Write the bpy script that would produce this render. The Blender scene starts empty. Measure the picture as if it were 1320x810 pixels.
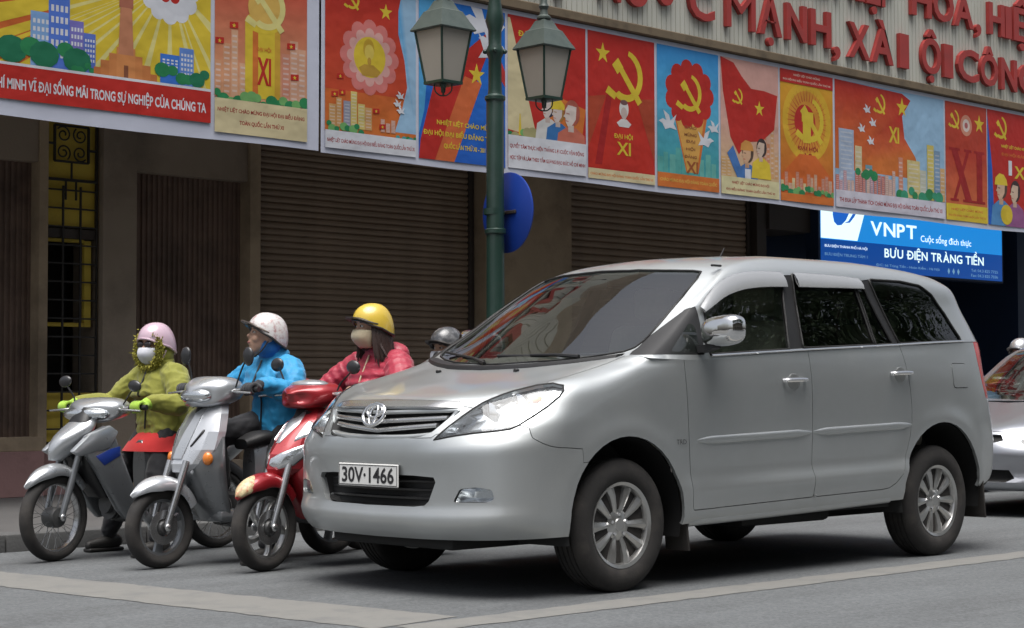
import bpy, bmesh, math, random
from mathutils import Vector, Matrix
from mathutils.geometry import tessellate_polygon
import numpy as np
PI = math.pi
R = math.radians
SC = bpy.context.scene
COL = SC.collection
random.seed(7)

# ------------------------------------------------------------------ camera
# World: X runs along the street (the cars face +X), Y from the facade towards the viewer, Z up.
cam_d = bpy.data.cameras.new('camera')
cam = bpy.data.objects.new('camera', cam_d)
COL.objects.link(cam)
SC.camera = cam
YAW, PIT, ROL = 3.9127839665, 0.0427515494, -0.0025861169
fw = Vector((math.sin(YAW)*math.cos(PIT), math.cos(YAW)*math.cos(PIT), math.sin(PIT)))
rt = Vector((math.cos(YAW), -math.sin(YAW), 0))
up = rt.cross(fw)
r2 = rt*math.cos(ROL) + up*math.sin(ROL)
u2 = -rt*math.sin(ROL) + up*math.cos(ROL)
m = Matrix((r2, u2, -fw)).transposed().to_4x4()
m.translation = (6.5466, 6.8187, 0.9664)
cam.matrix_world = m
cam_d.sensor_width = 36
cam_d.lens = 2350.3*36/1320
cam_d.clip_end = 3000
cam_d.clip_start = 0.05

# ------------------------------------------------------------------ light: overcast winter day
SUN_EL, SUN_AZ = R(76), R(50)
world = bpy.data.worlds.new('World')
SC.world = world
world.use_nodes = True
nt = world.node_tree
bg = nt.nodes['Background']
sky = nt.nodes.new('ShaderNodeTexSky')
sky.sky_type = 'NISHITA'
sky.sun_disc = False
sky.sun_elevation = SUN_EL
sky.sun_rotation = SUN_AZ
sky.air_density = 1.0
sky.dust_density = 6.0
sky.ozone_density = 1.0
hs = nt.nodes.new('ShaderNodeHueSaturation')      # the cloud cover takes most of the blue out
hs.inputs['Saturation'].default_value = 0.42
nt.links.new(sky.outputs[0], hs.inputs['Color'])
nt.links.new(hs.outputs[0], bg.inputs['Color'])
bg.inputs['Strength'].default_value = 0.07
sun_d = bpy.data.lights.new('sun', 'SUN')
sun_d.energy = 1.5
sun_d.angle = R(50)
sun_d.color = (1.0, 0.985, 0.965)
sun = bpy.data.objects.new('sun', sun_d)
COL.objects.link(sun)
# light comes from SUN_AZ (clockwise from +Y) at SUN_EL
sdir = Vector((math.sin(SUN_AZ)*math.cos(SUN_EL), math.cos(SUN_AZ)*math.cos(SUN_EL), math.sin(SUN_EL)))
sun.rotation_euler = sdir.to_track_quat('Z', 'Y').to_euler()
sun.location = (0, 0, 30)
SC.view_settings.view_transform = 'Standard'
SC.view_settings.look = 'None'
SC.view_settings.exposure = 1.2
SC.view_settings.gamma = 1.0
SC.cycles.use_denoising = True
SC.cycles.max_bounces = 8
SC.cycles.transparent_max_bounces = 16
SC.cycles.caustics_reflective = False
SC.cycles.caustics_refractive = False

# ------------------------------------------------------------------ materials
MATS = {}
def mat(name, col, rough=0.6, metal=0.0, var=0.0, vscale=8.0, coat=0.0, bump=0.0, bscale=60.0, emit=None, estr=1.0, spec=0.5, stain=None, sscale=1.5, samt=0.4, stretch=(1, 1, 1), sheen=0.0):
    if name in MATS: return MATS[name]
    mt = bpy.data.materials.new(name); mt.use_nodes = True
    n = mt.node_tree; L = n.links; p = n.nodes['Principled BSDF']
    c = (*col, 1)
    p.inputs['Base Color'].default_value = c
    p.inputs['Roughness'].default_value = rough
    p.inputs['Metallic'].default_value = metal
    p.inputs['Specular IOR Level'].default_value = spec
    p.inputs['Coat Weight'].default_value = coat
    p.inputs['Coat Roughness'].default_value = 0.08
    p.inputs['Sheen Weight'].default_value = sheen
    tc = None
    if var or bump or stain:
        tc = n.nodes.new('ShaderNodeTexCoord'); mp = n.nodes.new('ShaderNodeMapping')
        mp.inputs['Scale'].default_value = stretch
        L.new(tc.outputs['Object'], mp.inputs['Vector'])
    out = None
    if var:
        nz = n.nodes.new('ShaderNodeTexNoise'); nz.inputs['Scale'].default_value = vscale; nz.inputs['Detail'].default_value = 6
        L.new(mp.outputs[0], nz.inputs['Vector'])
        mx = n.nodes.new('ShaderNodeMix'); mx.data_type = 'RGBA'
        mx.inputs[6].default_value = tuple(min(1, x*(1-var)) for x in col)+(1,)
        mx.inputs[7].default_value = tuple(min(1, x*(1+var)) for x in col)+(1,)
        L.new(nz.outputs['Fac'], mx.inputs[0]); out = mx.outputs[2]
        rr = n.nodes.new('ShaderNodeMapRange'); rr.inputs[3].default_value = max(0, rough-0.1*min(1, var*4)); rr.inputs[4].default_value = min(1, rough+0.1*min(1, var*4))
        L.new(nz.outputs['Fac'], rr.inputs[0]); L.new(rr.outputs[0], p.inputs['Roughness'])
    if stain:
        nz2 = n.nodes.new('ShaderNodeTexNoise'); nz2.inputs['Scale'].default_value = sscale; nz2.inputs['Detail'].default_value = 8; nz2.inputs['Roughness'].default_value = 0.65
        L.new(mp.outputs[0], nz2.inputs['Vector'])
        cr = n.nodes.new('ShaderNodeMapRange'); cr.inputs[1].default_value = 0.48; cr.inputs[2].default_value = 0.72; cr.inputs[4].default_value = samt
        L.new(nz2.outputs['Fac'], cr.inputs[0])
        m2 = n.nodes.new('ShaderNodeMix'); m2.data_type = 'RGBA'; m2.inputs[7].default_value = (*stain, 1)
        if out: L.new(out, m2.inputs[6])
        else: m2.inputs[6].default_value = c
        L.new(cr.outputs[0], m2.inputs[0]); out = m2.outputs[2]
    if out: L.new(out, p.inputs['Base Color'])
    if bump:
        nb = n.nodes.new('ShaderNodeTexNoise'); nb.inputs['Scale'].default_value = bscale; nb.inputs['Detail'].default_value = 5
        L.new(mp.outputs[0], nb.inputs['Vector'])
        b = n.nodes.new('ShaderNodeBump'); b.inputs['Strength'].default_value = bump; b.inputs['Distance'].default_value = 0.01
        L.new(nb.outputs['Fac'], b.inputs['Height']); L.new(b.outputs[0], p.inputs['Normal'])
    if emit:
        p.inputs['Emission Color'].default_value = (*emit, 1); p.inputs['Emission Strength'].default_value = estr
    MATS[name] = mt
    return mt

def glass_mat(name, tint, refl=1.0, rough=0.02, ior=1.5):
    """thin pane: tinted see-through plus a Fresnel mirror"""
    if name in MATS: return MATS[name]
    mt = bpy.data.materials.new(name); mt.use_nodes = True
    n = mt.node_tree; L = n.links
    n.nodes.remove(n.nodes['Principled BSDF'])
    o = n.nodes['Material Output']
    t = n.nodes.new('ShaderNodeBsdfTransparent'); t.inputs[0].default_value = (*tint, 1)
    g = n.nodes.new('ShaderNodeBsdfGlossy'); g.inputs['Roughness'].default_value = rough; g.inputs[0].default_value = (refl, refl, refl, 1)
    # two-sided Schlick curve, so light leaves the cabin as easily as it enters
    lw = n.nodes.new('ShaderNodeLayerWeight'); lw.inputs[0].default_value = 0.5
    pw = n.nodes.new('ShaderNodeMath'); pw.operation = 'POWER'; pw.inputs[1].default_value = 5.0; L.new(lw.outputs['Facing'], pw.inputs[0])
    f0 = 2*((ior-1)/(ior+1))**2
    f = n.nodes.new('ShaderNodeMath'); f.operation = 'MULTIPLY_ADD'; f.inputs[1].default_value = 1-f0; f.inputs[2].default_value = f0; L.new(pw.outputs[0], f.inputs[0])
    x = n.nodes.new('ShaderNodeMixShader')
    L.new(f.outputs[0], x.inputs[0]); L.new(t.outputs[0], x.inputs[1]); L.new(g.outputs[0], x.inputs[2])
    L.new(x.outputs[0], o.inputs[0])
    MATS[name] = mt
    return mt

# ------------------------------------------------------------------ object helpers
def link(o, parent=None):
    COL.objects.link(o)
    if parent is not None: o.parent = parent
    return o
def tag(o, label=None, cat=None, group=None, kind=None):
    if label: o['label'] = label
    if cat: o['category'] = cat
    if group: o['group'] = group
    if kind: o['kind'] = kind
    return o
def thing(name, label, cat, loc=(0, 0, 0), rz=0, group=None):
    o = bpy.data.objects.new(name, None); o.empty_display_size = 0.1
    COL.objects.link(o); o.location = loc; o.rotation_euler = (0, 0, rz)
    return tag(o, label, cat, group)
def finish(me, mats, sharp=35, smooth=True):
    for x in (mats if isinstance(mats, (list, tuple)) else [mats]): me.materials.append(x)
    if smooth:
        me.shade_smooth()
        me.set_sharp_from_angle(angle=R(sharp))
    return me
def mk(name, verts, faces, mats, parent=None, sharp=35, smooth=True, mi=None):
    me = bpy.data.meshes.new(name); me.from_pydata([tuple(v) for v in verts], [], faces); me.validate(); me.update()
    finish(me, mats, sharp, smooth)
    if mi is not None: me.polygons.foreach_set('material_index', mi)
    return link(bpy.data.objects.new(name, me), parent)
def mkb(name, bm, mats, parent=None, sharp=35, smooth=True, loc=None, rot=None):
    bmesh.ops.recalc_face_normals(bm, faces=bm.faces)
    me = bpy.data.meshes.new(name); bm.to_mesh(me); bm.free()
    finish(me, mats, sharp, smooth)
    o = link(bpy.data.objects.new(name, me), parent)
    if loc: o.location = loc
    if rot: o.rotation_euler = rot
    return o
def inst(o, parent=None, loc=None, rot=None, name=None):
    c = o.copy(); COL.objects.link(c)
    if name: c.name = name
    c.parent = parent
    if loc is not None: c.location = loc
    if rot is not None: c.rotation_euler = rot
    return c
def copy_tree(o, parent=None):
    c = o.copy(); COL.objects.link(c); c.parent = parent
    c.matrix_parent_inverse = o.matrix_parent_inverse
    for ch in [x for x in bpy.data.objects if x.parent == o]: copy_tree(ch, c)
    return c

def bm_box(bm, x0, x1, y0, y1, z0, z1, bev=0.0, seg=2, mi=0):
    b = bmesh.new()
    bmesh.ops.create_cube(b, size=1)
    bmesh.ops.scale(b, vec=(x1-x0, y1-y0, z1-z0), verts=b.verts)
    bmesh.ops.translate(b, vec=((x0+x1)/2, (y0+y1)/2, (z0+z1)/2), verts=b.verts)
    if bev: bmesh.ops.bevel(b, geom=b.edges[:], offset=bev, segments=seg, profile=0.5, affect='EDGES')
    merge(bm, b, mi)
def merge(bm, b, mi=0, mat4=None):
    vs = {}
    for v in b.verts:
        co = mat4 @ v.co if mat4 else v.co
        vs[v] = bm.verts.new(co)
    for f in b.faces:
        try:
            g = bm.faces.new([vs[v] for v in f.verts]); g.material_index = mi if mi else f.material_index
        except ValueError: pass
    b.free()
def box(name, x0, x1, y0, y1, z0, z1, mt, parent=None, bev=0.004, seg=1):
    bm = bmesh.new(); bm_box(bm, min(x0, x1), max(x0, x1), min(y0, y1), max(y0, y1), min(z0, z1), max(z0, z1), bev, seg)
    return mkb(name, bm, mt, parent)
def frames(pts):
    """parallel-transport frames along a polyline"""
    P = [Vector(p) for p in pts]; T = []
    for i in range(len(P)):
        a = P[max(0, i-1)]; b = P[min(len(P)-1, i+1)]
        T.append((b-a).normalized())
    n = T[0].orthogonal().normalized(); out = []
    for i, t in enumerate(T):
        n = (n - t*n.dot(t))
        if n.length < 1e-6: n = t.orthogonal()
        n.normalize(); out.append((P[i], n.copy(), t.cross(n)))
    return out
def bm_tube(bm, pts, rad, seg=10, cap=True, mi=0, closed=False):
    fr = frames(pts); rads = rad if isinstance(rad, (list, tuple)) else [rad]*len(pts)
    rings = []
    for (p, n, b), r in zip(fr, rads):
        rings.append([bm.verts.new(p + n*math.cos(2*PI*k/seg)*r + b*math.sin(2*PI*k/seg)*r) for k in range(seg)])
    pr = list(zip(rings, rings[1:]))
    for a, c in pr:
        for k in range(seg):
            f = bm.faces.new((a[k], a[(k+1) % seg], c[(k+1) % seg], c[k])); f.material_index = mi
    if cap:
        bm.faces.new(rings[0][::-1]).material_index = mi; bm.faces.new(rings[-1]).material_index = mi
def smoothpts(pts, n=6):
    """Catmull-Rom through the points"""
    P = [Vector(p) for p in pts]; out = []
    for i in range(len(P)-1):
        p0 = P[i-1] if i else P[0]*2-P[1]; p1 = P[i]; p2 = P[i+1]; p3 = P[i+2] if i+2 < len(P) else P[-1]*2-P[-2]
        for k in range(n):
            t = k/n
            out.append(0.5*((2*p1)+(p2-p0)*t+(2*p0-5*p1+4*p2-p3)*t*t+(3*p1-p0-3*p2+p3)*t**3))
    out.append(P[-1]); return out
def tube(name, pts, rad, mt, parent=None, seg=10, smooth=0):
    bm = bmesh.new()
    if smooth:
        if isinstance(rad, (list, tuple)):
            rr = [v.x for v in smoothpts([(r, 0, 0) for r in rad], smooth)]
        else: rr = rad
        pts = smoothpts(pts, smooth); rad = rr
    bm_tube(bm, pts, rad, seg); return mkb(name, bm, mt, parent, 50)
def bm_lathe(bm, prof, axis='Z', seg=24, org=(0, 0, 0), mi=0, close=False):
    """prof: (radius, height) pairs turned about an axis"""
    rings = []; o = Vector(org)
    for r, h in prof:
        ring = []
        for k in range(seg):
            a = 2*PI*k/seg; c, s = r*math.cos(a), r*math.sin(a)
            v = {'Z': (c, s, h), 'Y': (c, h, s), 'X': (h, c, s)}[axis]
            ring.append(bm.verts.new(o+Vector(v)))
        rings.append(ring)
    prs = list(zip(rings, rings[1:])) + ([(rings[-1], rings[0])] if close else [])
    for a, b in prs:
        for k in range(seg): bm.faces.new((a[k], a[(k+1) % seg], b[(k+1) % seg], b[k])).material_index = mi
    if not close:
        for rg, pf in ((rings[0], prof[0]), (rings[-1], prof[-1])):
            if pf[0] > 1e-5: bm.faces.new(rg).material_index = mi
    bmesh.ops.remove_doubles(bm, verts=bm.verts, dist=1e-6)
def lathe(name, prof, mt, parent=None, axis='Z', seg=24, org=(0, 0, 0), close=False, sharp=35):
    bm = bmesh.new(); bm_lathe(bm, prof, axis, seg, org, 0, close); return mkb(name, bm, mt, parent, sharp)
def bm_prism(bm, poly, axis, a0, a1, mi=0, bev=0):
    """2-D polygon extruded along an axis: Y -> poly is (x,z); X -> (y,z); Z -> (x,y)"""
    def p3(p, h): return {'Y': (p[0], h, p[1]), 'X': (h, p[0], p[1]), 'Z': (p[0], p[1], h)}[axis]
    b = bmesh.new()
    A = [b.verts.new(p3(p, a0)) for p in poly]; B = [b.verts.new(p3(p, a1)) for p in poly]
    n = len(poly); b.faces.new(A[::-1]); b.faces.new(B)
    for k in range(n): b.faces.new((A[k], A[(k+1) % n], B[(k+1) % n], B[k]))
    bmesh.ops.recalc_face_normals(b, faces=b.faces)
    if bev: bmesh.ops.bevel(b, geom=b.edges[:], offset=bev, segments=2, profile=0.5, affect='EDGES')
    merge(bm, b, mi)
def prism(name, poly, axis, a0, a1, mt, parent=None, bev=0, sharp=35):
    bm = bmesh.new(); bm_prism(bm, poly, axis, a0, a1, 0, bev); return mkb(name, bm, mt, parent, sharp)

# monotone cubic interpolation, used for every lofted surface
def pchip(t, y, q):
    t = np.asarray(t, float); y = np.asarray(y, float); q = np.asarray(q, float)
    h = np.diff(t); d = (y[1:]-y[:-1])/h[:, None]
    m_ = np.zeros_like(y)
    if len(t) > 2:
        w1 = (2*h[1:]+h[:-1])[:, None]; w2 = (h[1:]+2*h[:-1])[:, None]
        same = (d[:-1]*d[1:]) > 0
        with np.errstate(divide='ignore', invalid='ignore'):
            hm = (w1+w2)/(w1/d[:-1]+w2/d[1:])
        m_[1:-1] = np.where(same, hm, 0)
    m_[0] = d[0]; m_[-1] = d[-1]
    i = np.clip(np.searchsorted(t, q, side='right')-1, 0, len(t)-2)
    s = ((q-t[i])/h[i])[:, None]; hh = h[i][:, None]
    return (y[i]*(1+2*s)*(1-s)**2 + m_[i]*hh*s*(1-s)**2 + y[i+1]*s*s*(3-2*s) + m_[i+1]*hh*s*s*(s-1))
def dense(net, step=0.04, nmin=2, rstep=None):
    """control net rows x cols x 3 -> finer net"""
    N = np.array(net, float)
    def knots(A):   # A: k x m x 3 along axis 0
        d = np.linalg.norm(np.diff(A, axis=0), axis=2).mean(1); d = np.maximum(d, 1e-3)
        t = np.concatenate([[0], np.cumsum(d)]); return t, d
    def refine(A, st):
        t, d = knots(A); q = []
        for i, x in enumerate(d):
            n = max(nmin, int(math.ceil(x/st))); q += list(t[i]+(t[i+1]-t[i])*np.arange(n)/n)
        q.append(t[-1])
        out = np.stack([pchip(t, A[:, j], q) for j in range(A.shape[1])], 1)
        return out
    B = refine(N, rstep or step)
    Cc = refine(B.transpose(1, 0, 2), step).transpose(1, 0, 2)
    return Cc
def grid_bm(G, bm=None, mi=0, closed=False):
    bm = bm or bmesh.new(); r, c = G.shape[:2]
    V = [[bm.verts.new(G[i, j]) for j in range(c)] for i in range(r)]
    for i in range(r-1):
        for j in range(c-1 + (1 if closed else 0)):
            k = (j+1) % c
            try: bm.faces.new((V[i][j], V[i][k], V[i+1][k], V[i+1][j])).material_index = mi
            except ValueError: pass
    return bm
def loft(name, rings, mt, parent=None, step=0.03, cap=True, sharp=50, closed=True, bm=None, nmin=2):
    """closed rings (each a list of 3-D points) blended smoothly; ends capped"""
    N = [list(r)+[r[0]] if closed else list(r) for r in rings]
    if closed:   # wrap for smooth seam
        N = [r[-4:-1]+r+r[1:4] for r in N]
    A = np.array(N, float)
    G = dense(A, step, nmin)
    if closed:
        # cut the wrapped margins off again
        k = None
        D = np.linalg.norm(np.diff(A, axis=1), axis=2).mean(0); D = np.maximum(D, 1e-3)
        cnt = [max(nmin, int(math.ceil(x/step))) for x in np.linalg.norm(np.diff(dense_rows(A, step, nmin), axis=1), axis=2).mean(0).clip(1e-3)]
        s = sum(cnt[:3]); e = s+sum(cnt[3:3+len(rings[0])])
        G = G[:, s:e]
    own = bm is None
    b = bmesh.new()
    grid_bm(G, b, 0, closed)
    if cap and closed:
        b.verts.ensure_lookup_table(); c = G.shape[1]; r = G.shape[0]
        b.faces.new([b.verts[j] for j in range(c)][::-1]); b.faces.new([b.verts[(r-1)*c+j] for j in range(c)])
    bmesh.ops.remove_doubles(b, verts=b.verts, dist=1e-5)
    if not own:
        merge(bm, b); return None
    return mkb(name, b, mt, parent, sharp)
def dense_rows(A, st, nmin):
    d = np.maximum(np.linalg.norm(np.diff(A, axis=0), axis=2).mean(1), 1e-3); t = np.concatenate([[0], np.cumsum(d)]); q = []
    for i, x in enumerate(d):
        n = max(nmin, int(math.ceil(x/st))); q += list(t[i]+(t[i+1]-t[i])*np.arange(n)/n)
    q.append(t[-1]); return np.stack([pchip(t, A[:, j], q) for j in range(A.shape[1])], 1)
def ell(cx, cy, cz, rx, ry, n=12, axis='Z', tilt=0, pw=2.0):
    """ring of points, a superellipse across an axis"""
    out = []
    for k in range(n):
        a = 2*PI*k/n; c, s = math.cos(a), math.sin(a)
        x = rx*math.copysign(abs(c)**(2/pw), c); y = ry*math.copysign(abs(s)**(2/pw), s)
        if axis == 'Z': out.append((cx+x, cy+y, cz+x*math.tan(tilt)))
        elif axis == 'X': out.append((cx+y*math.tan(tilt), cy+x, cz+y))
        else: out.append((cx+x, cy+y*math.tan(tilt), cz+y))
    return out
from mathutils import noise as mnoise
def remesh(name, bm, vox, mt, parent=None, smooth_it=3, wr=0.0):
    """fuse overlapping closed shapes into one continuous skin"""
    me = bpy.data.meshes.new('tmp'); bm.to_mesh(me); bm.free()
    o = bpy.data.objects.new('tmp', me); COL.objects.link(o)
    r = o.modifiers.new('r', 'REMESH'); r.mode = 'VOXEL'; r.voxel_size = vox
    s = o.modifiers.new('s', 'SMOOTH'); s.factor = 0.5; s.iterations = smooth_it
    dg = bpy.context.evaluated_depsgraph_get(); dg.update()
    m2 = bpy.data.meshes.new_from_object(o.evaluated_get(dg)); m2.name = name
    bpy.data.objects.remove(o); bpy.data.meshes.remove(me)
    m2.materials.clear()
    if wr:      # creases: sharp-crested folds that run round the limbs and across the trunk
        nn = np.empty(len(m2.vertices)*3, np.float32); m2.vertices.foreach_get('normal', nn); nn = nn.reshape(-1, 3)
        co = np.empty(len(m2.vertices)*3, np.float32); m2.vertices.foreach_get('co', co); co = co.reshape(-1, 3)
        for i in range(len(co)):
            p = Vector(co[i]); q = Vector((p.x*9, p.y*9, p.z*17)); w_ = mnoise.noise(p*5)*0.8
            d = 1-abs(mnoise.noise(q+Vector((w_, w_, w_*2))))*2.2; e = 1-abs(mnoise.noise(Vector((p.x*16+4, p.y*24, p.z*12))))*2.2
            co[i] += nn[i]*wr*(d*0.75+e*0.45-0.5+1.2*mnoise.noise(p*6.5))
        m2.vertices.foreach_set('co', co.ravel()); m2.update()
    finish(m2, mt, 180)
    return link(bpy.data.objects.new(name, m2), parent)

# ------------------------------------------------------------------ lettering
def text_bm(s, size=1.0, bold=0.0, depth=0.0, xs=1.0, align='LEFT', spacing=1.0, shear=0.0):
    """lettering as mesh: local x right, y up, front towards +z"""
    cu = bpy.data.curves.new('t', 'FONT'); cu.body = s.replace('Đ', 'Ð'); cu.size = size; cu.offset = bold; cu.extrude = depth/2
    cu.align_x = align; cu.space_character = spacing; cu.resolution_u = 3; cu.shear = shear
    o = bpy.data.objects.new('t', cu); COL.objects.link(o)
    dg = bpy.context.evaluated_depsgraph_get(); dg.update()
    me = bpy.data.meshes.new_from_object(o.evaluated_get(dg))
    bm = bmesh.new(); bm.from_mesh(me)
    bpy.data.objects.remove(o); bpy.data.curves.remove(cu); bpy.data.meshes.remove(me)
    for v in bm.verts: v.co.x *= xs
    return bm
def bm_bounds(bm):
    xs = [v.co.x for v in bm.verts]; ys = [v.co.y for v in bm.verts]
    return min(xs), max(xs), min(ys), max(ys)
def fit_text(s, w, h, bold=0.0, depth=0.0):
    """lettering scaled to fill w x h with its lower-left corner at 0,0"""
    bm = text_bm(s, 1.0, bold, 0); x0, x1, y0, y1 = bm_bounds(bm)
    for v in bm.verts:
        v.co.x = (v.co.x-x0)/(x1-x0)*w; v.co.y = (v.co.y-y0)/(y1-y0)*h
    if depth:
        g = bmesh.ops.extrude_face_region(bm, geom=bm.faces[:])
        for e in g['geom']:
            if isinstance(e, bmesh.types.BMVert): e.co.z += depth
    return bm
# ================================================================== SETTING
asphalt = mat('asphalt', (0.115, 0.122, 0.126), 0.86, var=0.22, vscale=2.2, bump=0.35, bscale=220, stain=(0.068, 0.07, 0.072), sscale=0.9, samt=0.75, stretch=(0.30, 1.7, 1))
def aggregate(mt, amt=0.5, sc=55.0):
    """stone chips and small dark pits over a road surface"""
    n = mt.node_tree; L = n.links; p = n.nodes['Principled BSDF']; src = p.inputs['Base Color'].links[0].from_socket
    tc = n.nodes.new('ShaderNodeTexCoord'); vo = n.nodes.new('ShaderNodeTexVoronoi'); vo.inputs['Scale'].default_value = sc; L.new(tc.outputs['Object'], vo.inputs['Vector'])
    nz = n.nodes.new('ShaderNodeTexNoise'); nz.inputs['Scale'].default_value = sc*1.7; nz.inputs['Detail'].default_value = 4; L.new(tc.outputs['Object'], nz.inputs['Vector'])
    sp = n.nodes.new('ShaderNodeSeparateColor'); L.new(vo.outputs['Color'], sp.inputs[0])
    ad = n.nodes.new('ShaderNodeMath'); ad.operation = 'ADD'; L.new(sp.outputs[0], ad.inputs[0]); L.new(nz.outputs['Fac'], ad.inputs[1])
    mr = n.nodes.new('ShaderNodeMapRange'); mr.inputs[1].default_value = 0.4; mr.inputs[2].default_value = 1.6; mr.inputs[3].default_value = 1-amt; mr.inputs[4].default_value = 1+amt; L.new(ad.outputs[0], mr.inputs[0])
    mx = n.nodes.new('ShaderNodeMix'); mx.data_type = 'RGBA'; mx.blend_type = 'MULTIPLY'; mx.inputs[0].default_value = 1; L.new(src, mx.inputs[6]); L.new(mr.outputs[0], mx.inputs[7]); L.new(mx.outputs[2], p.inputs['Base Color'])
aggregate(asphalt, 0.24, 70.0)
paving = mat('paving', (0.085, 0.082, 0.08), 0.85, var=0.25, vscale=3, bump=0.3, bscale=90)
kerbm = mat('kerb_concrete', (0.085, 0.085, 0.084), 0.85, var=0.2, vscale=6, bump=0.3, bscale=60)
paint = mat('worn_paint', (0.185, 0.182, 0.170), 0.75, var=0.12, vscale=14, stain=(0.135, 0.137, 0.135), sscale=5, samt=0.8, bump=0.2, bscale=200)
soil = mat('far_ground', (0.10, 0.10, 0.095), 0.9, var=0.2, vscale=0.3)

def sheet(name, pts, mt, z, kind='structure'):
    o = mk(name, [(x, y, z) for x, y in pts], [list(range(len(pts)))], mt, smooth=False)
    return tag(o, kind=kind)
sheet('ground', [(-900, -900), (900, -900), (900, 900), (-900, 900)], soil, -0.012)
sheet('road', [(-150, -3.3), (150, -3.3), (150, 20), (-150, 20)], asphalt, 0.0)
# painted lines, ragged at their edges
def stripe(name, a, b, wa, wb, n):
    ax = Vector(a); bx = Vector(b); V = []; rs = random.Random(3)
    d = (bx-ax).normalized(); nn = Vector((-d.y, d.x))
    for i in range(n+1):
        t = i/n; p = ax.lerp(bx, t); w = wa+(wb-wa)*t
        for s in (-1, 1):
            q = p+nn*s*(w/2+rs.uniform(-1, 1)*0.012); V.append((q.x, q.y, 0.0025))
    F = [(2*i, 2*i+1, 2*i+3, 2*i+2) for i in range(n)]
    o = mk(name, V, F, paint, smooth=False); tag(o, kind='structure'); return o
stripe('stop_line', (1.90, -2.75), (1.47, 1.02), 0.42, 0.52, 60)
stripe('lane_line', (1.62, 1.16), (-34, 1.20), 0.22, 0.24, 420)
# pavement with kerb stones
pv = box('pavement', -150, 3.0, -30, -3.5, -0.2, 0.10, paving, bev=0.0)
tag(pv, kind='structure')
k0 = box('kerb_stone', -0.497, 0.497, -3.5, -3.3, -0.15, 0.108, kerbm, bev=0.012, seg=2)
k0.parent = pv; k0.location = (2.5, 0, 0)
for i in range(1, 30): inst(k0, pv, (2.5-i*1.0, 0, 0))

# ------------------------------------------------------------------ the shuttered building
wall_g = mat('grey_render', (0.33, 0.27, 0.21), 0.9, var=0.2, vscale=2.5, bump=0.25, bscale=40, stain=(0.17, 0.14, 0.11), sscale=1.4, samt=0.7)
wall_t = mat('tan_render', (0.43, 0.335, 0.23), 0.9, var=0.18, vscale=2.5, bump=0.25, bscale=40, stain=(0.08, 0.062, 0.045), sscale=1.2, samt=0.6)
pinkm = mat('pink_base', (0.34, 0.20, 0.19), 0.85, var=0.2, vscale=3, bump=0.2, bscale=50, stain=(0.09, 0.06, 0.055), sscale=2, samt=0.6)
brown = mat('brown_ribbed_metal', (0.18, 0.12, 0.092), 0.6, var=0.3, vscale=5, stain=(0.03, 0.022, 0.018), sscale=2, samt=0.6)
shutm = mat('shutter_metal', (0.29, 0.215, 0.155), 0.62, var=0.25, vscale=3, stain=(0.17, 0.13, 0.10), sscale=1.1, samt=0.7)
darkm = mat('dark_void', (0.012, 0.011, 0.011), 0.8)
yellowm = mat('yellow_panel', (0.75, 0.56, 0.08), 0.7, var=0.15, vscale=4, stain=(0.45, 0.32, 0.06), sscale=2.5, samt=0.5)
ironm = mat('black_iron', (0.02, 0.018, 0.017), 0.55, var=0.2, vscale=20)
framem = mat('frame_brown', (0.05, 0.04, 0.034), 0.6, var=0.2, vscale=8)
navy = mat('navy_wall', (0.012, 0.03, 0.075), 0.6, var=0.2, vscale=2)
beige = mat('beige_cladding', (0.52, 0.52, 0.46), 0.6, var=0.12, vscale=1.5, stain=(0.30, 0.27, 0.21), sscale=1.1, samt=0.5, stretch=(1, 1, 0.25))
ledgem = mat('ledge', (0.16, 0.12, 0.075), 0.8, var=0.25, vscale=5, stain=(0.06, 0.045, 0.03), sscale=4, samt=0.7)
redm = mat('red_letter', (0.36, 0.04, 0.035), 0.55, var=0.2, vscale=5, stain=(0.24, 0.04, 0.035), sscale=6, samt=0.6)

FY = -7.0
bld = thing('building', 'long street building with closed roller shutters and ribbed doors behind the banners', 'building', (-8, FY, 0.1))
def bp(name, x0, x1, y0, y1, z0, z1, mt, parent=bld, bev=0.004):
    o = box(name, x0, x1, y0, y1, z0, z1, mt, bev=bev)
    o.parent = parent
    # geometry is in world coordinates: undo the parent's offset
    o.matrix_parent_inverse = parent.matrix_world.inverted() if parent.matrix_world != Matrix() else Matrix.Translation(-Vector(bld.location))
    return o
def adopt(o, parent=bld):
    """put an object that was made in world coordinates under a parent without moving it"""
    off = Vector((0, 0, 0)); p = parent
    while p is not None: off += Vector(p.location); p = p.parent
    o.parent = parent; o.matrix_parent_inverse = Matrix.Identity(4)
    o.location = Vector(o.location) - off
    return o
def bp(name, x0, x1, y0, y1, z0, z1, mt, parent=bld, bev=0.004):
    return adopt(box(name, x0, x1, y0, y1, z0, z1, mt, bev=bev), parent)
# back mass and upper wall
bp('rear_wall', -40, 2.3, FY-6, FY-1.5, 0.1, 11.5, wall_g, bev=0)
bp('upper_wall', -40, 2.3, FY-1.5, FY+0.0, 3.42, 11.5, wall_g, bev=0)
bp('canopy', -40, 2.6, FY+0.002, -5.62, 3.36, 3.52, wall_g)
bp('canopy_box', -40, 2.6, FY+0.002, -5.62, 4.62, 7.5, wall_g)
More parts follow.
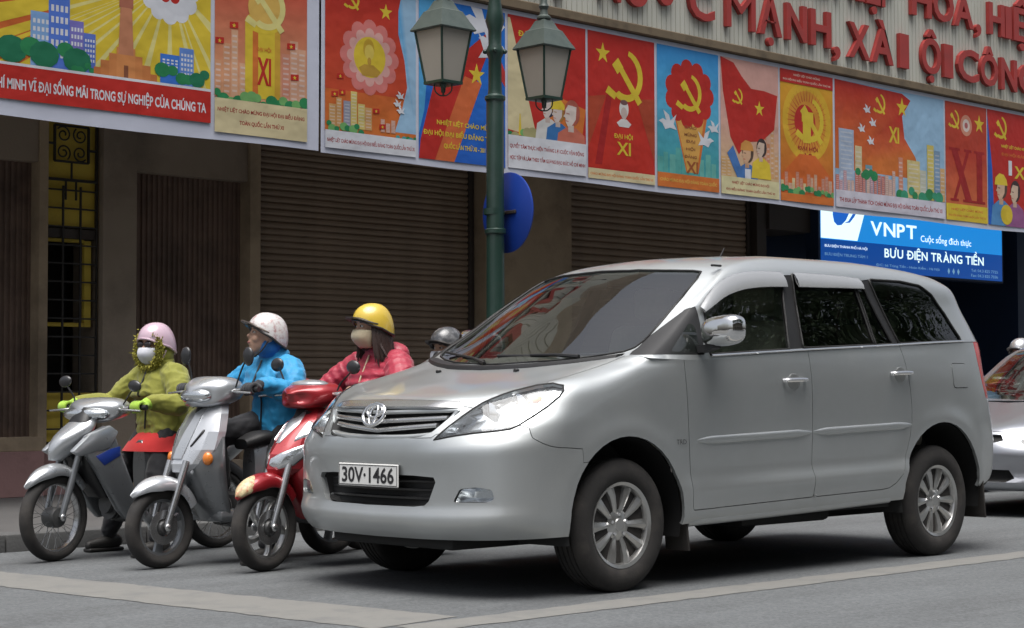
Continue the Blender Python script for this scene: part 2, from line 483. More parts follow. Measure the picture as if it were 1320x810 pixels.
# left: pink plinth, ribbed door, sill
bp('plinth', -1.36, 2.32, FY-0.5, FY+0.03, 0.1, 0.48, pinkm)
bp('door_sill', -1.36, 2.31, FY-0.45, FY+0.015, 0.48, 0.60, wall_t)
bp('wall', -1.395, -1.31, FY-0.5, FY, 0.48, 3.42, wall_t)
bp('lintel', -1.31, 2.3, FY-0.5, FY-0.02, 2.93, 3.42, wall_g)
def ribbed(name, x0, x1, z0, z1, y, pitch, mt, depth=0.018):
    V = []; F = []; n = int((x1-x0)/pitch)
    xs = []
    for i in range(n):
        a = x0+i*pitch
        xs += [(a, 0), (a+pitch*0.38, 0), (a+pitch*0.5, -1), (a+pitch*0.88, -1)]
    xs.append((x0+n*pitch, 0))
    for x, d in xs:
        V += [(x, y+d*depth, z0), (x, y+d*depth, z1)]
    F = [(2*i+2, 2*i, 2*i+1, 2*i+3) for i in range(len(xs)-1)]
    return adopt(mk(name, V, F, mt, smooth=False))
ribbed('ribbed_door', -1.31, 0.09, 0.60, 2.93, FY-0.14, 0.055, brown)
ribbed('ribbed_door', 0.15, 1.55, 0.60, 2.93, FY-0.14, 0.055, brown)
bp('door_post', 0.09, 0.15, FY-0.2, FY-0.10, 0.6, 2.93, framem)
bp('wall', 1.55, 2.3, FY-0.5, FY, 0.6, 2.93, wall_g)
bp('end_wall', 2.2, 2.3, FY-6, FY-0.5, 0.1, 3.42, wall_g)
# yellow grilled window
bp('window_back', -1.93, -1.395, FY-0.75, FY-0.6, 0.1, 3.42, darkm, bev=0)
bp('lower_wall', -1.93, -1.395, FY-0.5, FY-0.06, 0.1, 0.50, pinkm)
win = thing('window', None, None); win.parent = bld
win.location = (-1.66-bld.location.x, -0.10, 0.5-0.1)
bp('panel', -1.915, -1.40, FY-0.16, FY-0.12, 2.40, 3.42, yellowm, win)
bp('panel', -1.915, -1.40, FY-0.16, FY-0.12, 0.55, 0.97, yellowm, win)
bp('panel', -1.885, -1.815, FY-0.16, FY-0.12, 1.54, 2.29, yellowm, win)
bp('panel', -1.815, -1.40, FY-0.158, FY-0.122, 1.54, 1.575, yellowm, win)
bp('panel', -1.815, -1.40, FY-0.158, FY-0.122, 2.27, 2.30, yellowm, win)
bp('transom', -1.92, -1.395, FY-0.17, FY-0.09, 2.30, 2.385, framem, win)
bm = bmesh.new()
gy = FY-0.07
for x in (-1.405, -1.905, -1.575, -1.745):
    bm_box(bm, x-0.008, x+0.008, gy-0.008, gy+0.008, 0.52, 2.75 if x > -1.9 and x < -1.41 else 3.3)
z = 0.66
while z < 2.78:
    bm_box(bm, -1.91, -1.40, gy-0.010, gy+0.006, z-0.007, z+0.007); z += 0.158
bm_box(bm, -1.91, -1.40, gy-0.010, gy+0.006, 2.79, 2.815)
for x in (-1.60, -1.70): bm_box(bm, x-0.007, x+0.007, gy-0.007, gy+0.007, 2.63, 2.80)
bm_box(bm, -1.662, -1.648, gy-0.007, gy+0.007, 2.80, 2.96)
for a in (2.96, 3.27): bm_box(bm, -1.82, -1.49, gy-0.012, gy+0.008, a-0.009, a+0.009)
for a in (-1.82, -1.49): bm_box(bm, a-0.009, a+0.009, gy-0.012, gy+0.008, 2.96, 3.27)
bm_box(bm, -1.49, -1.40, gy-0.006, gy+0.006, 3.10, 3.12); bm_box(bm, -1.91, -1.82, gy-0.006, gy+0.006, 3.06, 3.08)
for sx in (-1, 1):
    for sz in (-1, 1):
        cx, cz = -1.655+sx*0.082, 3.115+sz*0.077
        pts = []
        for k in range(26):
            a = k/25*2*PI*1.45 + (0.7 if sx*sz > 0 else 2.2); r = 0.072*(1-k/25*0.75)
            pts.append((cx+sx*r*math.cos(a), gy, cz+sz*r*math.sin(a)))
        bm_tube(bm, pts, 0.0075, 5)
adopt(mkb('grille', bm, ironm), win)
# grey wall, second ribbed door, jambs
bp('wall', -2.27, -1.93, FY-0.5, FY, 0.1, 3.42, wall_g)
ribbed('ribbed_door', -3.48, -2.27, 0.35, 2.93, FY-0.14, 0.055, brown)
bp('door_sill', -3.48, -2.27, FY-0.5, FY-0.05, 0.1, 0.35, wall_g)
bp('lintel', -3.48, -2.27, FY-0.5, FY-0.02, 2.93, 3.42, wall_g)
bp('pillar', -3.60, -3.48, FY-0.5, FY+0.02, 0.1, 3.42, wall_t)
# roller shutters, slat by slat
def shutter(x0, x1, z0, z1, y, pitch, label):
    s = thing('roller_shutter', None, None); s['label'] = label
    s.parent = bld; s.location = ((x0+x1)/2-bld.location.x, y-bld.location.y, z0-bld.location.z)
    w = x1-x0
    prof = [(0, 0.0), (0.016, 0.006), (0.022, pitch*0.35), (0.018, pitch*0.7), (0.004, pitch*0.93), (0, pitch)]
    V = []; F = []
    for sx in (-w/2, w/2): V += [(sx, d, h) for d, h in prof]
    n = len(prof)
    F = [(i, i+1, n+i+1, n+i) for i in range(n-1)]
    me = bpy.data.meshes.new('slat'); me.from_pydata(V, [], F); finish(me, shutm, 25)
    z = 0; k = 0
    while z0+z < z1:
        o = bpy.data.objects.new('slat', me); link(o, s); o.location = (0, random.gauss(0, 0.0012), z+random.gauss(0, 0.0012)); o.rotation_euler = (0, random.gauss(0, 0.0006), 0); z += pitch; k += 1
    for sx in (-1, 1):
        adopt(box('guide_rail', x0-0.05 if sx < 0 else x1-0.01, x0+0.01 if sx < 0 else x1+0.05, y-0.03, y+0.05, z0-0.2, z1, framem), s)
    adopt(box('back_panel', x0, x1, y-0.06, y-0.04, z0-0.2, z1, darkm, bev=0), s)
    adopt(box('bottom_bar', x0+0.02, x1-0.02, y-0.01, y+0.045, z0-0.1, z0-0.002, framem), s)
    return s
shutter(-6.43, -3.66, 0.2, 3.42, FY-0.20, 0.0615, 'wide dark brown slatted shutter')
bp('pillar', -7.78, -6.49, FY-0.5, FY+0.02, 0.1, 3.42, wall_t)
bp('jamb', -3.66, -3.60, FY-0.5, FY-0.10, 0.1, 3.42, framem)
shutter(-11.20, -7.84, 0.2, 3.42, FY-0.30, 0.075, 'darker slatted shutter')
bp('jamb', -7.84, -7.78, FY-0.5, FY-0.10, 0.1, 3.42, framem)
bp('jamb', -11.45, -11.26, FY-0.5, FY-0.16, 0.1, 3.42, framem)
# recessed post-office entrance at the right
bp('entrance_wall', -17.2, -11.45, FY-1.5, FY-1.2, 0.1, 3.42, navy, bev=0)
bp('entrance_panel', -12.25, -11.85, FY-0.9, FY-0.7, 0.1, 2.95, navy)
bp('duct_box', -12.38, -11.46, FY-0.8, FY-0.12, 2.98, 3.42, framem)
bp('wall', -40, -17.2, FY-1.5, FY-0.05, 0.1, 3.42, navy, bev=0)

# ------------------------------------------------------------------ beige sign band with raised red lettering
# the sign band and the banners hang on the front edge of the canopy, 1.5 m out from the wall
SY = -5.50
def sx_(x): return 0.9045*x+0.625
def sz_(z): return 0.9045*z+0.0923
sb = thing('sign_board', 'beige ribbed sign board with raised red Vietnamese capital letters above the banners', 'sign board', (-10, SY, 4.6))
V = []; F = []
x = -24.0; i = 0
while x < 2.1:
    for dx, d in ((0, 0), (0.066, 0), (0.070, -0.014), (0.078, -0.014)):
        V += [(sx_(x+dx), SY+d, sz_(5.08)), (sx_(x+dx), SY+d, 7.6)]
    x += 0.082
F = [(2*i+2, 2*i, 2*i+1, 2*i+3) for i in range(len(V)//2-1)]
adopt(mk('cladding', V, F, beige, smooth=False), sb)
adopt(box('ledge', sx_(-24), 2.6, -5.62, SY+0.045, sz_(4.985), sz_(5.09), ledgem, bev=0.01), sb)
adopt(box('backing', sx_(-24), 2.5, -5.62, SY-0.03, sz_(5.09), 7.6, darkm, bev=0), sb)
def letter(ch, xl, xr, zb, cap=0.455):
    base = {'Ư': 'U', 'Ớ': 'O', 'Ạ': 'A', 'À': 'A', 'Ộ': 'O', 'Ô': 'O', 'Ệ': 'E', 'Ó': 'O', 'Â': 'A', 'Ẩ': 'A'}.get(ch, ch)
    bo = 0.0 if base == 'M' else 0.026
    b0 = text_bm(base, 1.0, bo); x0, x1, y0, y1 = bm_bounds(b0); b0.free()
    bm = text_bm(ch, 1.0, bo)
    sx = (xl-xr)/(x1-x0); sz = cap/(y1-y0) if ch != ',' else 0.62
    if ch == ',': y0 = 0
    g = bmesh.ops.extrude_face_region(bm, geom=bm.faces[:])
    top = {e for e in g['geom'] if isinstance(e, bmesh.types.BMVert)}
    for v in bm.verts:
        X, Y = v.co.x, v.co.y
        v.co = (sx_(xl-(X-x0)*sx), SY+(0.055 if v in top else 0.004), sz_(zb+(Y-y0)*sz))
    o = mkb('letter', bm, redm, sharp=30); return adopt(o, sb)
ROW2 = [('N', -8.00, -8.34), ('Ư', -8.42, -8.79), ('Ớ', -8.88, -9.37), ('C', -9.51, -9.97), ('M', -10.19, -10.74), ('Ạ', -10.79, -11.26), ('N', -11.35, -11.76), ('H', -11.84, -12.27), (',', -12.32, -12.46), ('X', -12.64, -13.11), ('À', -13.15, -13.64), ('I', -13.79, -14.0), ('Ộ', -14.3, -14.82), ('I', -14.85, -15.07), ('C', -15.19, -15.73), ('Ô', -15.77, -16.23), ('N', -16.31, -16.74), ('G', -16.78, -17.35)]
ROW1 = [('Ệ', -13.04, -13.34), ('P', -13.36, -13.70), ('H', -14.08, -14.56), ('Ó', -14.6, -15.11), ('A', -15.11, -15.61), (',', -15.66, -15.80), ('H', -16.01, -16.42), ('I', -16.45, -16.61), ('Ệ', -16.66, -17.08)]
ROW2 = [('D', -3.40, -3.85), ('Â', -3.93, -4.42), ('N', -4.50, -4.95), ('G', -5.40, -5.90), ('I', -5.98, -6.15), ('À', -6.23, -6.72), ('U', -6.80, -7.22), (',', -7.30, -7.44)]+ROW2
ROW1 = [('Ð', -4.0, -4.48), ('Ẩ', -4.55, -5.05), ('Y', -5.10, -5.55), ('M', -6.0, -6.55), ('Ạ', -6.62, -7.10), ('N', -7.18, -7.62), ('H', -7.70, -8.15), ('C', -8.8, -9.28), ('Ô', -9.34, -9.85), ('N', -9.92, -10.36), ('G', -10.42, -10.92), ('N', -11.30, -11.74), ('G', -11.80, -12.30), ('H', -12.38, -12.80), ('I', -12.86, -13.0)]+ROW1
for c, a, b in ROW2: letter(c, a, b, 5.235 if a < -12 else 5.285)
for c, a, b in ROW1: letter(c, a, b, 5.985)

# ------------------------------------------------------------------ backlit post-office sign
def lit(name, c, e): return mat(name, c, 0.4, emit=c, estr=e)
pb = thing('light_box', 'backlit blue post office light box with white lettering under the banner', 'light box', (-14.5, -7.0, 2.5))
LY = -6.99
adopt(box('casing', -16.72, -12.30, -7.2, LY-0.006, 2.50, 3.42, navy), pb)
adopt(box('face', -16.68, -12.34, LY-0.006, LY, 2.905, 3.38, lit('lit_blue', (0.012, 0.22, 0.62), 0.45)), pb)
adopt(box('face', -16.68, -12.34, LY-0.006, LY, 2.53, 2.905, lit('lit_deep_blue', (0.003, 0.055, 0.27), 0.42)), pb)
wm = lit('lit_white', (0.62, 0.80, 0.76), 0.6); tm = lit('lit_text', (0.72, 0.85, 0.88), 0.6); td = lit('lit_text_dim', (0.18, 0.36, 0.52), 0.35)
adopt(mk('logo_panel', [(-12.34, LY+0.003, 2.915), (-13.13, LY+0.003, 2.915), (-13.34, LY+0.003, 3.38), (-12.34, LY+0.003, 3.38)], [(0, 1, 2, 3)], wm, smooth=False), pb)
def wall_text(s, xl, xr, z0, z1, y, mt, parent, name='lettering', bold=0.0):
    bm = fit_text(s, xl-xr, z1-z0, bold)
    for v in bm.verts: v.co = (xl-v.co.x, y, z0+v.co.y)
    o = adopt(mkb(name, bm, mt, smooth=False), parent)
    if z1-z0 < 0.16: o['kind'] = 'stuff'       # too small to pick letters apart
    return o
def wall_letters(s, xl, xr, z0, z1, y, mt, parent, bold=0.0):
    """large lettering, one object per letter"""
    w = [(c, None) for c in s]; adv = []; x = 0.0
    for c in s:
        if c == ' ': x += 0.30; continue
        b = text_bm(c, 1.0, bold); a0, a1, _, _ = bm_bounds(b); b.free(); adv.append((c, x, a0, a1-a0)); x += a1-a0+0.09
    k = (xl-xr)/(x-0.09); kz = (z1-z0)/0.73
    for c, x0, a0, w_ in adv:
        b = text_bm(c, 1.0, bold)
        for v in b.verts: v.co = (xl-(x0+v.co.x-a0)*k, y, z0+v.co.y*kz)
        adopt(mkb('letter', b, mt, smooth=False), parent)
bm = bmesh.new()
for poly in ([(-12.60, 3.38), (-12.70, 3.38), (-12.99, 3.38), (-12.96, 3.28), (-12.88, 3.17), (-12.78, 3.10), (-12.69, 3.09), (-12.62, 3.13), (-12.59, 3.22)], [(-13.16, 3.34), (-13.10, 3.36), (-13.02, 3.25), (-12.93, 3.16), (-12.84, 3.13), (-12.96, 3.14), (-13.06, 3.22)]):
    bm.faces.new([bm.verts.new((a, LY+0.007, b)) for a, b in poly])
adopt(mkb('emblem', bm, lit('lit_emblem', (0.01, 0.10, 0.45), 0.5), smooth=False), pb)
wall_letters('VNPT', -13.43, -14.50, 3.015, 3.20, LY+0.004, wm, pb, 0.02)
wall_text('Cuộc sống đích thực', -14.60, -15.86, 2.96, 3.10, LY+0.004, tm, pb)
wall_letters('BƯU ÐIỆN TRÀNG TIỀN', -13.74, -16.18, 2.735, 2.855, LY+0.004, wm, pb, 0.016)
wall_text('BƯU ĐIỆN THÀNH PHỐ HÀ NỘI', -12.42, -13.35, 2.795, 2.855, LY+0.004, tm, pb)
wall_text('BƯU ĐIỆN TRUNG TÂM 1', -12.42, -13.35, 2.685, 2.745, LY+0.004, td, pb)
wall_text('Đ/C: 66 Tràng Tiền - Hoàn Kiếm - Hà Nội', -13.55, -15.05, 2.60, 2.655, LY+0.004, td, pb)
wall_text('Tel: 04.3 825 7725', -15.85, -16.55, 2.635, 2.675, LY+0.004, td, pb)
wall_text('Fax: 04.3 825 7036', -15.85, -16.55, 2.565, 2.605, LY+0.004, td, pb)
wall_text('♦ ♦ ♦', -15.25, -15.55, 2.575, 2.66, LY+0.004, td, pb)
# ================================================================== BANNERS WITH PRINTED POSTERS
def print_mat():
    mt = bpy.data.materials.new('printed_vinyl'); mt.use_nodes = True
    n = mt.node_tree; p = n.nodes['Principled BSDF']; p.inputs['Roughness'].default_value = 0.55
    p.inputs['Specular IOR Level'].default_value = 0.3
    a = n.nodes.new('ShaderNodeVertexColor'); a.layer_name = 'Col'
    tc = n.nodes.new('ShaderNodeTexCoord'); nz = n.nodes.new('ShaderNodeTexNoise'); nz.inputs['Scale'].default_value = 3.0; nz.inputs['Detail'].default_value = 6
    n.links.new(tc.outputs['Object'], nz.inputs['Vector'])
    mr = n.nodes.new('ShaderNodeMapRange'); mr.inputs[3].default_value = 0.70; mr.inputs[4].default_value = 0.90
    n.links.new(nz.outputs['Fac'], mr.inputs[0])
    mx = n.nodes.new('ShaderNodeMix'); mx.data_type = 'RGBA'; mx.blend_type = 'MULTIPLY'; mx.inputs[0].default_value = 1
    n.links.new(a.outputs[0], mx.inputs[6]); n.links.new(mr.outputs[0], mx.inputs[7]); n.links.new(mx.outputs[2], p.inputs['Base Color'])
    nb = n.nodes.new('ShaderNodeTexNoise'); nb.inputs['Scale'].default_value = 2.4; nb.inputs['Detail'].default_value = 3; n.links.new(tc.outputs['Object'], nb.inputs['Vector'])
    bp_ = n.nodes.new('ShaderNodeBump'); bp_.inputs['Strength'].default_value = 0.5; bp_.inputs['Distance'].default_value = 0.06; n.links.new(nb.outputs['Fac'], bp_.inputs['Height']); n.links.new(bp_.outputs[0], p.inputs['Normal'])
    return mt
PRINT = print_mat()
RED = (0.56, 0.03, 0.022); DRED = (0.38, 0.02, 0.02); ORG = (0.72, 0.20, 0.04); YEL = (0.80, 0.60, 0.05); LYEL = (0.82, 0.74, 0.28)
SKY = (0.10, 0.42, 0.78); BLU = (0.02, 0.13, 0.58); LBL = (0.36, 0.58, 0.80); WHT = (0.78, 0.80, 0.86); GRN = (0.03, 0.27, 0.10); LGR = (0.20, 0.48, 0.16)
CRM = (0.76, 0.66, 0.40); PNK = (0.74, 0.33, 0.28); BRN = (0.28, 0.10, 0.05); TEA = (0.07, 0.40, 0.42); MAR = (0.30, 0.02, 0.03)
def mixc(a, b, t): return tuple(x+(y-x)*t for x, y in zip(a, b))
class Pic:
    """a printed picture: flat shapes laid on the banner, coordinates 0..1 across and up"""
    def __init__(s, xl, xr, z0, z1, y):
        s.xl, s.xr, s.z0, s.z1, s.y = cx_(xl), cx_(xr), cz_(z0), cz_(z1), y; s.V = []; s.F = []; s.C = []; s.k = 0
        s.ar = (z1-z0)/(xl-xr)          # height over width
    def p3(s, a, b): return (s.xl+(s.xr-s.xl)*a, s.y+0.0010+0.00014*s.k, s.z0+(s.z1-s.z0)*b)
    def poly(s, pts, col, up=True):
        pts = [(min(1, max(0, a)), min(1, max(0, b))) for a, b in pts]
        n = len(s.V); s.V += [s.p3(a, b) for a, b in pts]
        cols = col if isinstance(col[0], (tuple, list)) else [col]*len(pts)
        s.C += list(cols)
        if len(pts) == 4: s.F.append((n, n+1, n+2, n+3))
        else:
            for t in tessellate_polygon([[Vector((a, b, 0)) for a, b in pts]]): s.F.append(tuple(n+i for i in t))
        s.k += 1 if up else 0.04
    def rect(s, a0, b0, a1, b1, col, up=True): s.poly([(a0, b0), (a1, b0), (a1, b1), (a0, b1)], col, up)
    def grad(s, a0, b0, a1, b1, c0, c1): s.poly([(a0, b0), (a1, b0), (a1, b1), (a0, b1)], [c0, c0, c1, c1])
    def disc(s, a, b, r, col, n=24, sy=1.0, up=True): s.poly([(a+r*math.cos(2*PI*k/n), b+r*sy/s.ar*math.sin(2*PI*k/n)) for k in range(n)], col, up)
    def star(s, a, b, r, col=YEL, rot=0):
        s.poly([(a+(r if k % 2 == 0 else r*0.39)*math.sin(PI*k/5+rot), b+(r if k % 2 == 0 else r*0.39)*math.cos(PI*k/5+rot)/s.ar) for k in range(10)], col)
    def shape(s, pts, a, b, r, col, rot=0, up=True):
        c, q = math.cos(rot), math.sin(rot)
        s.poly([(a+r*(x*c-y*q), b+r*(x*q+y*c)/s.ar) for x, y in pts], col, up)
    def sickle(s, a, b, r, col=YEL):
        A = []
        for k in range(17):
            t = R(-128+ k*(128+78)/16); A.append((0.95*math.cos(t), 0.95*math.sin(t)))
        for k in range(17):
            t = R(72 - k*(72+122)/16); A.append((0.70*math.cos(t)-0.02-0.05*math.sin(t), 0.74*math.sin(t)+0.05))
        s.shape(A, a+0.08*r, b, r, col)
        s.shape([(-0.50, -0.92), (-0.36, -0.70), (-0.82, -0.45), (-0.98, -0.70)], a, b, r, col)
        s.shape([(-0.62, 0.33), (-0.30, 0.62), (-0.02, 0.30), (-0.34, 0.02)], a, b, r, col)
        s.shape([(-0.36, 0.28), (-0.18, 0.44), (0.98, -0.86), (0.76, -1.02)], a, b, r, col)
    def flower(s, a, b, r, col, n=12, pr=0.3):
        for k in range(n):
            t = 2*PI*k/n; s.disc(a+r*math.cos(t), b+r*math.sin(t)/s.ar, r*pr, col, 14, up=False)
        s.disc(a, b, r*1.02, col, 28)
    def bird(s, a, b, r, col=WHT, f=1):
        s.shape([(f*x, y) for x, y in [(-1, 0.1), (-0.55, 0.3), (-0.2, 0.2), (-0.5, 0.9), (0.1, 0.6), (0.25, 0.2), (0.9, 0.7), (0.6, 0.0), (0.9, -0.4), (0.2, -0.3), (-0.3, -0.45), (-0.6, -0.05)]], a, b, r, col)
    def skyline(s, a0, a1, b0, h, cols, n, seed=1, win=True):
        rs = random.Random(seed); w = (a1-a0)/n
        for k in range(n):
            hh = h*rs.uniform(0.35, 1.0); c = rs.choice(cols); x0 = a0+k*w*0.97; x1 = x0+w*rs.uniform(0.7, 1.0)
            s.rect(x0, b0, x1, b0+hh, c, False)
        s.k += 1
        if win:
            rs = random.Random(seed)
            for k in range(n):
                hh = h*rs.uniform(0.35, 1.0); c = rs.choice(cols); x0 = a0+k*w*0.97; x1 = x0+w*rs.uniform(0.7, 1.0)
                j = b0+hh*0.1
                while j < b0+hh*0.93:
                    s.rect(x0+(x1-x0)*0.15, j, x1-(x1-x0)*0.15, j+h*0.028, mixc(c, (0.9, 0.9, 0.9), 0.35), False); j += h*0.075
            s.k += 1
    def trees(s, a0, a1, b0, h, cols, n, seed=1):
        rs = random.Random(seed)
        for k in range(n):
            s.disc(a0+(a1-a0)*(k+rs.uniform(0.2, 0.8))/n, b0+h*rs.uniform(0.1, 0.6), (a1-a0)/n*rs.uniform(0.5, 0.95), rs.choice(cols), 12, 0.8, False)
        s.k += 1
    def flag(s, a, b, r):
        s.shape([(-1, -0.6), (1, -0.45), (1, 0.75), (-1, 0.6)], a, b, r, RED); s.star(a, b, r*0.5)
    def text(s, t, a0, b0, a1, b1, col, bold=0.028):
        bm = fit_text(t, 1.0, 1.0, bold); n = len(s.V)
        bm.verts.ensure_lookup_table(); bm.verts.index_update()
        s.V += [s.p3(a0+(a1-a0)*v.co.x, b0+(b1-b0)*v.co.y) for v in bm.verts]
        s.C += [col]*len(bm.verts)
        s.F += [tuple(n+v.index for v in f.verts) for f in bm.faces]; bm.free(); s.k += 1
    def face(s, a, b, r, skin, hair, hat=None, turn=-1, clothes=None):
        """a generic painted head and shoulders"""
        if clothes: s.shape([(-1.9, -3.6), (-1.6, -1.7), (-0.5, -1.1), (0.6, -1.1), (1.7, -1.7), (2.0, -3.6)], a, b, r, clothes)
        s.shape([(-0.35, -1.5), (0.35, -1.5), (0.35, -0.5), (-0.35, -0.5)], a, b, r, mixc(skin, BRN, 0.2))
        s.disc(a-turn*0.15*r, b+0.2*r/s.ar, r*0.98, hair, 20, 1.15)
        s.shape([(turn*x, y) for x, y in [(-0.7, 0.75), (0.35, 0.85), (0.68, 0.4), (0.72, 0.05), (0.95, -0.2), (0.7, -0.3), (0.68, -0.65), (0.4, -1.05), (-0.1, -0.95), (-0.6, -0.35)]], a, b, r, skin)
        s.shape([(turn*x, y) for x, y in [(0.18, 0.12), (0.58, 0.16), (0.58, 0.04), (0.18, 0.0)]], a, b, r, mixc(hair, skin, 0.3))
        s.shape([(turn*x, y) for x, y in [(0.3, -0.55), (0.66, -0.5), (0.66, -0.6), (0.3, -0.65)]], a, b, r, mixc(RED, skin, 0.4))
        if hat: s.shape([(-1.15, 0.35), (-1.0, 1.05), (-0.3, 1.5), (0.5, 1.4), (1.0, 0.95), (1.15, 0.4)], a, b, r, hat)
    def done(s, parent, name='picture'):
        me = bpy.data.meshes.new(name); me.from_pydata(s.V, [], s.F)
        at = me.color_attributes.new('Col', 'FLOAT_COLOR', 'POINT')
        at.data.foreach_set('color', [x for c in s.C for x in (*c, 1)])
        me.materials.append(PRINT)
        # all faces look towards the street
        bm = bmesh.new(); bm.from_mesh(me)
        bm.normal_update()
        fl = [f for f in bm.faces if f.normal.y < 0]
        bmesh.ops.reverse_faces(bm, faces=fl); bm.to_mesh(me); bm.free()
        return adopt(link(bpy.data.objects.new(name, me)), parent)

BY = -5.50
def cx_(x): return 0.8915*x+0.7103
def cz_(z): return 0.8915*z+0.1048
vinyl = mat('banner_vinyl', (0.56, 0.585, 0.69), 0.55, var=0.06, vscale=1.2, bump=1.0, bscale=2.4)
def banner(x0, x1, z0, z1, label, seed):
    x0, x1, z0, z1 = cx_(x0), cx_(x1), cz_(z0), cz_(z1)
    b = thing('banner', label, 'banner', ((x0+x1)/2, BY, z0))
    n = int(abs(x1-x0)/0.12); V = []; F = []; rs = random.Random(seed)
    for i in range(n+1):
        x = x0+(x1-x0)*i/n
        for z, s in ((z0+0.008*math.sin(x*2.1+seed), 1), (z0+0.4, 0.4), ((z0+z1)/2, 0.1), (z1-0.1, 0), (z1, 0)):
            V.append((x, BY-0.003-0.003*s*(1-math.sin(x*4.7+seed)), z))
    for i in range(n):
        for j in range(4): a = i*5+j; F.append((a, a+1, a+6, a+5))
    fr = mk('cloth', V, F, vinyl, sharp=80); adopt(fr, b)
    adopt(box('batten', x0, x1, BY-0.11, BY-0.05, z1-0.06, z1-0.02, framem), b)
    return b
b1 = banner(2.2, -4.30, 3.285, 5.03, 'white banner with the flag tower poster, left of the lamp post', 1)
b2 = banner(-4.325, -22.0, 3.27, 5.035, 'long white banner of red party posters running right from beside the lamp post', 2)
Z0, Z1 = 3.335, 4.985
def pic(xl, xr, z0=Z0, z1=Z1): return Pic(xl, xr, z0, z1, BY)
# --- poster 1: flag tower before a rayed sun
p = pic(0.35, -3.04, 3.43, 4.985)
p.grad(0, 0, 1, 1, ORG, RED)
p.grad(0.0, 0.2, 0.56, 1, ORG, RED)
p.shape([(math.cos(2*PI*k/40)*1.0, math.sin(2*PI*k/40)*1.0) for k in range(40)], 0.86, 0.80, 0.345, LYEL)
p.poly([(0.62, 0.18), (1, 0.18), (1, 1), (0.56, 1)], LYEL)
for k in range(26):
    t = PI+ (k+0.5)*PI/26
    d = 0.9; w = 0.045
    p.poly([(0.87, 0.80), (0.87+d*math.cos(t-w), 0.80+d/p.ar*math.sin(t-w)), (0.87+d*math.cos(t+w), 0.80+d/p.ar*math.sin(t+w))], YEL, False)
p.k += 1
p.flower(0.87, 0.75, 0.07, WHT, 12, 0.35); p.flower(0.87, 0.76, 0.03, RED, 6, 0.5)
for a0, a1, h, c in ((0.46, 0.515, 0.50, (0.25, 0.45, 0.8)), (0.51, 0.57, 0.60, (0.10, 0.22, 0.75)), (0.57, 0.61, 0.48, (0.22, 0.2, 0.6)), (0.61, 0.645, 0.42, (0.12, 0.2, 0.65)), (0.84, 0.90, 0.37, (0.05, 0.2, 0.7)), (0.90, 0.945, 0.42, (0.15, 0.3, 0.75))):
    p.rect(a0, 0.2, a1, h, c)
    for i in range(4):
        for j in range(5):
            x0 = a0+(a1-a0)*(0.12+0.22*i); z0 = 0.26+(h-0.28)*j/5; p.rect(x0, z0, x0+(a1-a0)*0.13, z0+(h-0.28)*0.11, WHT, False)
    p.k += 1
p.trees(0.30, 0.62, 0.24, 0.16, [GRN, (0.02, 0.20, 0.10)], 7, 3); p.trees(0.58, 0.66, 0.2, 0.08, [GRN], 5, 4); p.trees(0.83, 1.0, 0.22, 0.12, [GRN, (0.02, 0.2, 0.1)], 6, 5)
for k, (w, h) in enumerate(((0.095, 0.24), (0.075, 0.285), (0.05, 0.33), (0.028, 0.37))): p.rect(0.735-w, 0.17, 0.735+w, h, mixc((0.6, 0.2, 0.06), (0.75, 0.3, 0.1), k/3))
p.poly([(0.712, 0.33), (0.758, 0.33), (0.752, 0.62), (0.718, 0.62)], (0.62, 0.26, 0.14)); p.rect(0.714, 0.60, 0.756, 0.66, (0.45, 0.16, 0.1)); p.rect(0.729, 0.17, 0.742, 0.27, BRN)
p.rect(0.733, 0.66, 0.736, 0.78, BRN); p.poly([(0.737, 0.71), (0.767, 0.68), (0.765, 0.75), (0.737, 0.78)], RED)
p.rect(0, 0, 1, 0.185, RED); p.rect(0, 0.185, 1, 0.20, WHT)
p.text('TƯ TƯỞNG HỒ CHÍ MINH VĨ ĐẠI SỐNG MÃI TRONG SỰ NGHIỆP CỦA CHÚNG TA', 0.20, 0.04, 0.985, 0.145, WHT)
p.done(b1)
# --- poster 2: golden gate with the emblem
p = pic(-3.085, -4.15, 3.36, 4.985)
p.grad(0, 0.2, 1, 1, (0.80, 0.42, 0.22), RED)
p.skyline(0.0, 0.36, 0.2, 0.42, [(0.72, 0.36, 0.2), (0.78, 0.45, 0.28)], 4, 3); p.skyline(0.72, 1.0, 0.2, 0.40, [(0.75, 0.42, 0.28), (0.70, 0.30, 0.2)], 3, 5)
p.rect(0.32, 0.22, 0.70, 0.66, YEL); p.rect(0.40, 0.22, 0.46, 0.66, ORG); p.rect(0.64, 0.22, 0.70, 0.70, (0.7, 0.42, 0.05)); p.disc(0.51, 0.66, 0.19, YEL, 24, 0.5)
p.disc(0.54, 0.75, 0.19, (0.78, 0.5, 0.12)); p.sickle(0.53, 0.76, 0.22, LYEL)
p.text('XI', 0.45, 0.30, 0.60, 0.46, RED, 0.03); p.text('ĐẠI HỘI', 0.44, 0.49, 0.60, 0.525, ORG)
for a, b in ((0.05, 0.52), (0.20, 0.62), (0.82, 0.55), (0.86, 0.37)): p.flag(a, b, 0.045)
p.trees(0, 1, 0.17, 0.10, [GRN, LGR], 14, 8); p.rect(0, 0, 1, 0.195, CRM)
p.text('NHIỆT LIỆT CHÀO MỪNG ĐẠI HỘI ĐẠI BIỂU ĐẢNG', 0.03, 0.115, 0.97, 0.155, DRED); p.text('TOÀN QUỐC LẦN THỨ XI', 0.26, 0.05, 0.74, 0.09, DRED)
p.done(b1)
